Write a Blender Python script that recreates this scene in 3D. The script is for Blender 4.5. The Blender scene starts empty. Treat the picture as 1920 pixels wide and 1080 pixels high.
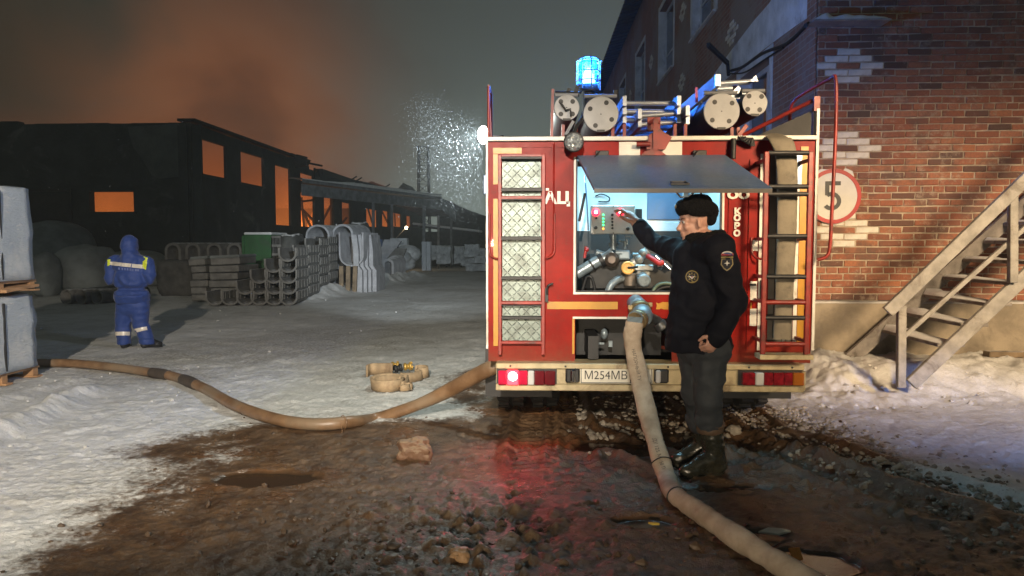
import bpy, bmesh, math, random
import numpy as np
from mathutils import Vector, Matrix, Euler, noise as mnoise
random.seed(7)
S = bpy.context.scene
COL = S.collection
R = math.radians
# ------------------------------------------------------------------ camera
CAM_H = 1.52
cd = bpy.data.cameras.new('camera'); cam = bpy.data.objects.new('camera', cd); COL.objects.link(cam)
cam.location = (0, 0, CAM_H)
cam.rotation_euler = (R(90 - 3.47), 0, R(1.96))
cd.sensor_width = 36; cd.lens = 26.25; cd.clip_start = .05; cd.clip_end = 900
S.camera = cam
S.view_settings.view_transform = 'Standard'; S.view_settings.look = 'None'
S.view_settings.exposure = -0.12; S.view_settings.gamma = 1; S.view_settings.use_curve_mapping = False
try:
    S.cycles.use_denoising = True
    S.cycles.max_bounces = 6; S.cycles.diffuse_bounces = 3; S.cycles.glossy_bounces = 3
    S.cycles.transmission_bounces = 4; S.cycles.volume_bounces = 0
    S.cycles.sample_clamp_indirect = 4
    S.cycles.volume_step_rate = 3; S.cycles.volume_max_steps = 64
except Exception as e:
    print(e)
# ------------------------------------------------------------------ night sky
SKY_ROT = R(200)
def make_world():
    w = bpy.data.worlds.new('World'); S.world = w; w.use_nodes = True
    nt = w.node_tree; N = nt.nodes; L = nt.links; N.clear()
    out = N.new('ShaderNodeOutputWorld'); bg = N.new('ShaderNodeBackground')
    L.new(bg.outputs[0], out.inputs[0])
    tc = N.new('ShaderNodeTexCoord')
    def vm(op, a, b=None):
        n = N.new('ShaderNodeVectorMath'); n.operation = op
        L.new(a, n.inputs[0])
        if b is not None:
            if isinstance(b, (tuple, list)): n.inputs[1].default_value = b
            else: L.new(b, n.inputs[1])
        return n
    def mt(op, a, b=None, clamp=False):
        n = N.new('ShaderNodeMath'); n.operation = op; n.use_clamp = clamp
        for i, v in enumerate((a, b)):
            if v is None: continue
            if isinstance(v, (int, float)): n.inputs[i].default_value = v
            else: L.new(v, n.inputs[i])
        return n.outputs[0]
    def mixc(f, a, b, mode='MIX'):
        n = N.new('ShaderNodeMix'); n.data_type = 'RGBA'; n.blend_type = mode
        for s, v in ((0, f), (6, a), (7, b)):
            if isinstance(v, (int, float)): n.inputs[s].default_value = v
            elif isinstance(v, tuple): n.inputs[s].default_value = v
            else: L.new(v, n.inputs[s])
        return n.outputs[2]
    d = vm('NORMALIZE', tc.outputs['Generated']).outputs[0]
    sp = N.new('ShaderNodeSeparateXYZ'); L.new(d, sp.inputs[0]); z = sp.outputs[2]
    # smoky, low cloud: noise warped over the direction
    nz = N.new('ShaderNodeTexNoise'); nz.inputs['Scale'].default_value = 4.2; nz.inputs['Detail'].default_value = 5
    nz.inputs['Roughness'].default_value = .5; nz.inputs['Distortion'].default_value = .4
    mp = N.new('ShaderNodeMapping'); mp.inputs['Scale'].default_value = (1, 1, 1.3); L.new(d, mp.inputs[0]); L.new(mp.outputs[0], nz.inputs['Vector'])
    smoke = nz.outputs['Fac']
    # low cloud lit from the town below: paler towards the horizon
    hz = mt('POWER', mt('SUBTRACT', 1, mt('ABSOLUTE', z), True), 5)
    base = mixc(hz, (.044, .050, .046, 1), (.30, .355, .318, 1))
    # darker away to the left of the fire (smoke), direction (-.6,.78,.1)
    dl = mt('ADD', mt('MULTIPLY', vm('DOT_PRODUCT', d, Vector((-.66, .75, .15)).normalized()[:]).outputs['Value'], 1), 0)
    dark = mt('POWER', mt('MAXIMUM', dl, 0), 6)
    base = mixc(mt('MULTIPLY', dark, 1.0), base, (.020, .020, .013, 1))
    # glow of the fire in its smoke
    def glow(px, py, pw, amp, tint, col_in):
        v = cam.rotation_euler.to_matrix() @ Vector(((px - 960) / 1400, -(py - 540) / 1400, -1)); v.normalize()
        g = mt('POWER', mt('MAXIMUM', vm('DOT_PRODUCT', d, v[:]).outputs['Value'], 0), pw)
        up = mt('MULTIPLY', mt('ADD', mt('MULTIPLY', smoke, 2.4), -.45, True), amp)
        g = mt('MULTIPLY', g, up, True)
        return mixc(g, col_in, tint)
    c = glow(400, 240, 90, .95, (.17, .060, .020, 1), base)
    c = glow(450, 250, 170, 1.4, (.40, .15, .062, 1), c)
    c = glow(440, 185, 120, 1.3, (.175, .066, .030, 1), c)
    # a dark roll of smoke over the roof
    v = cam.rotation_euler.to_matrix() @ Vector(((500 - 960) / 1400, -(40 - 540) / 1400, -1)); v.normalize()
    g = mt('MULTIPLY', mt('POWER', mt('MAXIMUM', vm('DOT_PRODUCT', d, v[:]).outputs['Value'], 0), 60), mt('ADD', mt('MULTIPLY', smoke, 2.6), -1.0, True))
    c = mixc(g, c, (.02, .019, .018, 1))
    # faint night remainder of the daylight model
    sky = N.new('ShaderNodeTexSky'); sky.sky_type = 'NISHITA'; sky.sun_disc = False
    sky.sun_elevation = R(-4); sky.sun_rotation = SKY_ROT
    c = mixc(.02, c, sky.outputs[0], 'ADD')
    L.new(c, bg.inputs['Color']); bg.inputs['Strength'].default_value = 1.0
make_world()
# ------------------------------------------------------------------ lamps out of frame and in it
def lamp(name, kind, loc, energy, color, **kw):
    l = bpy.data.lights.new(name, kind); l.energy = energy; l.color = color
    o = bpy.data.objects.new(name, l); COL.objects.link(o); o.location = loc
    aim = kw.pop('aim', None); sc = kw.pop('scale', None)
    if aim is not None:
        o.rotation_euler = (Vector(aim) - Vector(loc)).to_track_quat('-Z', 'Y').to_euler()
    if sc: o.scale = sc
    for k, v in kw.items(): setattr(l, k, v)
    return o
# hooded lamp out of frame at the right: its hood cuts the light off along a line on the wall
lamp('hooded_lamp_light', 'SPOT', (4.9, -1.3, 4.6), 8600, (1, .73, .44), aim=(5.3, 8.6, .80), spot_size=R(78), spot_blend=.55, shadow_soft_size=.85, scale=(1, .265, 1))
# lamps of the vehicle behind the photographer, then an added blue spot
lamp('vehicle_lamp_light', 'SPOT', (-.5, -5.2, 4.6), 11000, (1, .88, .72), aim=(-4.2, 9.0, .2), spot_size=R(48), spot_blend=.6, shadow_soft_size=.10, scale=(1, .54, 1))
lamp('vehicle_low_lamp_light', 'SPOT', (-.9, -4.6, 1.5), 1900, (1, .80, .56), aim=(.45, 5.7, .60), spot_size=R(27), spot_blend=.75, shadow_soft_size=.09, scale=(1, .66, 1))
lamp('added_blue_snow_light', 'SPOT', (7.2, .4, 2.6), 2000, (.16, .36, 1), aim=(3.75, 6.4, 0), spot_size=R(29), spot_blend=.9, shadow_soft_size=.1, scale=(1, .42, 1))  # unseen spot added to turn the snow at the right blue

# ------------------------------------------------------------------ helpers
CR = cam.rotation_euler.to_matrix()
def W(px, py, Y):
    v = CR @ Vector(((px - 960) / 1400, -(py - 540) / 1400, -1))
    k = Y / v.y
    return Vector((v.x * k, Y, CAM_H + v.z * k))
def G(px, py, z=0):
    v = CR @ Vector(((px - 960) / 1400, -(py - 540) / 1400, -1))
    k = (z - CAM_H) / v.z
    return Vector((v.x * k, v.y * k, z))
def tag(o, label=None, cat=None, group=None, kind=None):
    if label: o['label'] = label
    if cat: o['category'] = cat
    if group: o['group'] = group
    if kind: o['kind'] = kind
    return o
def thing(name, label, cat, loc, group=None):
    o = bpy.data.objects.new(name, None); COL.objects.link(o); o.location = loc
    o.empty_display_size = .1
    return tag(o, label, cat, group)
def wloc(o):
    v = Vector((0, 0, 0))
    while o is not None: v = v + o.location; o = o.parent
    return v
def link(name, me, parent=None, loc=None):
    """mesh in world coordinates -> object, origin moved to the parent's (or loc)"""
    o = bpy.data.objects.new(name, me); COL.objects.link(o)
    if parent is not None:
        me.transform(Matrix.Translation(-wloc(parent))); o.parent = parent
    elif loc is not None:
        me.transform(Matrix.Translation(-Vector(loc))); o.location = loc
    return o
def dup(root, loc, rotz=None, label=None, mat=None):
    r = root.copy(); COL.objects.link(r); r.location = loc
    if rotz is not None: r.rotation_euler = (0, 0, rotz)
    if label: r['label'] = label
    for ch in list(root.children):
        c = ch.copy(); COL.objects.link(c); c.parent = r
        for g in ch.children:
            k = g.copy(); COL.objects.link(k); k.parent = c
    return r
def basis(d, up=Vector((0, 0, 1))):
    d = Vector(d).normalized()
    s = d.cross(up)
    if s.length < 1e-4: s = d.cross(Vector((0, 1, 0)))
    s.normalize(); u = s.cross(d).normalized()
    return d, s, u
class MB:
    def __init__(self): self.v = []; self.f = []; self.m = []; self.mi = 0; self.sm = []; self.smooth = False
    def add(self, vs, fs, smooth=None):
        b = len(self.v); self.v += [tuple(v) for v in vs]
        s = self.smooth if smooth is None else smooth
        for f in fs:
            self.f.append([b + i for i in f]); self.m.append(self.mi); self.sm.append(s)
        return self
    def box(self, c, s, rot=None, bev=0, taper=1):
        x, y, z = (a / 2 for a in s); c = Vector(c)
        if bev <= 0:
            vs = [Vector((sx * x * (taper if sz > 0 else 1), sy * y * (taper if sz > 0 else 1), sz * z)) for sz in (-1, 1) for sy in (-1, 1) for sx in (-1, 1)]
            fs = [(0, 2, 3, 1), (4, 5, 7, 6), (0, 1, 5, 4), (2, 6, 7, 3), (0, 4, 6, 2), (1, 3, 7, 5)]
        else:
            bm = bmesh.new(); bmesh.ops.create_cube(bm, size=1)
            for v in bm.verts: v.co = Vector((v.co.x * s[0], v.co.y * s[1], v.co.z * s[2]))
            bmesh.ops.bevel(bm, geom=bm.edges[:], offset=min(bev, .45 * min(s)), segments=1, affect='EDGES')
            bm.verts.index_update()
            vs = [v.co.copy() for v in bm.verts]; fs = [[v.index for v in f.verts] for f in bm.faces]; bm.free()
        if rot is not None:
            M = rot if isinstance(rot, Matrix) else Euler(rot).to_matrix()
            vs = [M @ v for v in vs]
        return self.add([c + v for v in vs], fs, False)
    def span(self, x0, x1, y0, y1, z0, z1, bev=0):
        return self.box(((x0 + x1) / 2, (y0 + y1) / 2, (z0 + z1) / 2), (abs(x1 - x0), abs(y1 - y0), abs(z1 - z0)), bev=bev)
    def bar(self, p, q, w, h, up=Vector((0, 0, 1)), bev=0):
        p = Vector(p); q = Vector(q); d, s, u = basis(q - p, Vector(up))
        M = Matrix((s, d, u)).transposed()
        return self.box((p + q) / 2, (w, (q - p).length, h), M, bev)
    def tube(self, pts, r, n=10, caps=True, flat=1.0, up=Vector((0, 0, 1)), closed=False):
        pts = [Vector(p) for p in pts]; k = len(pts)
        rr = r if isinstance(r, (list, tuple)) else [r] * k
        vs = []; prev = None
        for i, p in enumerate(pts):
            a = pts[max(i - 1, 0)] if not closed else pts[i - 1]
            b = pts[min(i + 1, k - 1)] if not closed else pts[(i + 1) % k]
            t = (b - a).normalized()
            if prev is None: _, s, u = basis(t, Vector(up))
            else:
                s = prev - t * prev.dot(t)
                if s.length < 1e-5: _, s, u = basis(t)
                s.normalize(); u = s.cross(t)
            prev = s
            for j in range(n):
                an = 2 * math.pi * j / n
                vs.append(p + s * math.cos(an) * rr[i] + u * math.sin(an) * rr[i] * flat)
        fs = []
        for i in range(k if closed else k - 1):
            for j in range(n):
                a = i * n + j; b = i * n + (j + 1) % n; i2 = (i + 1) % k
                fs.append((a, i2 * n + j, i2 * n + (j + 1) % n, b))
        self.add(vs, fs, True)
        if caps and not closed:
            self.add(vs[:n], [list(range(n))], False); self.add(vs[-n:], [list(range(n))[::-1]], False)
        return self
    def cyl(self, p, q, r, n=16, r2=None):
        return self.tube([p, q], [r, r if r2 is None else r2], n)
    def lathe(self, prof, c, axis=(0, 0, 1), n=20, close=True):
        d, s, u = basis(axis, Vector((0, 1, .01)) if abs(Vector(axis).normalized().z) > .9 else Vector((0, 0, 1)))
        c = Vector(c); vs = []
        for (r, h) in prof:
            for j in range(n):
                an = 2 * math.pi * j / n
                vs.append(c + d * h + s * math.cos(an) * r + u * math.sin(an) * r)
        fs = []
        for i in range(len(prof) - 1):
            for j in range(n):
                fs.append((i * n + j, i * n + (j + 1) % n, (i + 1) * n + (j + 1) % n, (i + 1) * n + j))
        self.add(vs, fs, True)
        if close:
            self.add(vs[:n], [list(range(n))[::-1]], False); self.add(vs[-n:], [list(range(n))], False)
        return self
    def prism(self, poly, thick, O, X, Y):
        """polygon in the (X,Y) frame at O, extruded back by thick along X x Y"""
        X = Vector(X); Y = Vector(Y); N = X.cross(Y).normalized(); O = Vector(O); n = len(poly)
        a = [O + X * p[0] + Y * p[1] for p in poly]; b = [p - N * thick for p in a]
        fs = [list(range(n)), list(range(2 * n - 1, n - 1, -1))] + [(i, n + i, n + (i + 1) % n, (i + 1) % n) for i in range(n)]
        return self.add(a + b, fs, False)
    def ring(self, r0, r1, thick, O, X, Y, n=40):
        X = Vector(X); Y = Vector(Y); N = X.cross(Y).normalized(); O = Vector(O); vs = []
        for k in range(n):
            a = 2 * math.pi * k / n; e = X * math.cos(a) + Y * math.sin(a)
            vs += [O + e * r0, O + e * r1, O + e * r1 - N * thick, O + e * r0 - N * thick]
        fs = []
        for k in range(n):
            b = 4 * k; c = 4 * ((k + 1) % n)
            fs += [(b, b + 1, c + 1, c), (b + 1, b + 2, c + 2, c + 1), (b + 2, b + 3, c + 3, c + 2), (b + 3, b, c, c + 3)]
        return self.add(vs, fs, False)
    def ball(self, c, r, n=12, rings=8):
        r = Vector(r) if isinstance(r, (tuple, list, Vector)) else Vector((r, r, r)); c = Vector(c)
        vs = [c + Vector((0, 0, r.z))]
        for i in range(1, rings):
            t = math.pi * i / rings
            for j in range(n):
                a = 2 * math.pi * j / n
                vs.append(c + Vector((r.x * math.sin(t) * math.cos(a), r.y * math.sin(t) * math.sin(a), r.z * math.cos(t))))
        vs.append(c - Vector((0, 0, r.z))); e = len(vs) - 1
        fs = [(0, 1 + j, 1 + (j + 1) % n) for j in range(n)]
        for i in range(rings - 2):
            for j in range(n):
                a = 1 + i * n + j; b = 1 + i * n + (j + 1) % n
                fs.append((a, a + n, b + n, b))
        b0 = 1 + (rings - 2) * n
        fs += [(b0 + j, e, b0 + (j + 1) % n) for j in range(n)]
        return self.add(vs, fs, True)
    def mesh(self, name, mats):
        me = bpy.data.meshes.new(name); me.from_pydata(self.v, [], self.f)
        mats = mats if isinstance(mats, (list, tuple)) else [mats]
        for m in mats: me.materials.append(m)
        me.polygons.foreach_set('material_index', self.m); me.polygons.foreach_set('use_smooth', self.sm)
        me.validate(); me.update()
        return me
    def build(self, name, mats, parent=None, loc=None, jitter=0):
        me = self.mesh(name, mats)
        return link(name, me, parent, loc)
def smooth_path(pts, n=8):
    pts = [Vector(p) for p in pts]; P = [pts[0] * 2 - pts[1]] + pts + [pts[-1] * 2 - pts[-2]]; out = []
    for i in range(1, len(P) - 2):
        a, b, c, d = P[i - 1:i + 3]
        for k in range(n):
            t = k / n
            out.append(.5 * ((2 * b) + (c - a) * t + (2 * a - 5 * b + 4 * c - d) * t * t + (3 * b - a - 3 * c + d) * t ** 3))
    out.append(pts[-1]); return out
# ------------------------------------------------------------------ materials
class NT:
    def __init__(self, name):
        self.m = bpy.data.materials.new(name); self.m.use_nodes = True
        self.nt = self.m.node_tree; self.N = self.nt.nodes; self.L = self.nt.links
        self.p = self.N['Principled BSDF']; self.out = self.N['Material Output']
    def node(self, t, **kw):
        n = self.N.new(t)
        for k, v in kw.items(): setattr(n, k, v)
        return n
    def put(self, s, v):
        if hasattr(v, 'is_linked') or hasattr(v, 'links'): self.L.new(v, s)
        else: s.default_value = v
    def noise(self, scale, detail=4, rough=.55, vec=None, dist=0):
        n = self.node('ShaderNodeTexNoise'); n.inputs['Scale'].default_value = scale
        n.inputs['Detail'].default_value = detail; n.inputs['Roughness'].default_value = rough; n.inputs['Distortion'].default_value = dist
        self.put(n.inputs['Vector'], vec if vec is not None else self.coord())
        return n.outputs['Fac']
    def coord(self, kind='Object', scale=None):
        if not hasattr(self, '_tc'): self._tc = self.node('ShaderNodeTexCoord')
        if scale is None: return self._tc.outputs[kind]
        mp = self.node('ShaderNodeMapping'); mp.inputs['Scale'].default_value = scale
        self.L.new(self._tc.outputs[kind], mp.inputs[0]); return mp.outputs[0]
    def math(self, op, a, b=0, c=None, clamp=False):
        n = self.node('ShaderNodeMath', operation=op, use_clamp=clamp); self.put(n.inputs[0], a); self.put(n.inputs[1], b)
        if c is not None: self.put(n.inputs[2], c)
        return n.outputs[0]
    def ss(self, x, a, b):
        n = self.node('ShaderNodeMapRange', interpolation_type='SMOOTHSTEP'); self.put(n.inputs[0], x)
        n.inputs[1].default_value = a; n.inputs[2].default_value = b; return n.outputs[0]
    def mix(self, f, a, b, mode='MIX'):
        n = self.node('ShaderNodeMix', data_type='RGBA', blend_type=mode)
        self.put(n.inputs[0], f); self.put(n.inputs[6], a); self.put(n.inputs[7], b); return n.outputs[2]
    def attr(self, name):
        n = self.node('ShaderNodeAttribute', attribute_name=name); return n.outputs['Fac']
    def up(self):
        g = self.node('ShaderNodeNewGeometry'); s = self.node('ShaderNodeSeparateXYZ'); self.L.new(g.outputs['Normal'], s.inputs[0]); return s.outputs[2]
    def bump(self, h, strength=.3, dist=.01):
        b = self.node('ShaderNodeBump'); b.inputs['Strength'].default_value = strength; b.inputs['Distance'].default_value = dist
        self.put(b.inputs['Height'], h); self.L.new(b.outputs[0], self.p.inputs['Normal'])
def c4(c): return (c[0], c[1], c[2], 1) if len(c) == 3 else c
SNOW = (.62, .62, .61, 1)
def M(name, col, rough=.5, metal=0, var=.25, scale=6, bump=.15, bdist=.004, bscale=40, dirt=None, dirt_amt=.4, snow=0, coat=0, trans=0, spec=None):
    """colour with two scales of variation, optional dirt patches, optional lying snow"""
    t = NT(name); col = c4(col)
    n1 = t.noise(scale, 5, .6); n2 = t.noise(bscale, 4, .6)
    dk = tuple(c * (1 - var) for c in col[:3]) + (1,); lt = tuple(min(1, c * (1 + var * .7)) for c in col[:3]) + (1,)
    c = t.mix(t.ss(n1, .3, .7), dk, lt)
    if dirt:
        d = t.ss(t.noise(scale * .6, 7, .7, dist=.6), .62 - dirt_amt * .25, .72)
        c = t.mix(t.math('MULTIPLY', d, .85), c, c4(dirt))
    rr = t.math('ADD', t.math('MULTIPLY', n2, .25), rough - .12)
    if snow:
        up = t.ss(t.math('ADD', t.up(), t.math('MULTIPLY', t.noise(7, 4), .5)), .75 + (1 - snow) * .5, 1.0 + (1 - snow) * .5)
        c = t.mix(up, c, SNOW)
        rr = t.math('ADD', t.math('MULTIPLY', up, .5), rr, clamp=True)
        t.put(t.p.inputs['Metallic'], t.math('MULTIPLY', t.math('SUBTRACT', 1, up), metal))
    else: t.p.inputs['Metallic'].default_value = metal
    t.put(t.p.inputs['Base Color'], c); t.put(t.p.inputs['Roughness'], rr)
    if coat: t.p.inputs['Coat Weight'].default_value = coat
    if trans: t.p.inputs['Transmission Weight'].default_value = trans
    if spec is not None: t.p.inputs['Specular IOR Level'].default_value = spec
    if bump: t.bump(n2, bump, bdist)
    return t.m
def EM(name, col, strength):
    t = NT(name); t.p.inputs['Base Color'].default_value = c4(col); t.p.inputs['Emission Color'].default_value = c4(col)
    t.p.inputs['Emission Strength'].default_value = strength; return t.m
# ------------------------------------------------------------------ ground: one sheet with ruts, clods, banks and puddles
def _hash(ix, iy, seed):
    h = (ix.astype(np.int64) * 374761393 + iy.astype(np.int64) * 668265263 + seed * 974634777) & 0x7fffffff
    h = ((h ^ (h >> 13)) * 1274126177) & 0x7fffffff
    return ((h ^ (h >> 16)) & 0xffff) / 65535.0
def vnoise(x, y, sc, seed=0):
    x = x * sc; y = y * sc; ix = np.floor(x); iy = np.floor(y); fx = x - ix; fy = y - iy
    fx = fx * fx * fx * (fx * (fx * 6 - 15) + 10); fy = fy * fy * fy * (fy * (fy * 6 - 15) + 10)
    a = _hash(ix, iy, seed); b = _hash(ix + 1, iy, seed); c = _hash(ix, iy + 1, seed); d = _hash(ix + 1, iy + 1, seed)
    return (a * (1 - fx) + b * fx) * (1 - fy) + (c * (1 - fx) + d * fx) * fy
def rot(x, y, a): return x * math.cos(a) - y * math.sin(a), x * math.sin(a) + y * math.cos(a)
def fbm(x, y, sc, o=4, seed=0, g=.5):
    t = 0; am = 1; n = 0
    for i in range(o):
        xr, yr = rot(x, y, .6 * i + .3)
        t = t + am * vnoise(xr, yr, sc, seed + i * 17); n += am; am *= g; sc *= 2.03
    return t / n
def worley(x, y, sc, seed=0):
    """distance to the nearest point and that point's own value"""
    x = x * sc; y = y * sc; ix = np.floor(x); iy = np.floor(y); best = np.full(np.shape(x), 9.0); val = np.zeros(np.shape(x))
    for dx in (-1, 0, 1):
        for dy in (-1, 0, 1):
            cx = ix + dx; cy = iy + dy
            px = cx + .15 + .7 * _hash(cx, cy, seed); py = cy + .15 + .7 * _hash(cx, cy, seed + 5)
            d = np.hypot(px - x, py - y); m = d < best
            best = np.where(m, d, best); val = np.where(m, _hash(cx, cy, seed + 9), val)
    return best, val
def sst(x, a, b):
    t = np.clip((x - a) / (b - a), 0, 1); return t * t * (3 - 2 * t)
def seg_dist(x, y, pts):
    best = np.full(np.shape(x), 1e9)
    for (x0, y0), (x1, y1) in zip(pts[:-1], pts[1:]):
        dx, dy = x1 - x0, y1 - y0; t = np.clip(((x - x0) * dx + (y - y0) * dy) / (dx * dx + dy * dy), 0, 1)
        best = np.minimum(best, np.hypot(x - x0 - t * dx, y - y0 - t * dy))
    return best
def g2(px, py):
    v = G(px, py); return (v.x, v.y)
def ground_low(x, y):
    """broad relief: what objects stand on"""
    h = .02 * (fbm(x, y, .5, 3, 3) - .5)
    # ploughed snow bank along the brick wall and under the steps
    bank = sst(y, 7.1, 8.0) * sst(x, 2.7, 3.25) * (1 - sst(y, 9.5, 10.5))
    bank = np.maximum(bank, sst(x, 2.75, 3.1) * sst(y, 6.9, 8.4) * (1 - sst(y, 38, 44)))
    h = h + bank * (.25 + .06 * (fbm(x, y, 1.7, 3, 11) - .5))
    # snow thrown up beside the driveway, left of the far trays
    d = seg_dist(x, y, [(-6.4, 18.5), (-6.0, 24), (-5.4, 33)])
    h = h + np.exp(-(d / .42) ** 2) * (.14 + .24 * fbm(x, y, 1.6, 3, 21)) * sst(y, 17.5, 21)
    # the far yard drops a little
    h = h - .25 * sst(y, 34, 52)
    return h
def gz(x, y): return float(ground_low(np.array([x], float), np.array([y], float))[0])
def ground_fields(x, y):
    h = ground_low(x, y)
    near = 1 - sst(y, 9, 14)
    wob = (fbm(x, y, .9, 4, 31) - .5)
    # lane of thawed mud: hose leaks in front, wheels behind
    left = sst(x + wob * 1.3, -3.2, -2.1); right = 1 - sst(x + wob * 1.2 + .12 * (y - 4.5), 2.1, 2.75)
    front = 1 - sst(y + wob * 1.1 + .25 * np.sin(x * 1.3), 5.6, 6.5)
    under = sst(x + wob * .35, -.75, -.3) * (1 - sst(x + wob * .4, 1.95, 2.35)) * (1 - sst(y, 12, 13))
    mud = np.clip(left * right * np.maximum(front, under), 0, 1)
    # wet patch beside the rear left wheel
    d = np.hypot((x + .55) / .5, (y - 7.9) / 1.3); mud = np.maximum(mud, .6 * (1 - sst(d + wob, .7, 1.25)))
    fo = fbm(x, y, 1.3, 5, 41)
    # --- puddles and smooth thin ice
    pud = np.zeros_like(x)
    for cx, cy, rx, ry in ((1.02, 3.85, .22, .12), (1.28, 3.52, .22, .14), (.62, 4.02, .18, .08), (-1.75, 4.7, .3, .16), (1.15, 4.62, .35, .12), (.7, 5.55, .35, .2)):
        d = np.hypot((x - cx) / rx, (y - cy) / ry) + 1.5 * (fbm(x, y, 3.1, 4, 51) - .5)
        pud = np.maximum(pud, 1 - sst(d, .75, 1.05))
    # --- relief
    w1, v1 = worley(x + .03 * vnoise(x, y, 22, 6), y + .03 * vnoise(x, y, 22, 7), 11, 61); w2, v2 = worley(x, y, 24, 71); w3, v3 = worley(x, y, 5.2, 81)
    clump = sst(fbm(x, y, 1.9, 4, 91), .42, .62)
    ahead = np.exp(-(np.hypot((x + .3) / .8, (y - 3.85) / .6)) ** 2)
    clump = np.clip(clump * (.16 + .3 * sst(x, -.8, .3)) + ahead * .95 + .25 * sst(x, 1.4, 2.4) * (1 - sst(y, 6.5, 8)), 0, 1)
    clod = np.maximum(0, .62 - w1) * (v1 > .45) * (.016 + .06 * v1) * 1.1
    clod = clod + np.maximum(0, .6 - w2) * (v2 > .5) * .018
    clod = clod + np.maximum(0, .42 - w3) * (v3 > .86) * .09
    clod = clod * (.35 + 1.3 * fbm(x, y, 14, 3, 205)); fine = (fbm(x, y, 17, 5, 101, .62) - .5)
    dry = mud * (1 - pud)
    h = h + near * dry * (clump * clod + .035 * (fo - .5) + fine * .034)
    # --- wheel ruts of the truck, tread marks in them
    tread = np.zeros_like(x)
    for cx, ang in ((-.02, .02), (.27, .02), (1.52, -.03), (1.82, -.03)):
        xc = cx + (y - 6.2) * ang; q = np.abs(x - xc) / .14
        on = (1 - sst(q, .7, 1.1)) * sst(y, 4.7, 5.3) * (1 - sst(y, 10, 11))
        tr = sst(np.sin((y + .22 * np.abs(x - xc)) * 2 * math.pi / .105 + 6 * np.sign(x - xc)), -.2, .5)
        h = h - on * (.035 - .03 * tr) + .03 * np.exp(-((q - 1.35) / .22) ** 2) * (on > -1) * sst(y, 4.7, 5.5) * (1 - sst(y, 10, 11)) * (.5 + fo)
        tread = np.maximum(tread, on)
    # diagonal ruts behind the truck and to the right
    for a, b, wd in (((.35, 6.0), (1.0, 5.0), .12), ((.62, 6.1), (1.3, 5.1), .11), ((1.55, 5.7), (2.3, 4.2), .14), ((1.95, 5.8), (2.9, 4.0), .13)):
        d = seg_dist(x, y, [a, b]) / wd
        h = h - .045 * np.exp(-d ** 2 * 1.3) * near + .035 * np.exp(-((d - 1.5) / .4) ** 2) * near * (.4 + fo)
    # --- packed snow: trodden, with tyre combing
    sn = (1 - mud)
    h = h + sn * near * (.05 * (fbm(x * 1.0, y, 3.2, 5, 111) - .5) + .02 * (fbm(x, y, 19, 4, 121) - .5) + .03 * np.maximum(0, fbm(x, y, 7, 3, 215) - .55) + .5 * np.maximum(0, .36 - w2) * (v2 > .86) * .06)
    # ridges pushed up at the left, in front of the wrapped pallets
    for pts, wd, hh in (([g2(-60, 850), g2(60, 790), g2(170, 735)], .16, .10), ([g2(-40, 765), g2(60, 735), g2(150, 715)], .13, .05)):
        d = seg_dist(x, y, pts) / wd
        h = h + hh * np.exp(-d ** 2) * (.35 + 1.2 * fbm(x, y, 5, 4, 131))
    lum = sst(x, 2.2, 3.0) * sst(y, 6.7, 7.4) * (1 - sst(y, 9, 12))
    h = h + lum * (.05 * np.maximum(0, .62 - w3) * (v3 > .4) + .11 * (fbm(x, y, 4.2, 4, 141) - .5) + np.maximum(0, .5 - w1) * (v1 > .75) * .05)
    # far berm lumps, mid road relief
    d = seg_dist(x, y, [(-6.4, 18.5), (-6.0, 24), (-5.4, 33)])
    h = h + np.exp(-(d / .6) ** 2) * (y > 16) * .16 * (fbm(x, y, 3.2, 4, 151) - .5)
    h = h + sst(y, 9, 12) * (1 - sst(y, 40, 60)) * .05 * (fbm(x, y, 1.6, 5, 161) - .5)
    h = h * (1 - pud * near) + pud * near * (ground_low(x, y) - .022)
    crest = np.clip(clump * clod / .045, 0, 1) * near
    dirt = np.clip(sst(fbm(x, y, .55, 5, 171), .38, .72) * .55 + .5 * sst(x, -9.5, -13) + .35 * sst(fbm(x, y, 2.4, 5, 181), .5, .75), 0, 1)
    road = np.exp(-((x + 3.3) / 2.6) ** 2) * sst(y, 6, 9); dirt = np.clip(dirt + .35 * road, 0, 1)
    clean = np.clip(lum + np.exp(-(d / .5) ** 2) * (y > 16) + .6 * (1 - sst(np.hypot((x + 3.4) / 1.9, (y - 6.6) / 1.6), .6, 1.2)), 0, 1)
    return h, mud, pud, crest, dirt * (1 - .75 * clean)
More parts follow.
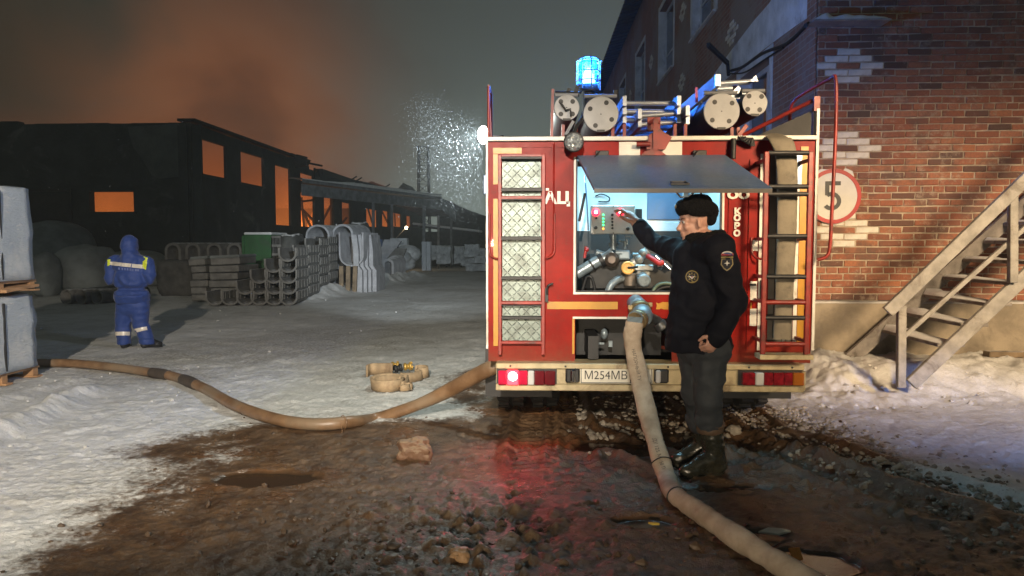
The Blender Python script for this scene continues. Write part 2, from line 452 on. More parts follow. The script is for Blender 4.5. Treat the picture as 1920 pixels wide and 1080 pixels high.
def build_ground():
    def axis(parts):
        out = []
        for a, b, s in parts:
            n = max(2, int(round((b - a) / s))); out += list(np.linspace(a, b, n, endpoint=False))
        return np.array(out + [parts[-1][1]])
    xs = axis([(-120, -40, 12), (-40, -15, 1), (-15, -7, .12), (-7, -4, .05), (-4, 3.6, .0135), (3.6, 7, .035), (7, 15, .3), (15, 40, 2), (40, 120, 15)])
    ys = axis([(-25, -4, 2), (-4, 2.4, .2), (2.4, 5.2, .0130), (5.2, 7, .022), (7, 9.5, .035), (9.5, 14, .075), (14, 36, .13), (36, 60, .8), (60, 160, 20)])
    Xg, Yg = np.meshgrid(xs, ys)
    h, mud, pud, crest, dirt = ground_fields(Xg, Yg)
    nx, ny = len(xs), len(ys)
    co = np.stack([Xg, Yg, h], -1).reshape(-1, 3).astype(np.float32)
    i = np.arange(nx * ny).reshape(ny, nx)
    q = np.stack([i[:-1, :-1], i[:-1, 1:], i[1:, 1:], i[1:, :-1]], -1).reshape(-1, 4).astype(np.int32)
    me = bpy.data.meshes.new('ground'); me.vertices.add(len(co)); me.vertices.foreach_set('co', co.ravel())
    me.loops.add(q.size); me.loops.foreach_set('vertex_index', q.ravel())
    me.polygons.add(len(q)); me.polygons.foreach_set('loop_start', np.arange(0, q.size, 4, dtype=np.int32)); me.polygons.foreach_set('loop_total', np.full(len(q), 4, np.int32))
    me.update(calc_edges=True); me.polygons.foreach_set('use_smooth', np.ones(len(q), bool))
    for nm, arr in (('mud', mud), ('pud', pud), ('crest', crest), ('dirt', dirt)):
        at = me.attributes.new(nm, 'FLOAT', 'POINT'); at.data.foreach_set('value', arr.astype(np.float32).ravel())
    t = NT('snow_and_mud')
    mud_a, pud_a, cr, di = t.attr('mud'), t.attr('pud'), t.attr('crest'), t.attr('dirt')
    n_f = t.noise(26, 6, .65); n_m = t.noise(5, 6, .62); n_g = t.noise(90, 4, .6); n_b = t.noise(1.4, 5, .55)
    snow = t.mix(t.ss(n_m, .3, .7), (.50, .50, .48, 1), (.64, .64, .63, 1))
    snow = t.mix(t.math('MULTIPLY', di, t.ss(n_f, .25, .75)), snow, (.19, .165, .13, 1))
    snow = t.mix(t.math('MULTIPLY', t.ss(n_g, .58, .72), t.ss(n_m, .45, .6)), snow, (.16, .13, .10, 1))
    mudc = t.mix(t.ss(n_m, .3, .7), (.042, .021, .010, 1), (.125, .072, .036, 1))
    mudc = t.mix(t.ss(n_b, .52, .68), mudc, (.115, .050, .019, 1))
    mudc = t.mix(t.math('MULTIPLY', t.ss(n_f, .52, .74), .6), mudc, (.185, .125, .075, 1))
    mudc = t.mix(t.math('MULTIPLY', cr, t.ss(n_f, .3, .6)), mudc, (.19, .130, .078, 1))
    mudc = t.mix(pud_a, mudc, (.030, .018, .010, 1))
    f = t.math('ADD', t.math('MULTIPLY', mud_a, 1.5), t.math('MULTIPLY', t.math('SUBTRACT', n_f, .5), 1.5))
    f = t.ss(t.math('SUBTRACT', f, t.math('MULTIPLY', t.math('SUBTRACT', n_m, .5), 1.6)), .22, .98)
    f = t.math('MAXIMUM', f, pud_a)
    t.put(t.p.inputs['Base Color'], t.mix(f, snow, mudc))
    wet = t.mix(f, (.62, .62, .62, 1), (.42, .42, .42, 1))
    wet = t.mix(t.math('MULTIPLY', f, t.ss(n_b, .45, .6)), wet, (.24, .24, .24, 1))
    wet = t.mix(pud_a, wet, (.06, .06, .06, 1))
    t.put(t.p.inputs['Roughness'], wet)
    dry = t.math('SUBTRACT', 1, t.math('MULTIPLY', pud_a, .93))
    t.bump(t.math('MULTIPLY', t.math('ADD', t.math('MULTIPLY', n_f, .7), t.math('MULTIPLY', n_g, .4)), dry), .75, .022)
    me.materials.append(t.m)
    o = bpy.data.objects.new('ground', me); COL.objects.link(o); tag(o, 'packed snow and thawed mud of the yard', None, None, 'structure'); return o
build_ground()

# loose lumps of dirty ice and snow
def clod_proto(seed, sub=2, amp=.45):
    bm = bmesh.new(); bmesh.ops.create_icosphere(bm, subdivisions=sub, radius=1)
    for v in bm.verts:
        n = mnoise.noise(v.co * 1.3 + Vector((seed, 0, 0))) + .5 * mnoise.noise(v.co * 3.1 + Vector((0, seed, 0)))
        v.co *= 1 + amp * n
    bm.verts.index_update(); vs = np.array([v.co[:] for v in bm.verts]); fs = np.array([[v.index for v in f.verts] for f in bm.faces]); bm.free(); return vs, fs
def scatter(name, spots, mat, label, sub=1, seed=1):
    rng = np.random.default_rng(seed); A_ = np.array(spots); dry = ground_fields(A_[:, 0], A_[:, 1])[2] < .05; spots = [s for s, d in zip(spots, dry) if d]; P = [clod_proto(k * 3.7, sub) for k in range(6)]; V = []; F = []; b = 0
    for (x, y, s) in spots:
        vs, fs = P[rng.integers(6)]; a = rng.uniform(0, 6.28); sx, sy, sz = s * rng.uniform(.7, 1.3, 3); sz *= .75
        q = vs * (sx, sy, sz); q = np.stack([q[:, 0] * math.cos(a) - q[:, 1] * math.sin(a), q[:, 0] * math.sin(a) + q[:, 1] * math.cos(a), q[:, 2]], 1)
        h = gz(x, y); V.append(q + (x, y, h + .15 * s)); F.append(fs + b); b += len(vs)
    V = np.concatenate(V); F = np.concatenate(F)
    me = bpy.data.meshes.new(name); me.from_pydata(V.tolist(), [], F.tolist()); me.materials.append(mat)
    o = bpy.data.objects.new(name, me); COL.objects.link(o); return tag(o, label, None, None, 'stuff')
ICE = M('dirty_ice', (.30, .26, .21), .5, var=.5, scale=5, bump=.5, bdist=.01, bscale=60, dirt=(.07, .045, .026), dirt_amt=.5)
MUDLUMP = M('mud_lump', (.075, .047, .027), .45, var=.5, scale=14, bump=.5, bdist=.01, bscale=70, dirt=(.22, .18, .13), dirt_amt=.3)
SNOWM = M('clean_snow', (.62, .62, .61), .7, var=.1, scale=8, bump=.4, bdist=.01, bscale=60)
rng = np.random.default_rng(5)
sp = []
for _ in range(500):
    x = rng.normal(-.3, .6); y = rng.normal(3.85, .36)
    if y > 3: sp.append((x, y, abs(rng.normal(0, .010)) + .006))
for _ in range(400):
    x = rng.uniform(-2.6, 2.6); y = rng.uniform(3.2, 6.4); sp.append((x, y, abs(rng.normal(0, .006)) + .004))
scatter('mud_clods', sp, MUDLUMP, 'small clods of brown mud in the lane', 1, 2)
sp = []
for _ in range(1500):
    t = rng.uniform(0, 1); y = 6.9 - 3.4 * t; x = 1.95 + 1.0 * t + rng.normal(0, .22 + .2 * t)
    sp.append((x, y, abs(rng.normal(0, .010)) + .007))
for _ in range(500):
    y = rng.uniform(5.4, 7.4); x = rng.uniform(.35, 1.5); sp.append((x, y, abs(rng.normal(0, .011)) + .007))
for _ in range(160):
    y = rng.uniform(5.3, 6.6); x = rng.normal(.5, .07); sp.append((x, y, abs(rng.normal(0, .012)) + .01))
scatter('ice_lumps', sp, ICE, 'lumps of dirty ice along the ruts', 1, 3)
sp = []
for _ in range(110):
    x = rng.uniform(-6.2, -3.0); y = rng.uniform(5.2, 9.0); sp.append((x, y, abs(rng.normal(0, .010)) + .005))
for _ in range(120):
    sp.append((rng.uniform(2.6, 6.2), rng.uniform(6.9, 7.9), abs(rng.normal(0, .016)) + .006))
for _ in range(120):
    sp.append((rng.uniform(-9, -3), rng.uniform(10, 20), abs(rng.normal(0, .010)) + .004))
LUMP = M('trodden_snow_lump', (.47, .46, .44), .7, var=.2, scale=8, bump=.4, bdist=.01, bscale=60)
scatter('snow_lumps', sp, LUMP, 'loose lumps of snow beside the lane', 1, 4)

# ------------------------------------------------------------------ brick building
YB, XB = 8.65, 3.13
def build_brick_building():
    b = thing('brick_building', 'two storey red brick building with white brick diamonds and grey plinth', 'building', (XB, YB, 0))
    MORTAR = M('mortar', (.36, .295, .22), .85, var=.3, scale=9, bump=.6, bdist=.01, bscale=60)
    # bricks take their own tone from the object and the island
    t = NT('brick_red'); oi = t.node('ShaderNodeObjectInfo'); ge = t.node('ShaderNodeNewGeometry')
    rnd = t.math('FRACT', t.math('ADD', oi.outputs['Random'], ge.outputs['Random Per Island']))
    cr = t.node('ShaderNodeValToRGB'); t.L.new(rnd, cr.inputs[0]); e = cr.color_ramp.elements
    e[0].color = (.075, .040, .030, 1); e[1].color = (.33, .125, .060, 1)
    for p_, c_ in ((.10, (.15, .062, .040, 1)), (.3, (.235, .082, .045, 1)), (.62, (.27, .092, .048, 1)), (.86, (.31, .13, .075, 1))):
        q = e.new(p_); q.color = c_
    wp = t.coord('Generated'); gpos = ge.outputs['Position']
    n1 = t.noise(38, 5, .65, gpos); n2 = t.noise(3.1, 5, .6, gpos)
    c = t.mix(t.ss(n1, .35, .75), cr.outputs[0], t.mix(.5, cr.outputs[0], (.11, .06, .045, 1)))
    c = t.mix(t.math('MULTIPLY', t.ss(n2, .46, .66), .7), c, (.085, .06, .048, 1))
    c = t.mix(t.math('MULTIPLY', t.ss(t.noise(7, 7, .75, gpos), .52, .68), .6), c, (.34, .27, .20, 1))
    t.put(t.p.inputs['Base Color'], c); t.p.inputs['Roughness'].default_value = .85
    t.bump(n1, .6, .008)
    BR = t.m
    WB = M('brick_white', (.56, .53, .47), .75, var=.18, scale=7, bump=.4, bdist=.006, bscale=50, dirt=(.3, .25, .2), dirt_amt=.3)
    # side wall facing the yard: too oblique to tell its bricks apart
    t = NT('brick_render'); pos = t.node('ShaderNodeNewGeometry').outputs['Position']; sx = t.node('ShaderNodeSeparateXYZ'); t.L.new(pos, sx.inputs[0])
    cb = t.node('ShaderNodeCombineXYZ'); t.L.new(t.math('ADD', sx.outputs[1], sx.outputs[0]), cb.inputs[0]); t.L.new(sx.outputs[2], cb.inputs[1])
    bt = t.node('ShaderNodeTexBrick'); t.L.new(cb.outputs[0], bt.inputs['Vector']); bt.inputs['Scale'].default_value = 1
    bt.inputs['Brick Width'].default_value = .26; bt.inputs['Row Height'].default_value = .0765; bt.inputs['Mortar Size'].default_value = .007
    bt.inputs['Color1'].default_value = (.27, .12, .075, 1); bt.inputs['Color2'].default_value = (.19, .09, .06, 1); bt.inputs['Mortar'].default_value = (.27, .22, .18, 1)
    nn = t.noise(.8, 7, .65, pos); c = t.mix(t.math('MULTIPLY', t.ss(nn, .40, .60), .85), bt.outputs['Color'], (.25, .215, .19, 1))
    t.put(t.p.inputs['Base Color'], c); t.p.inputs['Roughness'].default_value = .85
    t.bump(t.math('ADD', bt.outputs['Fac'], t.math('MULTIPLY', t.noise(30, 4, .6, pos), -1)), .4, .008)
    BRFAR = t.m
    CON = M('plinth_concrete', (.25, .21, .155), .85, var=.3, scale=3, bump=.35, bdist=.008, bscale=30, dirt=(.12, .10, .075), dirt_amt=.45)
    H = 8.9
    mb = MB()
    mb.span(XB + .012, XB + 3.3, YB - .0085, YB + .30, .83, 5.05); mb.span(XB + 3.31, XB + 9, YB + .012, YB + .30, .83, H); mb.span(XB + .012, XB + 3.3, YB + .012, YB + .30, 5.06, H)          # mortar behind the front bricks
    mb.build('wall', MORTAR, b)
    # the front wall beyond the frame, and the side wall with openings
    mb = MB(); mb.span(XB + 3.3, XB + 9.01, YB - .004, YB + .011, .83, H); mb.span(XB + .002, XB + 3.3, YB - .004, YB + .011, 5.05, H)
    mb.build('wall', BRFAR, b)
    # side wall strips around the window openings
    YE = 46.0
    wins = [(10.35, 11.9, 1.6, 4.05), (13.55, 15.6, 5.62, 7.45), (17.7, 19.75, 5.62, 7.45), (22.4, 24.4, 5.62, 7.45), (27.2, 29.2, 5.62, 7.45), (32.0, 34.0, 5.62, 7.45)]
    mb = MB(); x0, x1 = XB, XB + .38
    def strip(y0, y1, z0, z1): mb.span(x0, x1, y0, y1, z0, z1)
    ycur = YB + .3
    strip(YB + .3, YE, 7.45, H); strip(YB + .3, YE, 4.05, 5.62)
    for (a, c_, z0, z1) in wins[1:]:
        strip(ycur, a, 5.62, 7.45); ycur = c_
    strip(ycur, YE, 5.62, 7.45)
    strip(YB + .3, wins[0][0], .0, 4.05); strip(wins[0][1], YE, 0, 4.05); strip(wins[0][0], wins[0][1], 0, wins[0][2])
    mb.build('wall', BRFAR, b)
    mb = MB(); mb.span(XB - .012, XB, YB + .012, YB + .30, .83, H); mb.build('wall', BRFAR, b)
    # rest of the block (back and roof side), so that it is a building from other places too
    mb = MB(); mb.span(XB + 9, XB + 9.3, YB, YE, 0, H); mb.span(XB + .4, XB + 9, YE - .3, YE, 0, H); mb.build('wall', BRFAR, b)
    mb = MB(); mb.span(XB - .035, XB + 9, YB - .045, YB + .31, -.3, .83); pl = mb.build('plinth', CON, b)
    mb = MB()
    n = 40; vs = []; fs = []
    for i in range(n + 1):
        x = XB - .03 + 6.2 * i / n; hh = .016 + .014 * random.random() * (1 - .6 * i / n)
        vs += [(x, YB - .050 - .01 * random.random(), .832), (x, YB - .012, .832 + hh + .012), (x, YB - .004, .832)]
    for i in range(n):
        a = 3 * i; fs += [(a, a + 3, a + 4, a + 1), (a + 1, a + 4, a + 5, a + 2)]
    mb.add(vs, fs, True); mb.build('snow', SNOWM, pl)
    ROOF = M('roof_sheet', (.05, .05, .055), .6, var=.3, scale=3)
    mb = MB()
    n = 90
    for i in range(n):           # corrugated eave seen from below
        y = YB - .4 + (YE - YB + .4) * i / n
        mb.box((XB + 2.1, y + .22, H + .42), (5.5, .30, .05), (0, R(-14), 0))
    mb.span(XB - .36, XB + 9.3, YB - .1, YE, H, H + .06)
    rf = mb.build('roof', ROOF, b)
    for y in (0, 1):
        pass
    # windows of the side wall
    FR = M('window_frame_white', (.50, .52, .56), .5, var=.12, scale=4, dirt=(.3, .3, .3), dirt_amt=.2)
    GL = M('dark_glass', (.02, .024, .03), .08, var=.1, bump=0, coat=.3)
    REV = M('reveal_plaster', (.56, .58, .62), .8, var=.2, scale=3, dirt=(.25, .22, .2), dirt_amt=.4)
    for k, (a, c_, z0, z1) in enumerate(wins):
        mb = MB(); w = .07
        mb.span(XB + .16, XB + .22, a, c_, z0, z0 + w); mb.span(XB + .16, XB + .22, a, c_, z1 - w, z1)
        mb.span(XB + .16, XB + .22, a, a + w, z0 + w, z1 - w); mb.span(XB + .16, XB + .22, c_ - w, c_, z0 + w, z1 - w)
        ym = a + (c_ - a) * .42; mb.span(XB + .165, XB + .215, ym - .04, ym + .04, z0 + w, z1 - w)
        zs = z0 + (z1 - z0) * .36; mb.span(XB + .167, XB + .213, a + w, ym - .04, zs - .025, zs + .025); mb.span(XB + .167, XB + .213, ym + .04, c_ - w, zs - .02, zs + .02)
        f = mb.build('window', FR, b)
        mb = MB(); mb.span(XB + .185, XB + .195, a + w, c_ - w, z0 + w, z1 - w); mb.build('pane', GL, f)
        # pale rendered reveals and a sill
        for sp_ in ((XB + .0, XB + .16, c_ - .012, c_ + .002, z0, z1), (XB + .0, XB + .16, a - .002, a + .012, z0, z1), (XB - .012, XB - .001, a - .13, a, z0 - .02, z1 + .12), (XB - .012, XB - .001, c_, c_ + .13, z0 - .02, z1 + .12), (XB - .012, XB - .001, a, c_, z1, z1 + .12)):
            mb = MB(); mb.span(*sp_); mb.build('reveal', REV, f)
        mb = MB(); mb.span(XB - .06, XB + .15, a - .05, c_ + .05, z0 - .035, z0 - .003); mb.build('sill', FR, f)
    # bricks of the front, one by one where the picture lets them be told apart
    BL, BH = .26, .0765
    variants = {}
    def brick_mesh(nm, ln, k, mat):
        key = (nm, round(ln, 3), k)
        if key in variants: return variants[key]
        bm = bmesh.new(); bmesh.ops.create_cube(bm, size=1); rr = random.Random(k * 31 + int(ln * 1000))
        for v in bm.verts: v.co = Vector((v.co.x * (ln - .013), v.co.y * .05, v.co.z * (BH - .0135)))
        bmesh.ops.bevel(bm, geom=[e for e in bm.edges], offset=.005, segments=1, affect='EDGES')
        for v in bm.verts: v.co += Vector((rr.uniform(-.005, .005), rr.uniform(-.003, .003), rr.uniform(-.004, .004)))
        me = bpy.data.meshes.new(nm); bm.to_mesh(me); bm.free(); me.materials.append(mat); variants[key] = me; return me
    x_c, z_c = W(1590, 124, YB).x, W(1590, 124, YB).z
    rows = []
    spots = []
    rmin = int(math.ceil((.84 - z_c) / BH)); rmax = int((5.05 - z_c) / BH)
    for r in range(rmin, rmax + 1):
        z = z_c + r * BH; q = r % 12
        if q == 6 and (r // 12) % 1 == 0:     # header course
            k0 = int((XB - x_c) / (BL / 2)) - 1
            for k in range(k0, k0 + 30):
                spots.append((x_c + k * BL / 2 + .0, z, BL / 2, 0))
        else:
            off = 0 if r % 2 == 0 else BL / 2
            k0 = int((XB - x_c - off) / BL) - 1
            for k in range(k0, k0 + 16):
                x = x_c + off + k * BL; wh = 0
                d = ((r + 6) % 12) - 6
                if r <= 3 and r >= -27:
                    if d == 0 and abs(k) == 1: wh = 1
                    if abs(d) == 1 and k in (-1, 0): wh = 1
                    if abs(d) == 2 and k == 0: wh = 1
                spots.append((x, z, BL, wh))
    done = []
    for (x, z, ln, wh) in spots:
        x0, x1 = max(x - ln / 2, XB + .002), min(x + ln / 2, XB + 3.3)
        if x1 - x0 < .05: continue
        done.append(((x0 + x1) / 2, z, x1 - x0, wh))
    # the 300 that show largest: white ones first, then those nearest the lamp-lit middle
    def key(s):
        x, z, ln, wh = s
        hid = (x > 4.7 and z < 1.8) or x > 5.9 or z > 4.6 or (x < 3.4 and z < 3.0)
        return (0 if wh else 1, 1 if hid or ln < .2 else 0, abs(z - 2.6) + .3 * abs(x - 4.4))
    done.sort(key=key)
    rest = MB()
    for i, (x, z, ln, wh) in enumerate(done):
        k = random.randrange(6); pr = random.uniform(-.004, .007)
        lq = round(ln / .02) * .02 if abs(ln - BL) > .004 and abs(ln - BL / 2) > .004 else ln
        me = brick_mesh('brick', lq, k, WB if wh else BR) if not wh else brick_mesh('white_brick', lq, k, WB)
        if i < 300:
            o = bpy.data.objects.new('white_brick' if wh else 'brick', me); COL.objects.link(o); o.parent = b
            o.location = (x - XB, .008 - pr - YB + YB, z + random.uniform(-.003, .003)); o.rotation_euler = (random.uniform(-.02, .02), random.uniform(-.014, .014), random.uniform(-.008, .008))
        else:
            vs = [(v.co.x + x, v.co.y + YB + .008 - pr, v.co.z + z) for v in me.vertices]; rest.add(vs, [list(p.vertices) for p in me.polygons], False)
    o = rest.build('brick_courses', BR, b); o['kind'] = 'stuff'
    # pale brick diamonds of the side wall
    for yc, zc in ((12.4, 6.3), (12.4, 4.9), (16.6, 6.5), (16.6, 5.0), (21.1, 6.5), (21.1, 5.0), (25.8, 6.5), (25.8, 5.0), (30.6, 6.4), (9.7, 6.1)):
        mb = MB()
        for d in range(-2, 3):
            ks = (-1, 1) if d == 0 else ((-.5, .5) if abs(d) == 1 else (0,))
            for k in ks: mb.box((XB - .003, yc + k * BL, zc + d * BH), (.02, BL - .014, BH - .014), bev=.004)
        mb.build('brick_diamond', WB, b)
    # snowy sheet ledge at the corner, with the cable fixed under it
    SHEET = M('ledge_sheet', (.3, .3, .32), .5, metal=.6)
    p0, p1 = W(1519, 42, 8.5), W(1662, 40, 8.5)
    mb = MB(); mb.span(p0.x, p1.x, 8.38, YB - .006, p0.z - .015, p0.z); lg = mb.build('ledge', SHEET, b)
    mb = MB(); n = 28; vs = []; fs = []
    for i in range(n + 1):
        t = i / n; x = p0.x + .01 + (p1.x - p0.x - .02) * t
        hh = .075 * (math.sin(math.pi * min(1, max(0, t * 1.02))) ** .35) * (.7 + .5 * mnoise.noise(Vector((t * 6, 1, 0)))) + (.05 * math.exp(-((t - .17) / .05) ** 2))
        for yv, hv in ((8.385, .002), (8.40, hh * .8), (8.5, hh), (8.64, hh * 1.05)):
            vs.append((x, yv, p0.z + .002 + hv))
    for i in range(n):
        for j in range(3): a = 4 * i + j; fs.append((a, a + 4, a + 5, a + 1))
    fs += [(3, 2, 1, 0), (4 * n, 4 * n + 1, 4 * n + 2, 4 * n + 3)]
    mb.add(vs, fs, True); mb.build('snow', SNOWM, lg)
    # plaster band with hoar over the lower window
    mb = MB(); vs = []; N_ = 24
    top = [(8.95, 4.9), (9.3, 5.0), (9.8, 4.85), (10.4, 4.75), (11.2, 4.72), (12.4, 4.62), (13.6, 4.5), (14.2, 4.42)]
    n = len(top); vs = [(XB - .012, y, z) for y, z in top] + [(XB - .012, y, 4.12 + .02 * i) for i, (y, z) in enumerate(top)]
    vs += [(XB - .001, v[1], v[2]) for v in vs]; fs = [(i, i + 1, n + i + 1, n + i) for i in range(n - 1)] + [(2 * n + i, i, i + 1, 2 * n + i + 1)[::-1] for i in range(n - 1)]
    mb.add(vs, fs, False); mb.build('plaster_patch', REV, b)
    return b
BB = build_brick_building()
DARK = M('black_rubber', (.012, .012, .013), .55, var=.3, scale=8)
mb = MB(); pts = [W(1519, 46, 8.5) - Vector((.05, 0, .01))] + [(XB - .03, y, z) for y, z in ((8.9, 4.03), (9.6, 4.0), (10.6, 4.13), (11.6, 4.18), (12.3, 4.28))]
mb.tube(smooth_path(pts, 6), .022, 8)
mb.tube(smooth_path([(XB - .04, 9.7, 3.98), (XB - .04, 10.6, 4.02), (XB - .06, 11.4, 4.05), (XB - .08, 12.25, 4.22)], 6), .012, 6)
o = mb.build('cable', DARK, None, (XB, 10, 4.1)); tag(o, 'black cable sagging along the side wall of the brick building', 'cable')
mb = MB(); mb.bar(W(1366, 142, 12.25), W(1364, 116, 12.25), .045, .045); mb.bar(W(1364, 118, 12.2), W(1328, 84, 11.2), .05, .06)
o = mb.build('cable_bracket', DARK, None, W(1366, 142, 12.25)); tag(o, 'dark bent bracket sticking out of the brick side wall above the truck', 'bracket')
# ------------------------------------------------------------------ text helper
def text_mesh(s, size, extrude=.0008, align='CENTER', bold=0):
    cu = bpy.data.curves.new('lettering', 'FONT'); cu.body = s; cu.size = size; cu.extrude = extrude; cu.align_x = align; cu.align_y = 'CENTER'; cu.offset = bold
    cu.resolution_u = 4
    o = bpy.data.objects.new('lettering', cu); COL.objects.link(o); bpy.context.view_layer.update()
    me = bpy.data.meshes.new_from_object(o.evaluated_get(bpy.context.evaluated_depsgraph_get()))
    bpy.data.objects.remove(o); return me
def wall_text(s, size, pos, mat, parent, sx=1, sz=1, bold=0, name='lettering', align='CENTER'):
    """flat lettering facing the camera side (-Y)"""
    me = text_mesh(s, size, bold=bold, align=align); me.materials.clear(); me.materials.append(mat)
    me.transform(Matrix.Diagonal((sx, sz, 1, 1))); me.transform(Matrix.Rotation(R(90), 4, 'X')); me.transform(Matrix.Translation(pos))
    return link(name, me, parent)
# ------------------------------------------------------------------ speed limit sign on the brick wall
def build_sign():
    c = W(1563, 368, 8.59); r = 50.5 / 1400 * 8.59
    s = thing('speed_limit_sign', 'round white speed limit sign with red rim and black 5 on brick wall', 'road sign', c)
    WHT = M('sign_white', (.50, .49, .45), .4, var=.08, scale=5, bump=0, dirt=(.4, .36, .3), dirt_amt=.15)
    RED = M('sign_red', (.36, .006, .006), .4, var=.15, scale=6, bump=0)
    BLK = M('sign_black', (.012, .012, .012), .45, bump=0)
    X, Z = Vector((1, 0, 0)), Vector((0, 0, 1))
    mb = MB(); mb.prism([(r * math.cos(a * math.pi / 24), r * math.sin(a * math.pi / 24)) for a in range(48)], .02, c + Vector((0, .004, 0)), X, Z); mb.build('plate', WHT, s)
    mb = MB(); mb.ring(r * .855, r * .995, .006, c + Vector((0, -.001, 0)), X, Z); mb.build('rim', RED, s)
    # the numeral, drawn as strokes
    mb = MB(); k = r / 50.5; st = 8.5 * k; O = c + Vector((-2.5 * k, -.001, 0)); T = .006
    def q(x0, z0, x1, z1): mb.prism([(x0 * k, z0 * k), (x1 * k, z0 * k), (x1 * k, z1 * k), (x0 * k, z1 * k)], T, O, X, Z)
    q(-13, 20, 15, 27.5); q(-13, 2, -5.5, 20)
    n = 18; prev = None
    for i in range(n + 1):
        a = R(128 - (128 + 142) * i / n); e = (math.cos(a) * 17.5 - 1, math.sin(a) * 17 - 9); e2 = (math.cos(a) * 10 - 1, math.sin(a) * 9.6 - 9)
        if prev: mb.prism([(p[0] * k, p[1] * k) for p in (prev[1], e2, e, prev[0])][::-1], T, O + Vector((0, -.0006 * (i % 2), 0)), X, Z)
        prev = (e, e2)
    mb.build('numeral', BLK, s)
    mb = MB()
    for (px, py, w, h, a) in ((1592, 326, .16, .10, -.5), (1540, 326, .2, .1, .5)):
        p = W(px, py, 8.60); mb.prism([(-w / 2, -h / 2), (-w * .1, -h * .4), (w / 2, -h / 2), (w * .42, h * .1), (w * .15, h / 2), (-w * .4, h * .42)], .006, p + Vector((0, .016, 0)), (math.cos(a), 0, math.sin(a)), (-math.sin(a), 0, math.cos(a)))
    mb.build('torn_backing', WHT, s)
build_sign()
# ------------------------------------------------------------------ open stairs
def build_stairs():
    P = M('grey_paint_worn', (.27, .255, .23), .6, var=.25, scale=8, bump=.35, bdist=.004, bscale=60, dirt=(.10, .08, .06), dirt_amt=.5)
    PS = M('grey_step_snowy', (.20, .18, .16), .65, var=.3, scale=8, bump=.35, bdist=.004, bscale=60, dirt=(.07, .055, .04), dirt_amt=.5, snow=.55)
    yf, yn = 8.42, 7.2
    s = thing('staircase', 'grey painted open stairs with snowy treads and plank handrail at brick wall', 'stairs', (3.7, 7.8, .2))
    a, b = W(1622, 648, yf), W(1920, 385, yf)
    d = (b - a).normalized(); L_ = (b - a).length + 1.9
    mb = MB(); mb.bar(a - d * .25, a + d * L_, .05, .15); mb.build('stringer', PS, s)
    na, nb = W(1740, 690, yn), W(1920, 520, yn); nd = (nb - na).normalized()
    mb = MB(); mb.bar(na - nd * .22, na + nd * (L_ + .1), .05, .13, bev=.006); mb.build('stringer', P, s)
    # treads
    pitch = (W(1691, 573, yf) - W(1657, 608, yf))
    p0 = W(1653, 617, yf)
    step = Vector((.212, 0, .197))
    tm = MB()
    for k in range(15):
        c = p0 + step * k + Vector((.12, (yn - yf) / 2, 0))
        mb = MB(); mb.span(c.x - .13, c.x + .13, yn + .03, yf - .03, c.z - .035, c.z, bev=.006)
        # uneven crust of snow towards the wall side
        n = 12; vs = []; fs = []
        for i in range(n + 1):
            y = yf - .04 - (yf - yn - .08) * i / n; hh = .035 * max(.08, 1 - 1.5 * i / n) * random.uniform(.6, 1.2) * (1.6 if k < 3 else .8) + .004
            vs += [(c.x - .12, y, c.z + .002), (c.x - .09, y, c.z + hh), (c.x + .06, y, c.z + hh * .9), (c.x + .12, y, c.z + .002)]
        for i in range(n):
            for j in range(3): q = 4 * i + j; fs.append((q, q + 1, q + 5, q + 4))
        mb.mi = 1; mb.add(vs, fs, True)
        mb.build('tread', [PS, SNOWM], s)
    # posts, handrail planks, middle rail
    f1b, f1t = W(1690, 697, yn - .06), W(1690, 573, yn - .06)
    mb = MB(); mb.bar(f1b - Vector((0, 0, .15)), f1t, .075, .06, Vector((0, 1, 0)), bev=.005); mb.build('post', P, s)
    f2b, f2t = W(1899, 520, yn - .06), W(1899, 362, yn - .06)
    mb = MB(); mb.bar(f2b - Vector((0, 0, .05)), f2t, .075, .06, Vector((0, 1, 0)), bev=.005); mb.build('post', P, s)
    h0, h1 = W(1664, 585, yn - .1), W(1920, 339, yn - .1); hd = (h1 - h0).normalized()
    mb = MB(); mb.bar(h0, h0 + hd * 3.4, .05, .115, bev=.005); mb.build('handrail', P, s)
    m0, m1 = W(1693, 632, yn - .02), W(1896, 450, yn - .02); md = (m1 - m0).normalized()
    mb = MB(); mb.bar(m0, m0 + md * 3.2, .03, .04); mb.build('rail', P, s)
    p3 = f2b + Vector((step.x, 0, step.z)) * 5.2
    mb = MB(); mb.bar(p3, p3 + (f2t - f2b), .075, .06, Vector((0, 1, 0)), bev=.005); mb.build('post', P, s)
    # wall side rail
    # landing beyond the frame
    e = p0 + step * 15
    mb = MB(); mb.span(e.x - .02, e.x + 1.2, yn, yf, e.z - .06, e.z); mb.build('landing', PS, s)
    mb = MB(); mb.span(e.x + 1.0, e.x + 1.1, yn, yn + .1, .2, e.z - .07); mb.build('post', P, s)
build_stairs()
WOOD = M('old_board', (.16, .115, .07), .8, var=.35, scale=5, bump=.5, bscale=40, dirt=(.07, .05, .035), dirt_amt=.4, snow=.25)
p = W(1895, 664, 8.3); mb = MB(); mb.box(p, (.55, .12, .06), (0, R(1), R(4)), bev=.006); o = mb.build('wooden_board', WOOD, None, p); tag(o, 'short weathered board lying on the snow under the stairs', 'board')

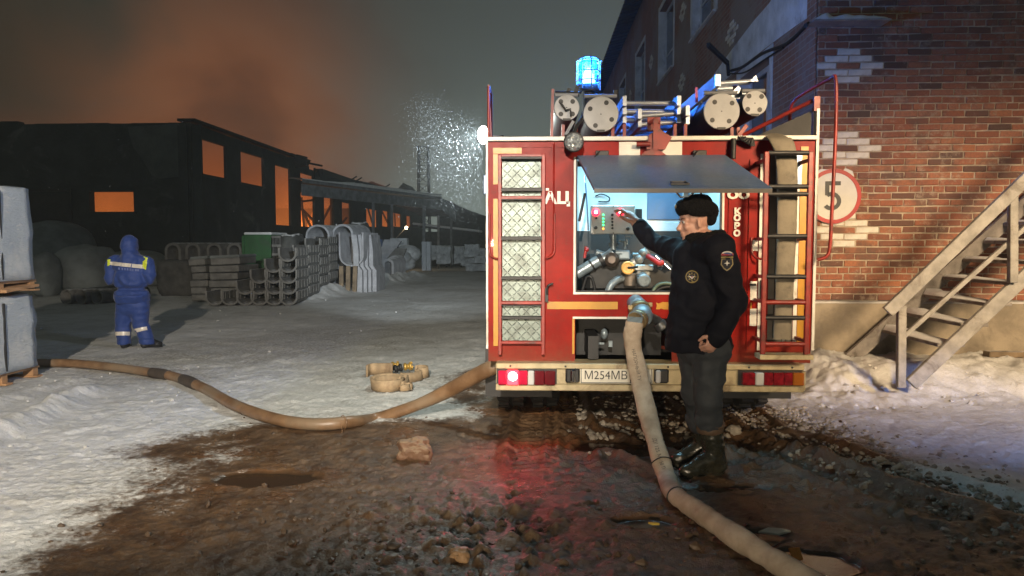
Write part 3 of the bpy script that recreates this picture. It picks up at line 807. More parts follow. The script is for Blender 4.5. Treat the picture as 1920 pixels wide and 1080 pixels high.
# ------------------------------------------------------------------ burning building
XW, YW, HW = -14.0, 30.0, 6.35
def build_burnt():
    b = thing('burnt_building', 'black burnt out workshop with fire glowing through its window openings', 'building', (XW, YW, 0))
    SOOT = M('sooty_wall', (.022, .026, .024), .9, var=.45, scale=.9, bump=.5, bdist=.03, bscale=9, dirt=(.09, .095, .085), dirt_amt=.25)
    CHAR = M('charred_wood', (.016, .013, .011), .8, var=.4, scale=6, bump=.6, bdist=.01)
    def Ys(px): return 14.0 * 1400 / (1008 - px)
    def holes_wall(along, lo, hi, ztop, holes, place, name, mat):
        """wall strip with holes [(a0,a1,z0,z1)], ragged top edge"""
        cuts = sorted({lo, hi} | {h[0] for h in holes} | {h[1] for h in holes}); mb = MB()
        for a0, a1 in zip(cuts[:-1], cuts[1:]):
            hs = sorted([h for h in holes if h[0] <= a0 + 1e-6 and h[1] >= a1 - 1e-6], key=lambda h: h[2]); z = -.6
            for h in hs:
                if h[2] > z: place(mb, a0, a1, z, h[2])
                z = h[3]
            n = max(1, int((a1 - a0) / .7))
            for i in range(n):
                u0, u1 = a0 + (a1 - a0) * i / n, a0 + (a1 - a0) * (i + 1) / n
                place(mb, u0, u1, z, ztop((u0 + u1) / 2))
        return mb.build(name, mat, b)
    # gable-end wall facing the yard, parallel to the picture
    q0, q1 = W(168, 397, YW), W(250, 359, YW)
    def pf(mb, a0, a1, z0, z1): mb.span(a0, a1, YW, YW + .38, z0, z1)
    def zt(x): return HW + .05 * mnoise.noise(Vector((x * .8, 2, 0))) + (.10 if x < -21 else 0)
    holes_wall('x', -46, XW - .143, zt, [(q0.x, q1.x, q0.z, q1.z)], pf, 'front_wall', SOOT)
    mb = MB(); mb.span(q0.x - .12, q1.x + .12, YW - .05, YW - .003, q0.z - .1, q0.z - .002); mb.build('sill', SOOT, b)
    # pilasters, crack edge and an old gate in the front
    mb = MB()
    for px in (345, 372):
        x = W(px, 300, YW).x; mb.span(x - .18, x + .18, YW - .12, YW - .003, -.3, HW - .1)
    mb.build('pilaster', SOOT, b)
    x0, x1 = W(48, 400, YW).x, W(133, 400, YW).x
    mb = MB(); mb.span(x0, x1, YW - .06, YW - .003, 0, 3.5); mb.span(x0 - .08, x0, YW - .1, YW - .003, 0, 3.6); mb.span(x1, x1 + .08, YW - .1, YW - .003, 0, 3.6); mb.span(x0 - .08, x1 + .08, YW - .1, YW - .003, 3.6, 3.7); mb.build('gate', CHAR, b)
    # fallen render: a proud ragged patch
    PATCH = M('scorched_render', (.060, .068, .060), .9, var=.35, scale=1.2, bump=.4, bdist=.02, bscale=12)
    mb = MB(); poly = [(240, 238), (336, 232), (342, 330), (300, 336), (285, 328), (276, 312), (266, 296), (252, 278), (246, 262)]
    P3 = [W(px, py, YW) for px, py in poly]; O = P3[0]
    mb.prism([(p.x - O.x, p.z - O.z) for p in P3][::-1], .05, O - Vector((0, .055, 0)), (1, 0, 0), (0, 0, 1)); mb.build('render_patch', PATCH, b)
    # long side wall
    def zof(py, Y): return W(1008, py, Y).z
    hs = []
    def hole(pa, pb, ya, yb):
        A, B = Ys(pa), Ys(pb); hs.append((A, B, zof(yb, A), zof(ya, A)))
    hole(374, 422, 257, 323); hole(449, 493, 281, 340); hole(514, 543, 307, 421)
    hole(562, 587, 322, 337); hole(562, 588, 359, 424); hole(606, 624, 364, 424); hole(640, 656, 378, 424); hole(686, 707, 390, 424); hole(716, 728, 394, 424); hole(736, 752, 398, 424); hole(762, 770, 404, 424)
    # the row of lower openings shares a level sill
    hs = [(a, c, z0, z1) for a, c, z0, z1 in hs]
    def ps(mb, a0, a1, z0, z1):
        if z1 > z0: mb.span(XW - .14, XW, a0, a1, z0, z1)
    def zs(y):
        e = .06 * mnoise.noise(Vector((y * .9, 0, 5)))
        return HW + e if y < 43 else (6.0 + e * 2 if y > 46 else 6.2 + e)
    lo = YW
    holes_wall('y', lo, 92, zs, hs, ps, 'side_wall', SOOT)
    for a, c, z0, z1 in hs[:3]:
        mb = MB(); mb.span(XW + .003, XW + .05, a - .1, c + .1, z0 - .12, z0 - .01); mb.build('sill', SOOT, b)
    # roof slab edge left along the top, broken piece, hanging sheets
    mb = MB()
    mb.span(XW - .5, XW + .22, YW - .1, 42.5, HW + .06, HW + .16)
    mb.build('roof_edge', CHAR, b)
    rr = random.Random(4); mb = MB()
    A = [W(541, 296, 43), W(556, 290, 44), W(606, 309, 46), W(597, 318, 45.5), W(572, 317, 44.5), W(560, 322, 44)]
    O = A[0]; mb.prism([(p.x - O.x, p.z - O.z) for p in A], .5, O, (1, 0, 0), (0, 0, 1))
    for (pa, pb) in (((556, 291), (575, 296)), ((560, 302), (604, 311)), ((596, 318), (600, 330)), ((590, 316), (588, 334))):
        mb.bar(W(*pa, 43.6), W(*pb, 44.6), .12, .1)
    mb.build('fallen_roof_piece', CHAR, b)
    mb = MB()
    top = [(600, 320), (640, 333), (662, 341), (690, 346), (712, 352), (740, 362), (770, 372)]
    pr = None
    for px, py in top:
        p = Vector((XW + rr.uniform(-.2, .1), Ys(px), zof(py, Ys(px))))
        if pr is not None: mb.bar(pr, p, .5, .35)
        pr = p
    for px, py in ((665, 338), (655, 336), (720, 350)): p = W(px, py, Ys(px)); mb.bar(p - Vector((.3, 0, .3)), p + Vector((.4, .6, .25)), .1, .08)
    mb.build('roof_edge', CHAR, b)
    # charred timbers in the openings, ragged jambs
    def beam(pa, pb, dx=-1.2, w=.09):
        Ya, Yb = Ys(pa[0]) + 1.5, Ys(pb[0]) + 1.5; a = W(*pa, Ya); c = W(*pb, Yb); mb = MB(); mb.bar(a, c, w, w); mb.build('charred_beam', CHAR, b)
    for pa, pb in (((565, 370), (570, 426)), ((566, 392), (592, 418)), ((566, 392), (583, 426)), ((563, 378), (590, 375)), ((606, 412), (622, 382)), ((620, 366), (621, 426)), ((640, 420), (650, 408)), ((556, 345), (548, 352)), ((716, 396), (728, 420)), ((690, 392), (700, 424)), ((740, 400), (741, 424))):
        beam(pa, pb, w=.12)
    # inner cross walls and slumped roof inside, seen against the fire
    mb = MB(); mb.span(-30, XW - .5, 58, 58.3, -.3, 4.2); mb.build('cross_wall', SOOT, b)
    mb = MB(); mb.span(-46, XW - .4, 92, 92.4, -.5, 6); mb.span(-46.4, -46, YW, 92.4, -.5, 6); mb.build('back_wall', SOOT, b)
    return b
build_burnt()
# ------------------------------------------------------------------ burning smoke that fills the roofless shell (glows by the flames in it)
def fire_volume():
    mb = MB(); mb.span(-45.9, XW - .2, YW + .45, 91.9, -.2, 9.5)
    t = NT('fire_smoke'); t.N.remove(t.p)
    v = t.node('ShaderNodeVolumePrincipled'); t.L.new(v.outputs[0], t.out.inputs['Volume'])
    g = t.node('ShaderNodeNewGeometry'); s = t.node('ShaderNodeSeparateXYZ'); t.L.new(g.outputs['Position'], s.inputs[0])
    f = t.node('ShaderNodeMapRange'); t.L.new(s.outputs[2], f.inputs[0])
    f.inputs[1].default_value = 0; f.inputs[2].default_value = 9.5; f.inputs[3].default_value = 1; f.inputs[4].default_value = 0
    hh = t.math('POWER', f.outputs[0], 1.3)
    c = t.mix(f.outputs[0], (1, .20, .06, 1), (1, .27, .035, 1))
    v.inputs['Color'].default_value = (.25, .2, .18, 1)
    fade = t.ss(s.outputs[2], 8.0, 5.4)
    t.put(v.inputs['Density'], t.math('MULTIPLY', fade, .075))
    t.put(v.inputs['Emission Color'], c)
    t.put(v.inputs['Emission Strength'], t.math('MULTIPLY', t.math('MULTIPLY', t.math('ADD', t.math('MULTIPLY', hh, 1.2), .06), fade), t.math('MULTIPLY', t.ss(t.noise(.16, 3, .6, g.outputs['Position'], .6), .30, .68), .075)))
    o = mb.build('fire_smoke', t.m, None, (XW - 10, 50, 2)); tag(o, 'glowing orange smoke filling the burning workshop', None, None, 'stuff')
fire_volume()
def flames():
    t = NT('flame'); s = t.node('ShaderNodeSeparateXYZ'); g = t.node('ShaderNodeNewGeometry'); t.L.new(g.outputs['Position'], s.inputs[0]); k = t.ss(s.outputs[2], .5, 3.6)
    t.put(t.p.inputs['Emission Color'], t.mix(k, (1, .50, .12, 1), (1, .20, .03, 1))); t.put(t.p.inputs['Emission Strength'], t.math('SUBTRACT', 4.2, t.math('MULTIPLY', k, 2.6))); t.p.inputs['Base Color'].default_value = (.05, .02, .01, 1)
    rr = random.Random(21); mb = MB()
    for i in range(46):
        y = rr.uniform(39, 80); x = XW - rr.uniform(1.2, 7); h = rr.uniform(1.6, 3.9); w = rr.uniform(.25, .6); pts = []; r = []
        for q in range(9):
            f = q / 8; pts.append((x + .35 * f * mnoise.noise(Vector((i, f * 2, 0))), y + .5 * f * mnoise.noise(Vector((0, f * 2, i))), f * h)); r.append(max(.01, w * (math.sin(math.pi * min(1, f * .75 + .22)) ** 1.2) * (1 - f) ** .55 * (1 + .35 * mnoise.noise(Vector((i * 2, f * 5, 1))))))
        mb.tube(pts, r, 9)
    o = mb.build('fire', t.m, None, (XW - 4, 55, 0)); tag(o, 'flames burning on the floor of the workshop', None, None, 'stuff')
flames()
# ------------------------------------------------------------------ canopy on posts beside it
def build_canopy():
    SH = M('canopy_timber', (.15, .155, .16), .85, var=.35, scale=3, bump=.3)
    b = thing('canopy_shelter', 'long dark open shelter with snow edged roof on slim posts beside burning workshop', 'shelter', (-9, 42, 0))
    A = Vector((-11.4, 36, 4.48)); B = Vector((-6.5, 50.5, 4.0)); C = Vector((XW + .1, 44, 4.9)); D = Vector((-11.5, 64, 4.5)); E = Vector((-4.9, 54.5, 3.4))
    A.z = W(570, 342, 36).z; B.z = W(827, 374, 50.5).z; E = W(854, 402, 53)
    mb = MB(); up = Vector((0, 0, .16))
    top = [A + up, B + up, D + up, C + up]; bot = [A, B, D, C]
    mb.add(top + bot, [(0, 1, 2, 3), (7, 6, 5, 4), (0, 4, 5, 1), (1, 5, 6, 2), (2, 6, 7, 3), (3, 7, 4, 0)])
    mb.add([B + up, E + up, D + Vector((1.5, 1, -.4)), D + up, B - up * .5, E - up, D + Vector((1.5, 1, -.7)), D], [(0, 1, 2, 3), (7, 6, 5, 4), (0, 4, 5, 1), (1, 5, 6, 2)])
    rf = mb.build('roof', SH, b)
    mb = MB(); mb.bar(A - Vector((0, 0, .35)), B - Vector((0, 0, .42)), .10, .55); mb.bar(B - Vector((0, 0, .42)), E - Vector((0, 0, .3)), .1, .5); mb.build('fascia', SH, b)
    mb = MB(); n = 40; vs = []; fs = []
    d = (B - A); inn = Vector((-.6, .25, .05))
    for i in range(n + 1):
        t = i / n; p = A + d * t + up + Vector((.02, -.02, 0)); hh = (.05 + .12 * sst(np.array([t]), .12, .3)[0]) * random.uniform(.8, 1.15)
        vs += [p + Vector((0, 0, .004)), p + Vector((0, 0, hh)), p + inn + Vector((0, 0, hh)), p + inn * 1.3 + Vector((0, 0, .004))]
    for i in range(n):
        for j in range(3): a = 4 * i + j; fs.append((a, a + 4, a + 5, a + 1))
    mb.add(vs, fs, True); mb.build('snow', SNOWM, rf)
    for px, yt, yb, Y, w in ((795, 386, 506, 45, .17), (822, 404, 500, 50, .15), (846, 404, 500, 53, .15), (700, 380, 500, 41, .14), (735, 383, 500, 44, .14)):
        p, q = W(px, yt, Y), W(px, yb, Y); q.z = gz(q.x, q.y) - .1; mb = MB(); mb.bar(q, p, w, w, Vector((0, 1, 0))); mb.build('post', SH, b)
build_canopy()

# ------------------------------------------------------------------ concrete troughs and other goods in the yard
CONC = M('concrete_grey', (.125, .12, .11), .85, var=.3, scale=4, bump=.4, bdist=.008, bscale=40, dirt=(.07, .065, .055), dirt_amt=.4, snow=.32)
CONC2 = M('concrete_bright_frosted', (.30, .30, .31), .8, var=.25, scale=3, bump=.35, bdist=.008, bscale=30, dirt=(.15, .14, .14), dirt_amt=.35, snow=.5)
def u_profile(w, h, th, r=None, n=10, inv=False):
    """outline of a U (open at the top), as one closed polygon in (x,z)"""
    r = r or w / 2; out = [(-w / 2, h)]
    for i in range(n + 1):
        a = math.pi + math.pi * i / n; out.append((math.cos(a) * w / 2, r * .9 + math.sin(a) * r * .9))
    out.append((w / 2, h)); inn = [(w / 2 - th, h)]
    for i in range(n + 1):
        a = 2 * math.pi - math.pi * i / n; inn.append((math.cos(a) * (w / 2 - th), r * .9 + math.sin(a) * (r * .9 - th)))
    inn.append((-w / 2 + th, h)); p = out + inn
    return [(x, h - z) for x, z in p][::-1] if inv else p
def trough_mesh(name, w, h, th, L_, mat, inv=False, ribs=0, n=10):
    prof = u_profile(w, h, th, n=n, inv=inv); m = len(prof); mb = MB()
    half = m // 2
    segs = 1; ys = [0, L_]
    vs = [(x, y, z) for y in ys for x, z in prof]
    fs = [(i, (i + 1) % m, m + (i + 1) % m, m + i) for i in range(m)]
    mb.add(vs, fs, False)
    for e, base in ((0, 0), (1, m)):         # end faces as quads between outer and inner line
        for i in range(half - 1):
            a, c = i, i + 1; d1, d2 = m - 1 - i, m - 2 - i
            f = (base + a, base + c, base + d2, base + d1); mb.add([], [], False)
            mb.f.append([len(mb.v) - 2 * m + k for k in (f if e else f[::-1])]); mb.m.append(0); mb.sm.append(False)
    for k in range(ribs):
        y = L_ * (k + .5) / ribs
        for s_ in (-1, 1): mb.span(s_ * w / 2 - .012, s_ * w / 2 + .012, y - .06, y + .06, h * .45, h * .98)
    return mb.mesh(name, mat)
ME_T = trough_mesh('concrete_trough', .44, .34, .045, 1.25, CONC, ribs=4)
def tray_stack():
    rowz = [0, .262, .524, .786, 1.05]; cols = [(398, 0), (430, 0), (462, 0), (484, 0), (514, 0), (540, 0)]
    cx = [W(px, 560, 17.7).x for px in (402, 431, 460, 486, 514, 541)]
    lay = {0: [0, 1, 2, 3, 4, 5], 1: [2, 3, 4, 5], 2: [3, 4, 5], 3: [4, 5], 4: [5]}
    words_r = ['ground', 'second', 'third', 'fourth', 'top']; first = True
    for r, cs in lay.items():
        for c in cs:
            for k in range(4 if c == 5 else 2):
                y = 17.7 + k * 1.3 + random.uniform(-.02, .02); x = cx[c] + random.uniform(-.012, .012) - k * .10
                o = bpy.data.objects.new('concrete_trough', ME_T); COL.objects.link(o); o.location = (x, y, gz(x, y) + rowz[r] + .01); o.rotation_euler = (0, 0, R(4.4) + random.uniform(-.012, .012))
                if k == 0:
                    lab = f'grey U shaped concrete trough, {words_r[r]} row of the stack, column {["at the far left end","second from left","third from left","third from right","second from right","nearest the driveway"][c]}'
                    if r == 4: lab = 'single grey concrete trough lying highest on the stepped stack'
                else: lab = f'grey trough {["", "just behind", "two behind", "farthest behind"][k]} the front one, {words_r[r]} row, {["far left column","second column from left","third column from left","third column from right","second column from right","driveway side"][c]}'
                g = 'stacked concrete troughs' if k == 0 else f'concrete troughs behind the front of {words_r[r]} row'
                tag(o, lab, 'trough', g)
tray_stack()
def shell(name, label, px0, px1, ytop, Y, z0, L_, inv, mat=None, rz=0, th=.06, h=None, cat='concrete shell', group=None, n=12):
    a, c = W(px0, ytop, Y), W(px1, ytop, Y); w = abs(c.x - a.x); top = a.z; h = h or top - z0
    me = trough_mesh(name, w, h, th, L_, mat or CONC2, inv=inv, n=n)
    o = bpy.data.objects.new(name, me); COL.objects.link(o); o.location = ((a.x + c.x) / 2, Y, top - h); o.rotation_euler = (0, 0, rz)
    return tag(o, label, cat, group)
shell('concrete_shell', 'arched concrete shell with frosted rim left of the taller bent one', 571, 619, 421, 23.2, 0, 1.6, True, rz=R(-9))
shell('concrete_shell', 'tallest arched concrete shell standing behind the trough stack, frosted pale', 621, 663, 420, 23.4, 0, 1.5, True, rz=R(-9), th=.07)
# open U standing against it, its bright snowy inside towards the driveway
shell('concrete_shell', 'U shaped concrete shell propped up with snow in its hollow', 634, 682, 436, 22.6, 0, 1.4, False, rz=R(-6), th=.05, h=W(636, 436, 22.6).z - W(660, 500, 22.6).z)
for k, (px0, px1, Y) in enumerate(((668, 679, 22.5), (677, 688, 22.7), (686, 696, 22.9), (695, 706, 23.1))):
    a, c = W(px0, 440, Y), W(px1, 440, Y); zb = gz(a.x, Y) - .02; w = c.x - a.x
    mb = MB(); h = a.z - zb; n = 10
    prof = [(0, 0), (0, h * .38), (-.10, h * .46), (-.10, h * .72), (-.16, h)]
    for (x0, z0), (x1, z1) in zip(prof[:-1], prof[1:]):
        mb.add([(a.x + x0, Y, zb + z0), (a.x + x0 + w * .9, Y, zb + z0), (a.x + x1 + w * .9, Y, zb + z1), (a.x + x1, Y, zb + z1), (a.x + x0, Y + 1.3, zb + z0), (a.x + x0 + w * .9, Y + 1.3, zb + z0), (a.x + x1 + w * .9, Y + 1.3, zb + z1), (a.x + x1, Y + 1.3, zb + z1)],
               [(0, 1, 2, 3), (1, 5, 6, 2), (5, 4, 7, 6), (4, 0, 3, 7), (3, 2, 6, 7)])
    o = mb.build('bent_panel', CONC2, None, (a.x, Y, zb)); tag(o, ['pinkish bent concrete panel leaning first in the row of four', 'second bent concrete panel from the U shell', 'third bent concrete panel from the U shell', 'outermost bent concrete panel beside the snowy driveway'][k], 'panel', 'bent concrete panels')
for k, (px, s_) in enumerate(((640, 1), (652, 1), (664, 1))):
    p = W(px, 500, 22.4); g = gz(p.x, p.y); mb = MB(); mb.bar((p.x, p.y, g - .05), (p.x + .02 * k, p.y, p.z + .02), .13, .10, Vector((0, 1, 0)), bev=.01); o = mb.build('timber_prop', WOOD, None, (p.x, p.y, g)); tag(o, ['upright timber prop under the U shell, nearest the trough stack', 'middle upright timber prop under the U shell', 'upright timber prop under the U shell, nearest the bent panels'][k], 'prop', 'props under the U shell')
for k, (px0, px1, yt, Y) in enumerate(((716, 739, 485, 29.5), (722, 746, 482, 30.1), (727, 752, 479, 30.7))):
    shell('concrete_arch', ['small nested concrete arch, front of the three by the snowy edge', 'small nested concrete arch, middle of the three', 'small nested concrete arch, rearmost of the three'][k], px0, px1, yt, Y, gz(-6, Y) - .03, .5, True, rz=R(-14), th=.10, cat='arch', group='nested small arches')
def slab(name, label, pts, Y0, Y1, th, mat, cat='slab', group=None):
    P = [W(px, py, Y0) for px, py in pts]; O = P[0]; mb = MB()
    poly = [(p.x - O.x, p.z - O.z) for p in P]
    ar = sum(poly[i][0] * poly[(i + 1) % len(poly)][1] - poly[(i + 1) % len(poly)][0] * poly[i][1] for i in range(len(poly)))
    if ar < 0: poly = poly[::-1]
    mb.prism(poly, -(th), O + Vector((0, th, 0)), (1, 0, 0), (0, 0, 1)) if False else mb.prism(poly, th, O, (1, 0, 0), (0, 0, 1))
    # extrude away from the viewer
    o = mb.build(name, mat, None, O); return tag(o, label, cat, group)
slab('tilted_slab', 'broad concrete slab tilted behind the small arches with frosted edge', [(704, 494), (720, 449), (735, 449), (752, 452), (720, 500)], 32, 0, .25, CONC2)
slab('tilted_slab', 'sloping concrete slab lying over the small nested arches', [(722, 488), (742, 465), (762, 466), (752, 490)], 31.6, 0, .2, CONC)
BLUE = M('blue_tarp', (.02, .09, .30), .4, var=.2, bump=.4, bscale=20)
slab('blue_tarp', 'bright blue folded tarp among the concrete slabs', [(698, 450), (714, 449), (713, 461), (704, 464)], 31, 0, .4, BLUE, 'tarp')
SNOWY = M('frosted_wrap', (.42, .43, .43), .6, var=.3, scale=3, bump=.6, bdist=.03, bscale=7, dirt=(.10, .10, .10), dirt_amt=.6, snow=.5)
mb = MB(); c = W(836 / 1, 0, 40); p = W(749, 456, 36); mb.box(p, (.85, .5, .5), bev=.03); mb.box(p - Vector((0, 0, .4)), (.7, .4, .35)); o = mb.build('white_box', SNOWY, None, p); tag(o, 'pale snow covered box standing on goods behind the tilted slab', 'box')
p = W(758, 480, 35); mb = MB()
for i in range(5): mb.ball(p + Vector((random.uniform(-.8, .9), random.uniform(-.3, .3), random.uniform(-.5, .1))), (random.uniform(.4, .7), .4, random.uniform(.3, .5)), 10, 6)
o = mb.build('rubble_heap', SNOWY, None, p); tag(o, 'snow dusted heap of broken concrete behind the small arches', 'heap')
# white post panel and rack under the canopy
p0, p1 = W(791, 504, 40), W(807, 453, 40); mb = MB(); mb.span(p0.x, (p0.x + p1.x) / 2 - .01, 40, 40.4, p0.z - .1, p1.z); mb.span((p0.x + p1.x) / 2 + .01, p1.x, 40.02, 40.4, p0.z - .1, p1.z)
WPNL = M('white_panel', (.42, .44, .47), .6, var=.15, scale=2, dirt=(.2, .2, .2), dirt_amt=.3); o = mb.build('leaning_board', WPNL, None, (p0.x, 40, p0.z)); tag(o, 'upright white two leaf panel leaning at the nearest canopy post', 'panel')
# wrapped goods on the right of the yard
k = 0
for (px, py, w, h, lab) in ((885, 470, 26, 22, 'wrapped block, upper left of the pale pile beside the truck'), (902, 474, 20, 16, 'wrapped block at the upper right of the pale pile beside the truck'), (878, 490, 26, 16, 'wrapped block, lower left of the pale pile beside the truck'), (902, 486, 20, 14, 'wrapped block in the middle right of the pale pile'), (893, 501, 36, 12, 'low snowy wrapped block at the foot of the pale pile'), (862, 478, 18, 30, 'tall dark frosted pallet load behind the thin shelter posts'), (834, 478, 26, 34, 'wide frosted pallet load between the thin shelter posts'), (818, 474, 20, 26, 'frosted pallet load just right of the white panel'), (905, 500, 14, 16, 'brownish frosted block touching the truck edge')):
    Y = 42 + (k % 3) * 1.2; c = W(px, py, Y); s_ = Y / 1400
    bm = bmesh.new(); bmesh.ops.create_cube(bm, size=1); bmesh.ops.subdivide_edges(bm, edges=bm.edges[:], cuts=5, use_grid_fill=True)
    for v in bm.verts:
        v.co = Vector((v.co.x * w * s_, v.co.y * 1.0, v.co.z * h * s_)); e = v.co.copy(); v.co += Vector((mnoise.noise(e * 3 + Vector((k, 0, 0))), mnoise.noise(e * 3 + Vector((9, k, 0))), mnoise.noise(e * 3 + Vector((0, 3, k))))) * .09
    me = bpy.data.meshes.new('wrapped_block'); bm.to_mesh(me); bm.free(); me.materials.append(SNOWY)
    zb = gz(c.x, Y)
    o = bpy.data.objects.new('wrapped_block', me); COL.objects.link(o); o.location = c; tag(o, lab, 'pallet load', 'wrapped goods in the far yard'); k += 1
# low shed with snowy roof
sh = thing('lean_to', 'low dark lean-to with bright snow on its flat roof behind the canopy posts', 'shed', W(840, 480, 56))
DKT = M('dark_timber', (.05, .048, .045), .85, var=.4, scale=4)
a, c = W(779, 424, 55), W(902, 438, 55); mb = MB(); mb.bar(a, c, 3, .12); mb.build('roof', DKT, sh)
mb = MB(); mb.bar(a + Vector((0, 0, .16)), c + Vector((0, 0, .16)), 2.8, .16, bev=.05); mb.build('snow', SNOWM, sh)
mb = MB(); mb.span(a.x + .4, c.x - .3, 55.6, 56, -.5, a.z - .4); mb.build('wall', DKT, sh)
mb = MB()
for t in (.25, .5, .72, .95):
    p = a.lerp(c, t); mb.span(p.x - .07, p.x + .07, 53.7, 53.84, -.5, p.z - .07)
mb.build('post', DKT, sh)
# lamp in the yard
p = W(762, 427, 47); l = thing('yard_lamp', 'small lit lamp glowing on a dark slanting pole by the burnt workshop', 'lamp', (p.x, p.y, 0))
LAMPE = EM('lamp_glow', (1, .75, .42), 40)
mb = MB(); mb.ball(p, .085, 10, 6); mb.build('bulb', LAMPE, l)
mb = MB(); mb.bar((p.x - .75, p.y + .05, p.z - .75), p + Vector((.02, .05, .06)), .05, .05); mb.bar((p.x - .75, p.y + .05, -.5), (p.x - .75, p.y + .05, p.z - .7), .07, .07, Vector((0, 1, 0))); mb.build('pole', DKT, l)
lamp('yard_bulb_light', 'POINT', p + Vector((0, -.2, -.02)), 40, (1, .72, .42), shadow_soft_size=.08)
# far things in the haze
def lattice():
    Y = 92; b = W(795, 420, Y); t = W(796, 276, Y); g = thing('lattice_mast', 'tall grey lattice mast fading into the haze behind the canopy', 'mast', (b.x, Y, -.5)); mb = MB(); w = .75
    ST = M('mast_steel', (.07, .075, .075), .7)
    for sx in (-1, 1):
        for sy in (-1, 1): mb.bar((b.x + sx * w, Y + sy * w, -.5), (b.x + sx * w * .75, Y + sy * w * .75, t.z), .16, .16, Vector((0, 1, 0)))
    mb.build('leg', ST, g); mb = MB()
    n = 9
    for i in range(n):
        z0 = 3 + (t.z - 3) * i / n; z1 = 3 + (t.z - 3) * (i + 1) / n
        mb.bar((b.x - w * .9, Y - w, z0), (b.x + w * .9, Y - w, z1), .07, .07); mb.bar((b.x + w * .9, Y - w, z0), (b.x - w * .9, Y - w, z1), .07, .07); mb.bar((b.x - w, Y - w, z1), (b.x + w, Y - w, z1), .08, .08)
    mb.build('bracing', ST, g)
lattice()
def far_house(name, label, px0, px1, yeave, yridge, Y, dep, col, gable=True):
    a, c = W(px0, yeave, Y), W(px1, yeave, Y); r = W((px0 + px1) / 2, yridge, Y); m = M(name + '_wall', col, .9, var=.3, scale=1); g = thing(name, label, 'building', (a.x, Y, -.4))
    mb = MB(); mb.span(a.x, c.x, Y, Y + dep, -.6, a.z); mb.build('wall', m, g)
    mb = MB(); mb.prism([(a.x - r.x - .3, a.z - r.z), (c.x - r.x + .3, c.z - r.z), (0, 0)], dep, r + Vector((0, -.2, 0)), (1, 0, 0), (0, 0, 1)); mb.build('roof', m, g)
far_house('far_house', 'dim gabled house top fading in haze above the canopy roof', 744, 768, 362, 343, 105, 8, (.05, .052, .05))
far_house('far_house', 'low hazy roof left of the gabled house beyond the canopy', 668, 726, 352, 340, 110, 8, (.05, .052, .05))
Y = 72; A = [W(px, py, Y) for px, py in ((822, 372), (848, 382), (872, 394), (912, 408), (936, 420), (936, 470), (822, 470))]
fb = thing('long_barn', 'long dark barn with sloping roofline behind the low lean-to', 'barn', (A[0].x, Y, -.4)); O = A[0]
mb = MB(); poly = [(p.x - O.x, p.z - O.z) for p in A][::-1]; mb.prism(poly, 14, O, (1, 0, 0), (0, 0, 1)); mb.build('wall', DKT, fb)
mb = MB()
for p, q in zip(A[:4], A[1:5]): mb.bar(p + Vector((0, 6.6, .06)), q + Vector((0, 6.6, .06)), 14.4, .12)
mb.build('roof', DKT, fb)
# left yard, hardly lit: snow covered loads, arches on a rack, pipes, flat stacks, container
def mound(name, label, px0, px1, yt, yb, Y, dep, cat='covered load', group=None, mat=None, sq=3.0):
    a, c = W(px0, yt, Y), W(px1, yb, Y); w = c.x - a.x; zb = gz((a.x + c.x) / 2, Y) - .05 if c.z < .3 else c.z; h = a.z - zb
    bm = bmesh.new(); bmesh.ops.create_uvsphere(bm, u_segments=28, v_segments=16, radius=1)
    for v in bm.verts:
        d = v.co; f = (abs(d.x) ** sq + abs(d.y) ** sq + abs(d.z) ** sq) ** (-1 / sq); d = d * f
        n = mnoise.noise(d * 1.8 + Vector((px0 * .1, 0, 0))) * .10; d = d * (1 + n); v.co = Vector((d.x * w / 2, d.y * dep / 2, (d.z + 1) / 2 * h))
    me = bpy.data.meshes.new(name); bm.to_mesh(me); bm.free(); me.materials.append(mat or SNOWY)
    for p_ in me.polygons: p_.use_smooth = True
    o = bpy.data.objects.new(name, me); COL.objects.link(o); o.location = ((a.x + c.x) / 2, Y, zb); return tag(o, label, cat, group)
SNOWD = M('dimmed_snow_cover', (.16, .175, .17), .8, var=.3, scale=1.5, bump=.4, bdist=.03, bscale=8)  # snow colour darkened to stand for the unlit left yard
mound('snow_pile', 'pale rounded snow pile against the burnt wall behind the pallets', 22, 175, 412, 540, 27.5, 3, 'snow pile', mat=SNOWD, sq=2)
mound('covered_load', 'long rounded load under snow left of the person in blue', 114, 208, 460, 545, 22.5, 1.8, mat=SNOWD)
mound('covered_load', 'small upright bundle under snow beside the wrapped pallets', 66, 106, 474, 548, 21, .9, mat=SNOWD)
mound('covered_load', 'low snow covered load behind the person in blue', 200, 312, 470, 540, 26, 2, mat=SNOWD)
me = None
for k, px in enumerate((124, 152, 182)):
    c = W(px, 562, 18.2); r = .19; mb = MB(); prof = [(r, 0), (r, 1.6), (r - .045, 1.6), (r - .045, 0), (r, 0)]
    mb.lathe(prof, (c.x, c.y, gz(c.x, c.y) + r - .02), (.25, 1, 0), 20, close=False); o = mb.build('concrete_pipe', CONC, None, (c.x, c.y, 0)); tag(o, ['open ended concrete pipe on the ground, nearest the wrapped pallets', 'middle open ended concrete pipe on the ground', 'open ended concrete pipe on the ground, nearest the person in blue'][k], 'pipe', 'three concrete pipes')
rk = mound('dark_crate', 'broad dark crate carrying the dim arches', 308, 378, 487, 560, 21.5, 1.2, 'crate', mat=DKT, sq=8)
mound('dark_crate', 'dark crate carrying the dim arches, next to the flat stacks', 380, 456, 485, 560, 21.8, 1.2, 'crate', mat=DKT, sq=8)
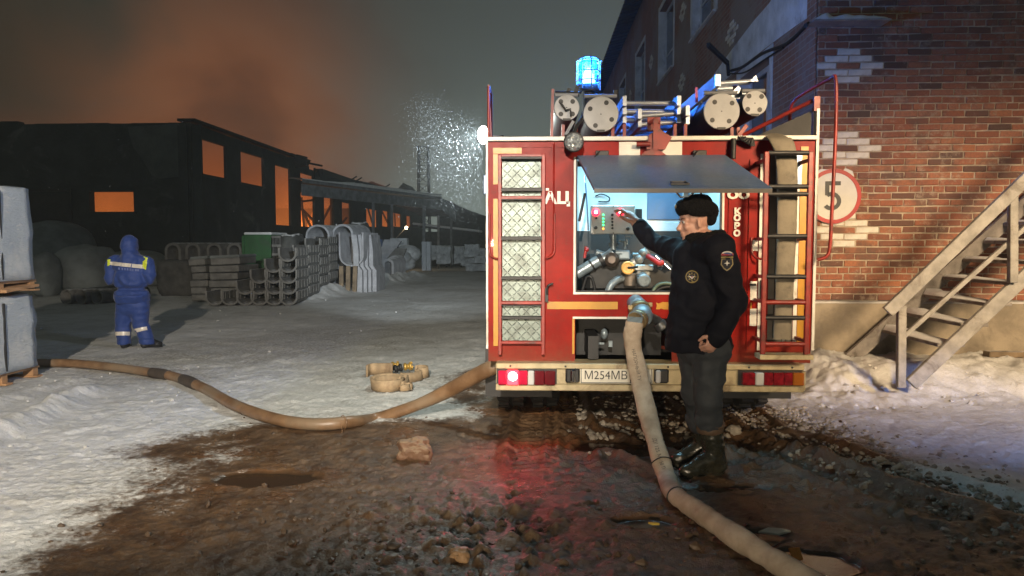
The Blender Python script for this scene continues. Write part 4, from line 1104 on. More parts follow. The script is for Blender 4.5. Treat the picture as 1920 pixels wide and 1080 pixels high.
for k, (a, c) in enumerate(((307, 340), (346, 376), (386, 416), (424, 454))):
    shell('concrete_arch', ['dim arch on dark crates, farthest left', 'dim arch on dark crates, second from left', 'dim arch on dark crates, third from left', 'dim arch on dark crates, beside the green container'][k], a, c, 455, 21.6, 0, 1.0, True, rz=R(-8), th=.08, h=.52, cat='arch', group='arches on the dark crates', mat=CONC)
def flat_stack(px0, px1, yt, Y, n, label, tilt):
    a, c = W(px0, yt, Y), W(px1, yt, Y); g = gz(a.x, Y); st = thing('panel_stack', label, 'stack', ((a.x + c.x) / 2, Y, g)); h = (a.z - g) / n; rr = random.Random(px0)
    for i in range(n):
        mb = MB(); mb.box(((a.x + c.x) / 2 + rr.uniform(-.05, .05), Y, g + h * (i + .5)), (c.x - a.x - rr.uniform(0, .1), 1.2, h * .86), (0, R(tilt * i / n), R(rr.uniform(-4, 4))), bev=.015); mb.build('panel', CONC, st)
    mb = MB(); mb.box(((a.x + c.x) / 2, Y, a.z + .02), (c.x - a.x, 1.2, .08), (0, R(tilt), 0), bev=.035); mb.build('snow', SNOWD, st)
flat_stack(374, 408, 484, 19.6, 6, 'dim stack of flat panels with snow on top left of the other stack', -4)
flat_stack(410, 466, 482, 19.2, 6, 'dim wider stack of flat panels with snow on top beside the trough stack', -3)
GREEN = M('green_painted_steel', (.012, .075, .018), .55, var=.3, scale=3, dirt=(.03, .05, .03), dirt_amt=.4)
a, c = W(455, 440, 21.4), W(508, 440, 21.4); g = thing('green_container', 'bright green steel bin with snow on its top behind the trough stack', 'bin', (a.x, 21.4, gz(a.x, 21)))
mb = MB(); mb.span(a.x, c.x, 21.4, 22.9, gz(a.x, 21) - .05, a.z, bev=.02); mb.build('body', GREEN, g)
mb = MB()
for t in (.02, .98): x = a.x + (c.x - a.x) * t; mb.span(x - .03, x + .03, 21.36, 21.399, .1, a.z - .04)
mb.build('rib', GREEN, g)
mb = MB(); mb.box(((a.x + c.x) / 2, 22.15, a.z + .035), (c.x - a.x, 1.4, .07), bev=.03); mb.build('snow', SNOWM, g)
a, c = W(510, 442, 21.2), W(527, 442, 21.2); g = thing('slatted_crate', 'narrow dark slatted crate next to the green bin', 'crate', (a.x, 21.2, 0)); zt = a.z
mb = MB()
for x in (a.x + .03, c.x - .03): mb.span(x - .03, x + .03, 21.2, 21.26, 0, zt)
mb.build('post', DKT, g)
for i in range(7):
    mb = MB(); mb.span(a.x, c.x, 21.16, 21.198, .15 + i * .25, .22 + i * .25); mb.build('slat', CONC, g)
mb = MB(); mb.span(a.x, c.x, 21.3, 22.3, 0, zt - .03); mb.build('body', DKT, g)
mound('dark_crate', 'dark snow topped crate between the slatted crate and the concrete arches', 528, 566, 440, 560, 21.8, 1.2, 'crate', mat=M('crate_snow_top', (.05, .05, .045), .8, var=.3, snow=.6), sq=8)
# cabinets on top at the shells
mound('dark_crate', 'dark box with a snow lid on the far side of the shells', 660, 690, 418, 545, 25.5, 1.2, 'crate', mat=M('crate_snow_lid', (.06, .06, .055), .8, var=.3, snow=.6), sq=9)

# ------------------------------------------------------------------ wrapped pallets at the left edge
def wrapped():
    WR = NT('stretch_wrap'); t = WR
    n1 = t.noise(2.2, 5, .6, t.coord('Object', (1, 1, .7))); n2 = t.noise(7, 6, .7, t.coord('Object', (1, 1, 3)))
    c = t.mix(t.ss(n1, .4, .62), (.38, .42, .45, 1), (.52, .53, .52, 1)); c = t.mix(t.ss(n2, .55, .75), c, (.60, .58, .54, 1))
    t.put(t.p.inputs['Base Color'], c); t.p.inputs['Roughness'].default_value = .25; t.bump(t.math('ADD', n2, t.noise(16, 5, .7, t.coord('Object', (1, 1, 4)), .8)), .8, .02)
    PAL = M('pallet_wood', (.36, .20, .095), .75, var=.3, scale=4, bump=.4, bscale=50)
    x1 = -5.66; x0 = x1 - 1.15; y0, y1 = 7.2, 8.28
    zb = gz(x0, y0)
    z1, z3 = W(46, 545, 8.28).z, W(40, 347, 8.28).z
    def load(name, label, za, zc, grp, off):
        r = thing(name, label, 'pallet load', ((x0 + x1) / 2, y0, za)); mb = MB()
        for k in range(6): mb.span(x0 + k * .196, x0 + k * .196 + .14, y0 - .02, y1, za + .10, za + .125)
        for y in (y0, (y0 + y1) / 2 - .05, y1 - .1): mb.span(x0, x1 + .02, y - .02, y + .08, za + .003, za + .022); [mb.span(x0 + q, x0 + q + .12, y - .01, y + .07, za + .023, za + .099) for q in (0, .5, 1.0)]
        mb.build('pallet', PAL, r)
        bm = bmesh.new(); bmesh.ops.create_cube(bm, size=1); bmesh.ops.bevel(bm, geom=[e for e in bm.edges if abs(e.verts[0].co.z - e.verts[1].co.z) > .5], offset=.07, segments=3, affect='EDGES'); bmesh.ops.subdivide_edges(bm, edges=[e for e in bm.edges if e.calc_length() > .3], cuts=9, use_grid_fill=True)
        h = zc - za - .13
        for v in bm.verts:
            q = v.co.copy(); tz = q.z + .5; s_ = 1 - .04 * tz ** 3 - .01 * math.sin(tz * 9)
            v.co = Vector((q.x * (x1 - x0) * s_, q.y * (y1 - y0) * s_, q.z * h)); n = mnoise.noise(Vector((q.x * 3, q.y * 3, q.z * 5 + off))) * .022 + .012 * abs(mnoise.noise(Vector((q.x * 2, q.y * 2 + q.z * 3, q.z * 9 + off)))); v.co += Vector((n, n * .7, 0))
            if tz > .95: v.co.z -= .05 * (abs(q.x) * 2) ** 3
        me = bpy.data.meshes.new('wrapping'); bm.to_mesh(me); bm.free(); me.materials.append(WR.m)
        for p_ in me.polygons: p_.use_smooth = True
        me.transform(Matrix.Translation(((x0 + x1) / 2, (y0 + y1) / 2, za + .13 + h / 2))); link('wrapping', me, r)
        mb = MB(); mb.span(x1 - .012, x1 + .012, 7.70, 7.712, za + .15, zc - .10); mb.build('seam', DARK, r)
        return r
    load('wrapped_pallet', 'lower white shrink wrapped pallet load standing on the snow', zb, z1, 'g', 0)
    load('wrapped_pallet', 'upper white shrink wrapped pallet load stacked on the lower one', z1 + .004, z3, 'g', 5)
    mb = MB(); mb.box((x1 - .1, 7.9, z1 + .055), (.35, .62, .03), (R(3), R(2), R(6)), bev=.004); mb.box((x1 - .08, 7.85, z1 + .03), (.30, .5, .02), (R(-3), R(-2), R(-4)), bev=.004); o = mb.build('plank_offcut', PAL, None, (x1 - .1, 7.9, z1)); tag(o, 'splintered orange plank ends sticking out between the two wrapped loads', 'plank')
wrapped()
# ------------------------------------------------------------------ fire engine, seen from behind
YT = 5.74
def tx(px): return W(px, 480, YT).x
def tz(py): return W(1220, py, YT).z
def T(px, py, dy=0): return Vector((tx(px), YT + dy, tz(py)))
def build_truck():
    t = thing('fire_truck', 'red fire engine seen from behind with open pump bay and blue beacon', 'fire engine', (tx(1220), YT + 3, 0))
    red = NT('truck_red'); n = red.noise(4, 5, .6); n2 = red.noise(18, 6, .7)
    c = red.mix(red.ss(n, .35, .65), (.185, .0065, .004, 1), (.25, .0095, .0055, 1))
    c = red.mix(red.math('MULTIPLY', red.ss(n2, .52, .74), .7), c, (.11, .028, .018, 1))
    pz = red.node('ShaderNodeSeparateXYZ'); red.L.new(red.node('ShaderNodeNewGeometry').outputs['Position'], pz.inputs[0])
    grime = red.math('MULTIPLY', red.ss(red.math('ADD', pz.outputs[2], red.math('MULTIPLY', n2, .5)), 1.1, .75), .6)
    c = red.mix(grime, c, (.13, .06, .035, 1))
    red.put(red.p.inputs['Base Color'], c); red.put(red.p.inputs['Roughness'], red.math('ADD', red.math('MULTIPLY', n2, .3), .22)); red.p.inputs['Coat Weight'].default_value = .04; red.p.inputs['Specular IOR Level'].default_value = .1; red.bump(n2, .06, .004)
    RED = red.m
    DRED = M('frame_red', (.23, .018, .012), .45, var=.3, scale=9, bump=.2, dirt=(.05, .025, .02), dirt_amt=.5)
    WHT = M('truck_white', (.60, .58, .53), .4, var=.12, scale=5, bump=.05, dirt=(.3, .26, .2), dirt_amt=.35)
    CRM = M('bumper_cream', (.45, .375, .225), .45, var=.2, scale=7, bump=.1, dirt=(.13, .08, .04), dirt_amt=.62)
    YEL = M('stripe_yellow', (.42, .20, .005), .4, var=.12, scale=7, bump=.05, dirt=(.25, .13, .03), dirt_amt=.3)
    BLK = M('truck_black', (.014, .014, .015), .55, var=.3, scale=9)
    GRY = M('hatch_grey_bluelit', (.075, .125, .21), .4, var=.1, scale=3, bump=.08, dirt=(.10, .11, .12), dirt_amt=.25)  # grey with blue light mixed into the colour
    ALU = M('aluminium', (.50, .51, .52), .38, metal=.85, var=.2, scale=8, bump=.2, bscale=60, dirt=(.2, .2, .2), dirt_amt=.3)
    PIPE = M('pipe_grey_blue', (.22, .27, .30), .35, metal=.35, var=.25, scale=9, bump=.2, dirt=(.07, .07, .07), dirt_amt=.4)
    CHR = M('chrome', (.6, .6, .62), .15, metal=1, bump=0)
    CHQ = NT('tread_plate'); q = CHQ
    q.p.inputs['Metallic'].default_value = .6; q.p.inputs['Roughness'].default_value = .45; nn = q.noise(9, 5, .6)
    q.put(q.p.inputs['Base Color'], q.mix(q.ss(nn, .4, .7), (.175, .21, .195, 1), (.10, .115, .105, 1)))
    xl, xr = tx(915.5), tx(1524); zt, zb = tz(263), tz(679); z_hi = zt
    oL, oR, oT, oB = tx(1079), tx(1352), tz(294), tz(548)
    lL, lR, lT = tx(1078), tx(1262), tz(597)
    YF = YT + 4.0
    # --- shell
    mb = MB()
    def pan(x0, x1, z0, z1, y0=YT, y1=YT + .025): mb.span(x0, x1, y0, y1, z0, z1)
    pan(xl, oL, zb, zt); pan(oR, xr, zb, zt); pan(oL, oR, oT, zt); pan(oL, oR, lT, oB); pan(lR, oR, zb, lT); pan(oL, lL + .0, zb, lT) if lL > oL else None
    mb.span(xl, xl + .025, YT + .026, YF, zb, zt); mb.span(xr - .025, xr, YT + .026, YF, zb, zt)
    mb.span(xl + .026, xr - .026, YT + .026, YF, zt - .026, zt - .001); mb.span(xl + .026, xr - .026, YF - .03, YF, zb, zt - .027); mb.span(xl + .026, xr - .026, YT + .7, YF - .04, zb, zb + .03)
    body = mb.build('body', RED, t)
    # raised seams / door frames on the rear
    mb = MB()
    for a, b_, z0, z1 in ((1036, 1040, 300, 478),):
        pass
    mb.tube([T(1038, 268, -.004), T(1038, 460, -.004), T(1036, 474, -.004), T(1030, 482, -.004)], .007, 6); mb.build('seam', RED, t)
    for a_, b2, d_, z0, z1 in ((tx(1364), tx(1367), .008, tz(660), tz(270)), (tx(1402), tx(1408), .012, tz(655), tz(300)), (tx(1425), tx(1427), .02, tz(655), tz(290)), (xl + .02, tx(1078), .006, tz(276), tz(273))):
        mb = MB(); mb.span(a_, b2, YT - d_, YT - .001, z0, z1); mb.build('seam', RED, t)
    # top rail, white edge strips
    mb = MB(); mb.span(xl - .01, xr + .01, YT - .03, YT - .001, zt - .004, zt + .028, bev=.004); mb.span(xl - .016, xl - .001, YT - .012, YT + .05, tz(655), zt - .006); mb.span(xr + .001, xr + .022, YT - .014, YT + .05, tz(655), tz(206)); mb.build('edge_strip', WHT, t)
    # white squares beside the bracket
    mb = MB(); mb.span(tx(1159), tx(1198), YT - .005, YT - .001, tz(293), tz(266)); mb.build('white_panel', WHT, t)
    mb = MB(); mb.span(tx(1232), tx(1276), YT - .005, YT - .001, tz(293), tz(266)); mb.build('white_panel', WHT, t)
    # yellow reflective stripes
    def stripe(px0, px1, py0, py1, rag=0, dy=-.003):
        mb = MB(); mb.span(tx(px0), tx(px1), YT + dy - .002, YT + dy, tz(py1), tz(py0)); mb.build('yellow_stripe', YEL, t)
    stripe(925, 935, 288, 345); stripe(925, 934, 372, 650); stripe(925, 978, 274, 287); stripe(1026, 1159, 566, 580)
    mb = MB(); O = T(1231, 580, -.004); k = .0041
    mb.prism([(0, 0), (6 * k, 0), (9 * k, 2 * k), (15 * k, 0), (30 * k, 0), (30 * k, 13 * k), (12 * k, 14 * k), (5 * k, 11 * k), (0, 13 * k), (1.5 * k, 7 * k)], .002, O, (1, 0, 0), (0, 0, 1)); mb.build('yellow_stripe', YEL, t)
    stripe(1390, 1411, 567, 578); stripe(1497, 1511, 276, 642)
    # pale reflective tape by the right ladder
    mb = MB(); mb.span(tx(1421), tx(1428), YT - .024, YT - .021, tz(655), tz(290)); mb.span(tx(1489), tx(1496), YT - .005, YT - .002, tz(642), tz(300)); mb.span(tx(1470), tx(1474), YT - .006, YT - .003, tz(640), tz(350)); mb.build('reflective_tape', WHT, t)
    for a, b_ in ((527, 562), (578, 610), (450, 470)):
        mb = MB(); mb.span(tx(1407), tx(1419.5), YT - .016, YT - .013, tz(b_), tz(a)); mb.build('reflective_tape', WHT, t)
    # lettering
    wall_text('АЦ', .135, Vector(((tx(1021) + tx(1066)) / 2, YT - .0085, tz(372))), WHT, t, sx=1.02, sz=.88, bold=.006)
    mb = MB(); mb.span(tx(1016), tx(1020.5), YT - .0085, YT - .0065, tz(366), tz(354)); mb.span(tx(1023), tx(1029), YT - .0085, YT - .0065, tz(357), tz(352.5)); mb.build('lettering', WHT, t)
    wall_text('ОО', .098, Vector((tx(1381.5), YT - .0145, tz(367))), WHT, t, sx=1.12, sz=.72, bold=.006)
    for ch, py in (('К', 397), ('О', 409.5), ('Р', 424), ('О', 438)):
        wall_text(ch, .066, Vector((tx(1380), YT - .0145, tz(py))), WHT, t, sx=1.05, sz=.92, bold=.004)
    # --- left tread-plate panel with its step ladder
    x0, x1, z0, z1 = tx(942), tx(1014), tz(640), tz(296)
    mb = MB(); mb.span(x0, x1, YT - .012, YT - .002, z0, z1)
    mb.build('tread_plate', q.m, t)
    lm = MB(); a = 0
    nx, nz = 8, 37
    for i in range(nx):
        for j in range(nz):
            x = x0 + (x1 - x0) * (i + .5) / nx; z = z0 + (z1 - z0) * (j + .5) / nz
            s_ = 1 if (i + j) % 2 else -1; L_ = .028; w = .0058; d = Vector((L_ * .72, 0, s_ * L_ * .72)); e = Vector((-s_ * w * .7, 0, w * .7)); p = Vector((x, YT - .0122, z)); h = Vector((0, -.0035, 0))
            lm.add([p - d, p + e, p + d, p - e, p - d * .6 + h, p + e * .4 + h, p + d * .6 + h, p - e * .4 + h], [(0, 1, 5, 4), (1, 2, 6, 5), (2, 3, 7, 6), (3, 0, 4, 7), (4, 5, 6, 7)], False)
    o = lm.build('tread_plate_lugs', q.m, t); o['kind'] = 'stuff'
    lad = thing('step_ladder_frame', None, None, Vector((0, 0, 0))); lad.parent = t; lad.location = (0, 0, 0)
    mb = MB()
    for px in (938, 1018.5): mb.span(tx(px) - .014, tx(px) + .014, YT - .075, YT - .045, tz(664), tz(290), bev=.004)
    mb.span(tx(938), tx(1018), YT - .07, YT - .05, tz(297), tz(291))
    for py in (300, 420, 540, 640):
        for px in (938, 1018.5): mb.span(tx(px) - .01, tx(px) + .01, YT - .044, YT - .001, tz(py) - .012, tz(py) + .012)
    fr = mb.build('rail', DRED, lad)
    for py, hh, col in ((297, .022, BLK), (356, .028, BLK), (371, .026, DRED), (374.5, .012, BLK), (447, .03, BLK), (521, .026, BLK), (567, .026, DRED), (572, .012, BLK), (595, .024, BLK), (641, .024, DRED)):
        mb = MB(); mb.span(tx(940), tx(1017), YT - .074, YT - .04, tz(py) - hh / 2, tz(py) + hh / 2, bev=.004); mb.build('rung', col, lad)
    # grab loops, latch
    mb = MB()
    mb.tube(smooth_path([T(1040, 400, -.01), T(1040, 462, -.02), T(1036, 478, -.03), T(1024, 484, -.05)], 5), .008, 6)
    mb.tube(smooth_path([T(918, 400, -.01), T(918, 470, -.02), T(924, 482, -.03), T(936, 486, -.05)], 5), .008, 6)
    mb.build('grab_handle', DRED, t)
    mb = MB(); mb.span(tx(1021), tx(1028), YT - .05, YT - .002, tz(566), tz(540)); mb.tube(smooth_path([T(1026, 552, -.05), T(1027, 536, -.06), T(1037, 531, -.06)], 4), .008, 6); mb.build('latch', BLK, t)
    # --- pump bay
    bay = thing('pump_bay', None, None, Vector((0, 0, 0))); bay.parent = t; bay.location = (0, 0, 0)
    YB2 = YT + .72
    LIN = M('bay_paint', (.46, .48, .49), .5, var=.12, scale=4, bump=.05, dirt=(.3, .31, .32), dirt_amt=.2)
    BAYD = M('bay_shade', (.010, .011, .012), .6, var=.3, scale=5)  # near black: shade low in the bay and recess put into the colour
    zs = tz(430)
    mb = MB(); mb.span(oL + .012, oR - .012, YB2, YB2 + .02, zs, oT); mb.span(oL - .02, oL - .003, YT + .03, YB2, zs, oT + .04); mb.span(oR + .003, oR + .02, YT + .03, YB2, zs, oT + .04); mb.span(oL, oR, YT + .03, YB2, oT + .045, oT + .06); mb.build('lining', LIN, bay)
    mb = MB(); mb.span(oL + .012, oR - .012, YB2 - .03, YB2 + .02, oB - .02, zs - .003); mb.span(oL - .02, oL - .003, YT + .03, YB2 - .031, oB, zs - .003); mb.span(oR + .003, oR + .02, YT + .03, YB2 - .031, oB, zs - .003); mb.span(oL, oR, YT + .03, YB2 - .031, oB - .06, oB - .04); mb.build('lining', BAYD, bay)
    # white trim round the opening
    w = .016; mb = MB()
    mb.span(oL - w, oL, YT - .012, YT - .001, oB - w, oT); mb.span(oR, oR + w, YT - .012, YT - .001, oB - w, oT); mb.span(oL, oR, YT - .012, YT - .001, oB - w, oB); mb.build('opening_trim', WHT, bay)
    mb = MB(); mb.span(oL, oL + .012, YT - .008, YT + .02, oB, oT); mb.span(oR - .012, oR, YT - .008, YT + .02, oB, oT); mb.span(oL + .012, oR - .012, YT - .008, YT + .02, oB, oB + .012); mb.build('rubber_seal', BLK, bay)
    # grey cupboard door on the back wall
    p0, p1 = W(1213, 412, YB2), W(1292, 361, YB2)
    mb = MB(); mb.span(p0.x, p1.x, YB2 - .016, YB2 - .002, p0.z, p1.z, bev=.004); mb.build('grey_cover', GRY, bay)
    mb = MB(); mb.span(p0.x - .05, oR - .03, YB2 - .02, YB2 - .003, p0.z - .10, p0.z - .02, bev=.004); mb.build('shelf_edge', LIN, bay)
    # wires and hanging strap
    mb = MB(); mb.tube(smooth_path([W(1116, 368, YB2 - .03), W(1128, 364, YB2 - .04), W(1142, 370, YB2 - .04), W(1140, 378, YB2 - .03), W(1122, 378, YB2 - .03)], 5), .006, 6); mb.build('wire', BLK, bay)
    mb = MB(); mb.tube([W(1097, 362, YT + .10), W(1086, 415, YT + .12)], .012, 8); mb.build('strut', BLK, bay)
    mb = MB(); mb.tube([W(1097, 330, YT + .25), W(1101, 390, YT + .25), W(1103, 432, YT + .25)], .02, 6, flat=.3); mb.build('strap', GRY, bay)
    # control panel
    YC = YT + .20
    c0, c1 = W(1108, 439, YC), W(1191, 385, YC); PAN = M('panel_cream', (.40, .385, .345), .45, var=.1, scale=6, bump=.05, dirt=(.2, .19, .17), dirt_amt=.25)
    cp = thing('control_panel', None, None, Vector((0, 0, 0))); cp.parent = t; cp.location = (0, 0, 0)
    mb = MB(); mb.span(c0.x, c1.x, YC, YC + .12, c0.z, c1.z, bev=.006); mb.build('case', PAN, cp)
    mb = MB()
    for px, py in ((1110, 387), (1189, 387), (1110, 437), (1189, 437), (1150, 387), (1150, 437)):
        p = W(px, py, YC); mb.cyl(p + Vector((0, -.003, 0)), p, .005, 8)
    mb.build('screw', BLK, cp)
    LR = EM('red_lamp', (1, .012, .03), 9); LRC = EM('red_lamp_core', (1, .28, .25), 26); LG = EM('green_led', (.06, 1, .25), 3); LO = EM('orange_led', (1, .35, .04), 3)
    for px in (1117, 1163):
        p = W(px, 398, YC); mb = MB(); mb.lathe([(.030, 0), (.030, .006), (.026, .012), (0.0, .020)], p + Vector((0, -.001, 0)), (0, -1, 0), 16); mb.mi = 1; mb.ball(p + Vector((0, -.018, 0)), (.013, .008, .013), 10, 6); mb.build('indicator_lamp', [LR, LRC], cp)
    for i, py in enumerate((403, 410, 416, 422)):
        p = W(1131, py, YC); mb = MB(); mb.ball(p, .0085, 8, 6); mb.build('indicator_lamp', LG, cp)
    p = W(1131, 429, YC); mb = MB(); mb.ball(p, .009, 8, 6); mb.build('indicator_lamp', LO, cp)
    for px, py, r in ((1148, 403, .011), (1148, 410, .009), (1148, 416, .009), (1148, 422, .009), (1148, 428, .009), (1117, 427, .014), (1177, 429, .014), (1118, 409, .009), (1177, 409, .009)):
        p = W(px, py, YC); mb = MB(); mb.lathe([(r, 0), (r, .012), (r * .8, .016)], p + Vector((0, -.001, 0)), (0, -1, 0), 12); mb.build('knob', BLK, cp)
    mb = MB(); p0, p1 = W(1192, 410, YC + .08), W(1203, 392, YC + .08); mb.span(p0.x, p1.x, YC + .05, YC + .14, p0.z, p1.z); mb.build('bracket', BLK, cp)
    # pump and plumbing
    pu = thing('pump', None, None, Vector((0, 0, 0))); pu.parent = t; pu.location = (0, 0, 0); yp = YT + .30
    def P(px, py, d=0): return W(px, py, yp + d)
    def part(fn, name, mat):
        mb = MB(); fn(mb); return mb.build(name, mat, pu)
    part(lambda m: m.tube(smooth_path([P(1080, 514), P(1098, 503), P(1120, 490), P(1136, 484), P(1150, 474)], 4), .046, 14), 'pipe', PIPE)
    part(lambda m: (m.cyl(P(1124, 490, -.01), P(1131, 486, -.01), .056, 14), m.cyl(P(1108, 498, 0), P(1111, 496, 0), .051, 14)), 'pipe_clamp', BLK)
    part(lambda m: m.tube([P(1117, 473, .05), P(1140, 480, .05)], .026, 10), 'pipe', PIPE)
    part(lambda m: (m.ball(P(1147, 487, -.03), .062, 14, 10), m.cyl(P(1147, 487, -.03), P(1147, 487, -.13), .03, 12)), 'valve', M('valve_brown', (.10, .075, .06), .45, metal=.4, var=.3))
    part(lambda m: (m.cyl(P(1150, 468), P(1150, 440), .024, 12), m.lathe([(.036, 0), (.036, .03)], P(1150, 461), (0, 0, 1), 6), m.lathe([(.033, 0), (.033, .025)], P(1150, 447), (0, 0, 1), 6), m.cyl(P(1141, 459), P(1159, 459), .014, 8)), 'pipe', PIPE)
    part(lambda m: (m.span(P(1163, 0).x, P(1186, 0).x, yp - .02, yp + .1, P(1163, 487).z, P(1163, 469).z, bev=.012), m.cyl(P(1154, 474), P(1165, 474), .025, 10), m.cyl(P(1186, 478), P(1196, 478), .02, 10)), 'pump_block', PIPE)
    part(lambda m: (m.span(P(1194, 0).x, P(1230, 0).x, yp - .04, yp + .12, P(1194, 507).z, P(1194, 496).z, bev=.008), m.span(P(1198, 0).x, P(1224, 0).x, yp - .03, yp + .12, P(1194, 518).z, P(1194, 508).z, bev=.01), m.cyl(P(1186, 494, .02), P(1214, 470, .02), .034, 12), m.ball(P(1206, 474, .0), .036, 12, 8), m.ball(P(1198, 486, .0), .04, 12, 8)), 'pump_block', M('pump_cast_pale', (.34, .36, .36), .45, metal=.3, var=.25, dirt=(.12, .11, .10), dirt_amt=.4))
    part(lambda m: (m.cyl(P(1232, 500), P(1242, 500), .022, 10), m.cyl(P(1240, 505), P(1240, 486), .014, 8), m.lathe([(.03, 0), (.03, .012)], P(1237, 500), (1, 0, 0), 6), m.cyl(P(1228, 480, .02), P(1256, 506, .02), .02, 8)), 'pipe', CHR)
    part(lambda m: m.tube(smooth_path([P(1214, 480, -.04), P(1224, 486, -.08), P(1236, 494, -.10), P(1244, 490, -.10)], 4), [.022] * 12 + [.012], 8), 'red_handle', M('handle_red', (.42, .03, .03), .35, var=.1))
    YW_ = M('hand_wheel_yellow', (.62, .36, .10), .4, var=.15, bump=.05)
    c = P(1177, 502, -.10); r = .053
    part(lambda m: (m.lathe([(r * .55, 0), (r, 0), (r, .016), (r * .62, .022), (r * .62, .012)], c, (0, -1, 0), 28), m.bar(c + Vector((-r * .7, -.010, 0)), c + Vector((r * .7, -.010, 0)), .02, .02), m.bar(c + Vector((0, -.011, -r * .7)), c + Vector((0, -.011, r * .7)), .02, .018)), 'hand_wheel', YW_)
    part(lambda m: (m.cyl(c, c + Vector((0, .14, .0)), .016, 8), m.cyl(c + Vector((0, -.02, 0)), c + Vector((.07, -.06, .01)), .009, 8)), 'spindle', BLK)
    part(lambda m: (m.cyl(P(1181, 512), P(1181, 535), .05, 14), m.cyl(P(1181, 512, .0), P(1181, 515, .0), .062, 14)), 'pipe', M('pump_brown', (.13, .11, .09), .5, metal=.3, var=.3))
    d0 = P(1207, 526, -.10)
    part(lambda m: (m.cyl(d0 + Vector((.0, .2, .05)), d0, .05, 18), m.lathe([(.052, 0), (.055, .012), (.04, .02)], d0, Vector((0, -1, -.15)), 18)), 'outlet_cap', PIPE)
    part(lambda m: m.tube(smooth_path([P(1140, 548, -.05), P(1146, 534, -.05), P(1158, 524, -.02), P(1172, 520, .02)], 5), .03, 10), 'pipe', PIPE)
    part(lambda m: m.tube(smooth_path([P(1092, 545), P(1100, 520, .05), P(1110, 522, .05), P(1116, 546, 0)], 5), .012, 8), 'hose', BLK)
    part(lambda m: m.tube(smooth_path([P(1224, 545), P(1234, 534), P(1250, 531), P(1266, 536)], 5), .014, 8), 'hose', M('hose_green', (.08, .12, .09), .5))
    part(lambda m: m.tube(smooth_path([P(1226, 549), P(1238, 541), P(1254, 538), P(1266, 544)], 5), .012, 8), 'hose', BLK)
    part(lambda m: (m.cyl(P(1172, 452), P(1172, 466), .012, 8), m.cyl(P(1160, 452), P(1176, 452), .009, 8), m.cyl(P(1176, 448), P(1176, 458), .014, 8), m.cyl(P(1172, 443), P(1184, 443), .008, 8)), 'pipe', PIPE)
    part(lambda m: m.span(oL + .1, oR - .05, YB2 - .36, YB2 - .04, oB - .03, tz(478), bev=.04), 'pump_housing', BAYD)
    part(lambda m: (m.cyl(P(1099, 462, -.1), P(1096, 484, -.1), .012, 8), m.ball(P(1100, 468, -.1), .02, 8, 6)), 'red_handle', M('handle_red_dark', (.28, .02, .02), .4))
    # --- flap, hinged at the top, propped open
    HW_ = (W(1082, 295, YT).x, W(1357, 294, YT).x); yh = YT - .028; zh = tz(297)
    far = Vector((0, -.97, -.325)); nrm = far.cross(Vector((1, 0, 0))).normalized()
    p0, p1 = W(1114, 359, 4.775), W(1447, 359, 4.775)
    mb = MB(); th = .022
    A, B, C_, D = Vector((HW_[0], yh, zh)), Vector((HW_[1], yh, zh)), p1, p0
    up = Vector((0, -.31, .95)).normalized() * th
    mb.add([A, B, C_, D, A + up, B + up, C_ + up, D + up], [(0, 1, 2, 3)[::-1], (4, 5, 6, 7), (0, 1, 5, 4), (1, 2, 6, 5), (2, 3, 7, 6), (3, 0, 4, 7)])
    fl = mb.build('hatch', GRY, t)
    mb = MB(); e = (D - C_).normalized(); mb.bar(D + Vector((0, -.005, .004)), C_ + Vector((0, -.005, .004)), .012, .026); mb.build('hatch_edge', M('hatch_edge', (.06, .05, .045), .5), fl)
    m = D.lerp(C_, .5) * .93 + A.lerp(B, .5) * .07; u_ = (A - D).normalized(); dn = -up.normalized()
    mb = MB()
    for s_ in (-1, 1): mb.bar(m + Vector((s_ * .055, 0, 0)) - dn * .03, m + Vector((s_ * .045, 0, 0)) + u_ * .06 - dn * .03, .012, .008)
    mb.bar(m + Vector((-.06, 0, 0)) - dn * .03, m + Vector((.06, 0, 0)) - dn * .03, .014, .01); mb.bar(m + u_ * .06 + Vector((-.05, 0, 0)) - dn * .03, m + u_ * .06 + Vector((.05, 0, 0)) - dn * .03, .012, .01); mb.build('handle', BLK, fl)
    mb = MB(); p = D.lerp(C_, .52); mb.box(p + Vector((0, .02, -.02)), (.03, .03, .03)); mb.tube([p + Vector((-.06, 0.02, -.0)), p + Vector((-.03, .02, -.035)), p + Vector((.02, .02, -.03)), p + Vector((.06, .02, 0))], .007, 6); mb.build('catch', CHR, fl)
    for px in (1127, 1308):
        p = T(px, 289, -.012); mb = MB(); mb.span(p.x - .05, p.x + .05, YT - .035, YT - .006, p.z - .02, p.z + .025, bev=.004); mb.cyl((p.x - .06, YT - .03, zh + .005), (p.x + .06, YT - .03, zh + .005), .012, 8)
        mb.tube(smooth_path([p + Vector((-.02, -.03, .02)), p + Vector((-.06, -.08, -.03)), p + Vector((-.09, -.10, -.06)), p + Vector((-.02, -.12, -.05)), p + Vector((.04, -.14, -.07))], 4), .004, 6); mb.build('hinge', BLK, t)
    # --- lower recess and its frame
    mb = MB(); mb.span(lL, lR, YT + .5, YT + .52, zb - .02, lT); mb.span(lL - .02, lL - .002, YT + .03, YT + .5, zb, lT); mb.span(lL, lR, YT + .03, YT + .5, lT + .002, lT + .015); mb.build('recess', BAYD, t)
    mb = MB(); mb.span(lL - .016, tx(1176), YT - .010, YT - .001, lT - .004, lT + .012); mb.build('frame', WHT, t)
    mb = MB(); mb.span(lL - .018, lL - .001, YT - .010, YT - .001, tz(664), lT - .006); mb.build('yellow_stripe', YEL, t)
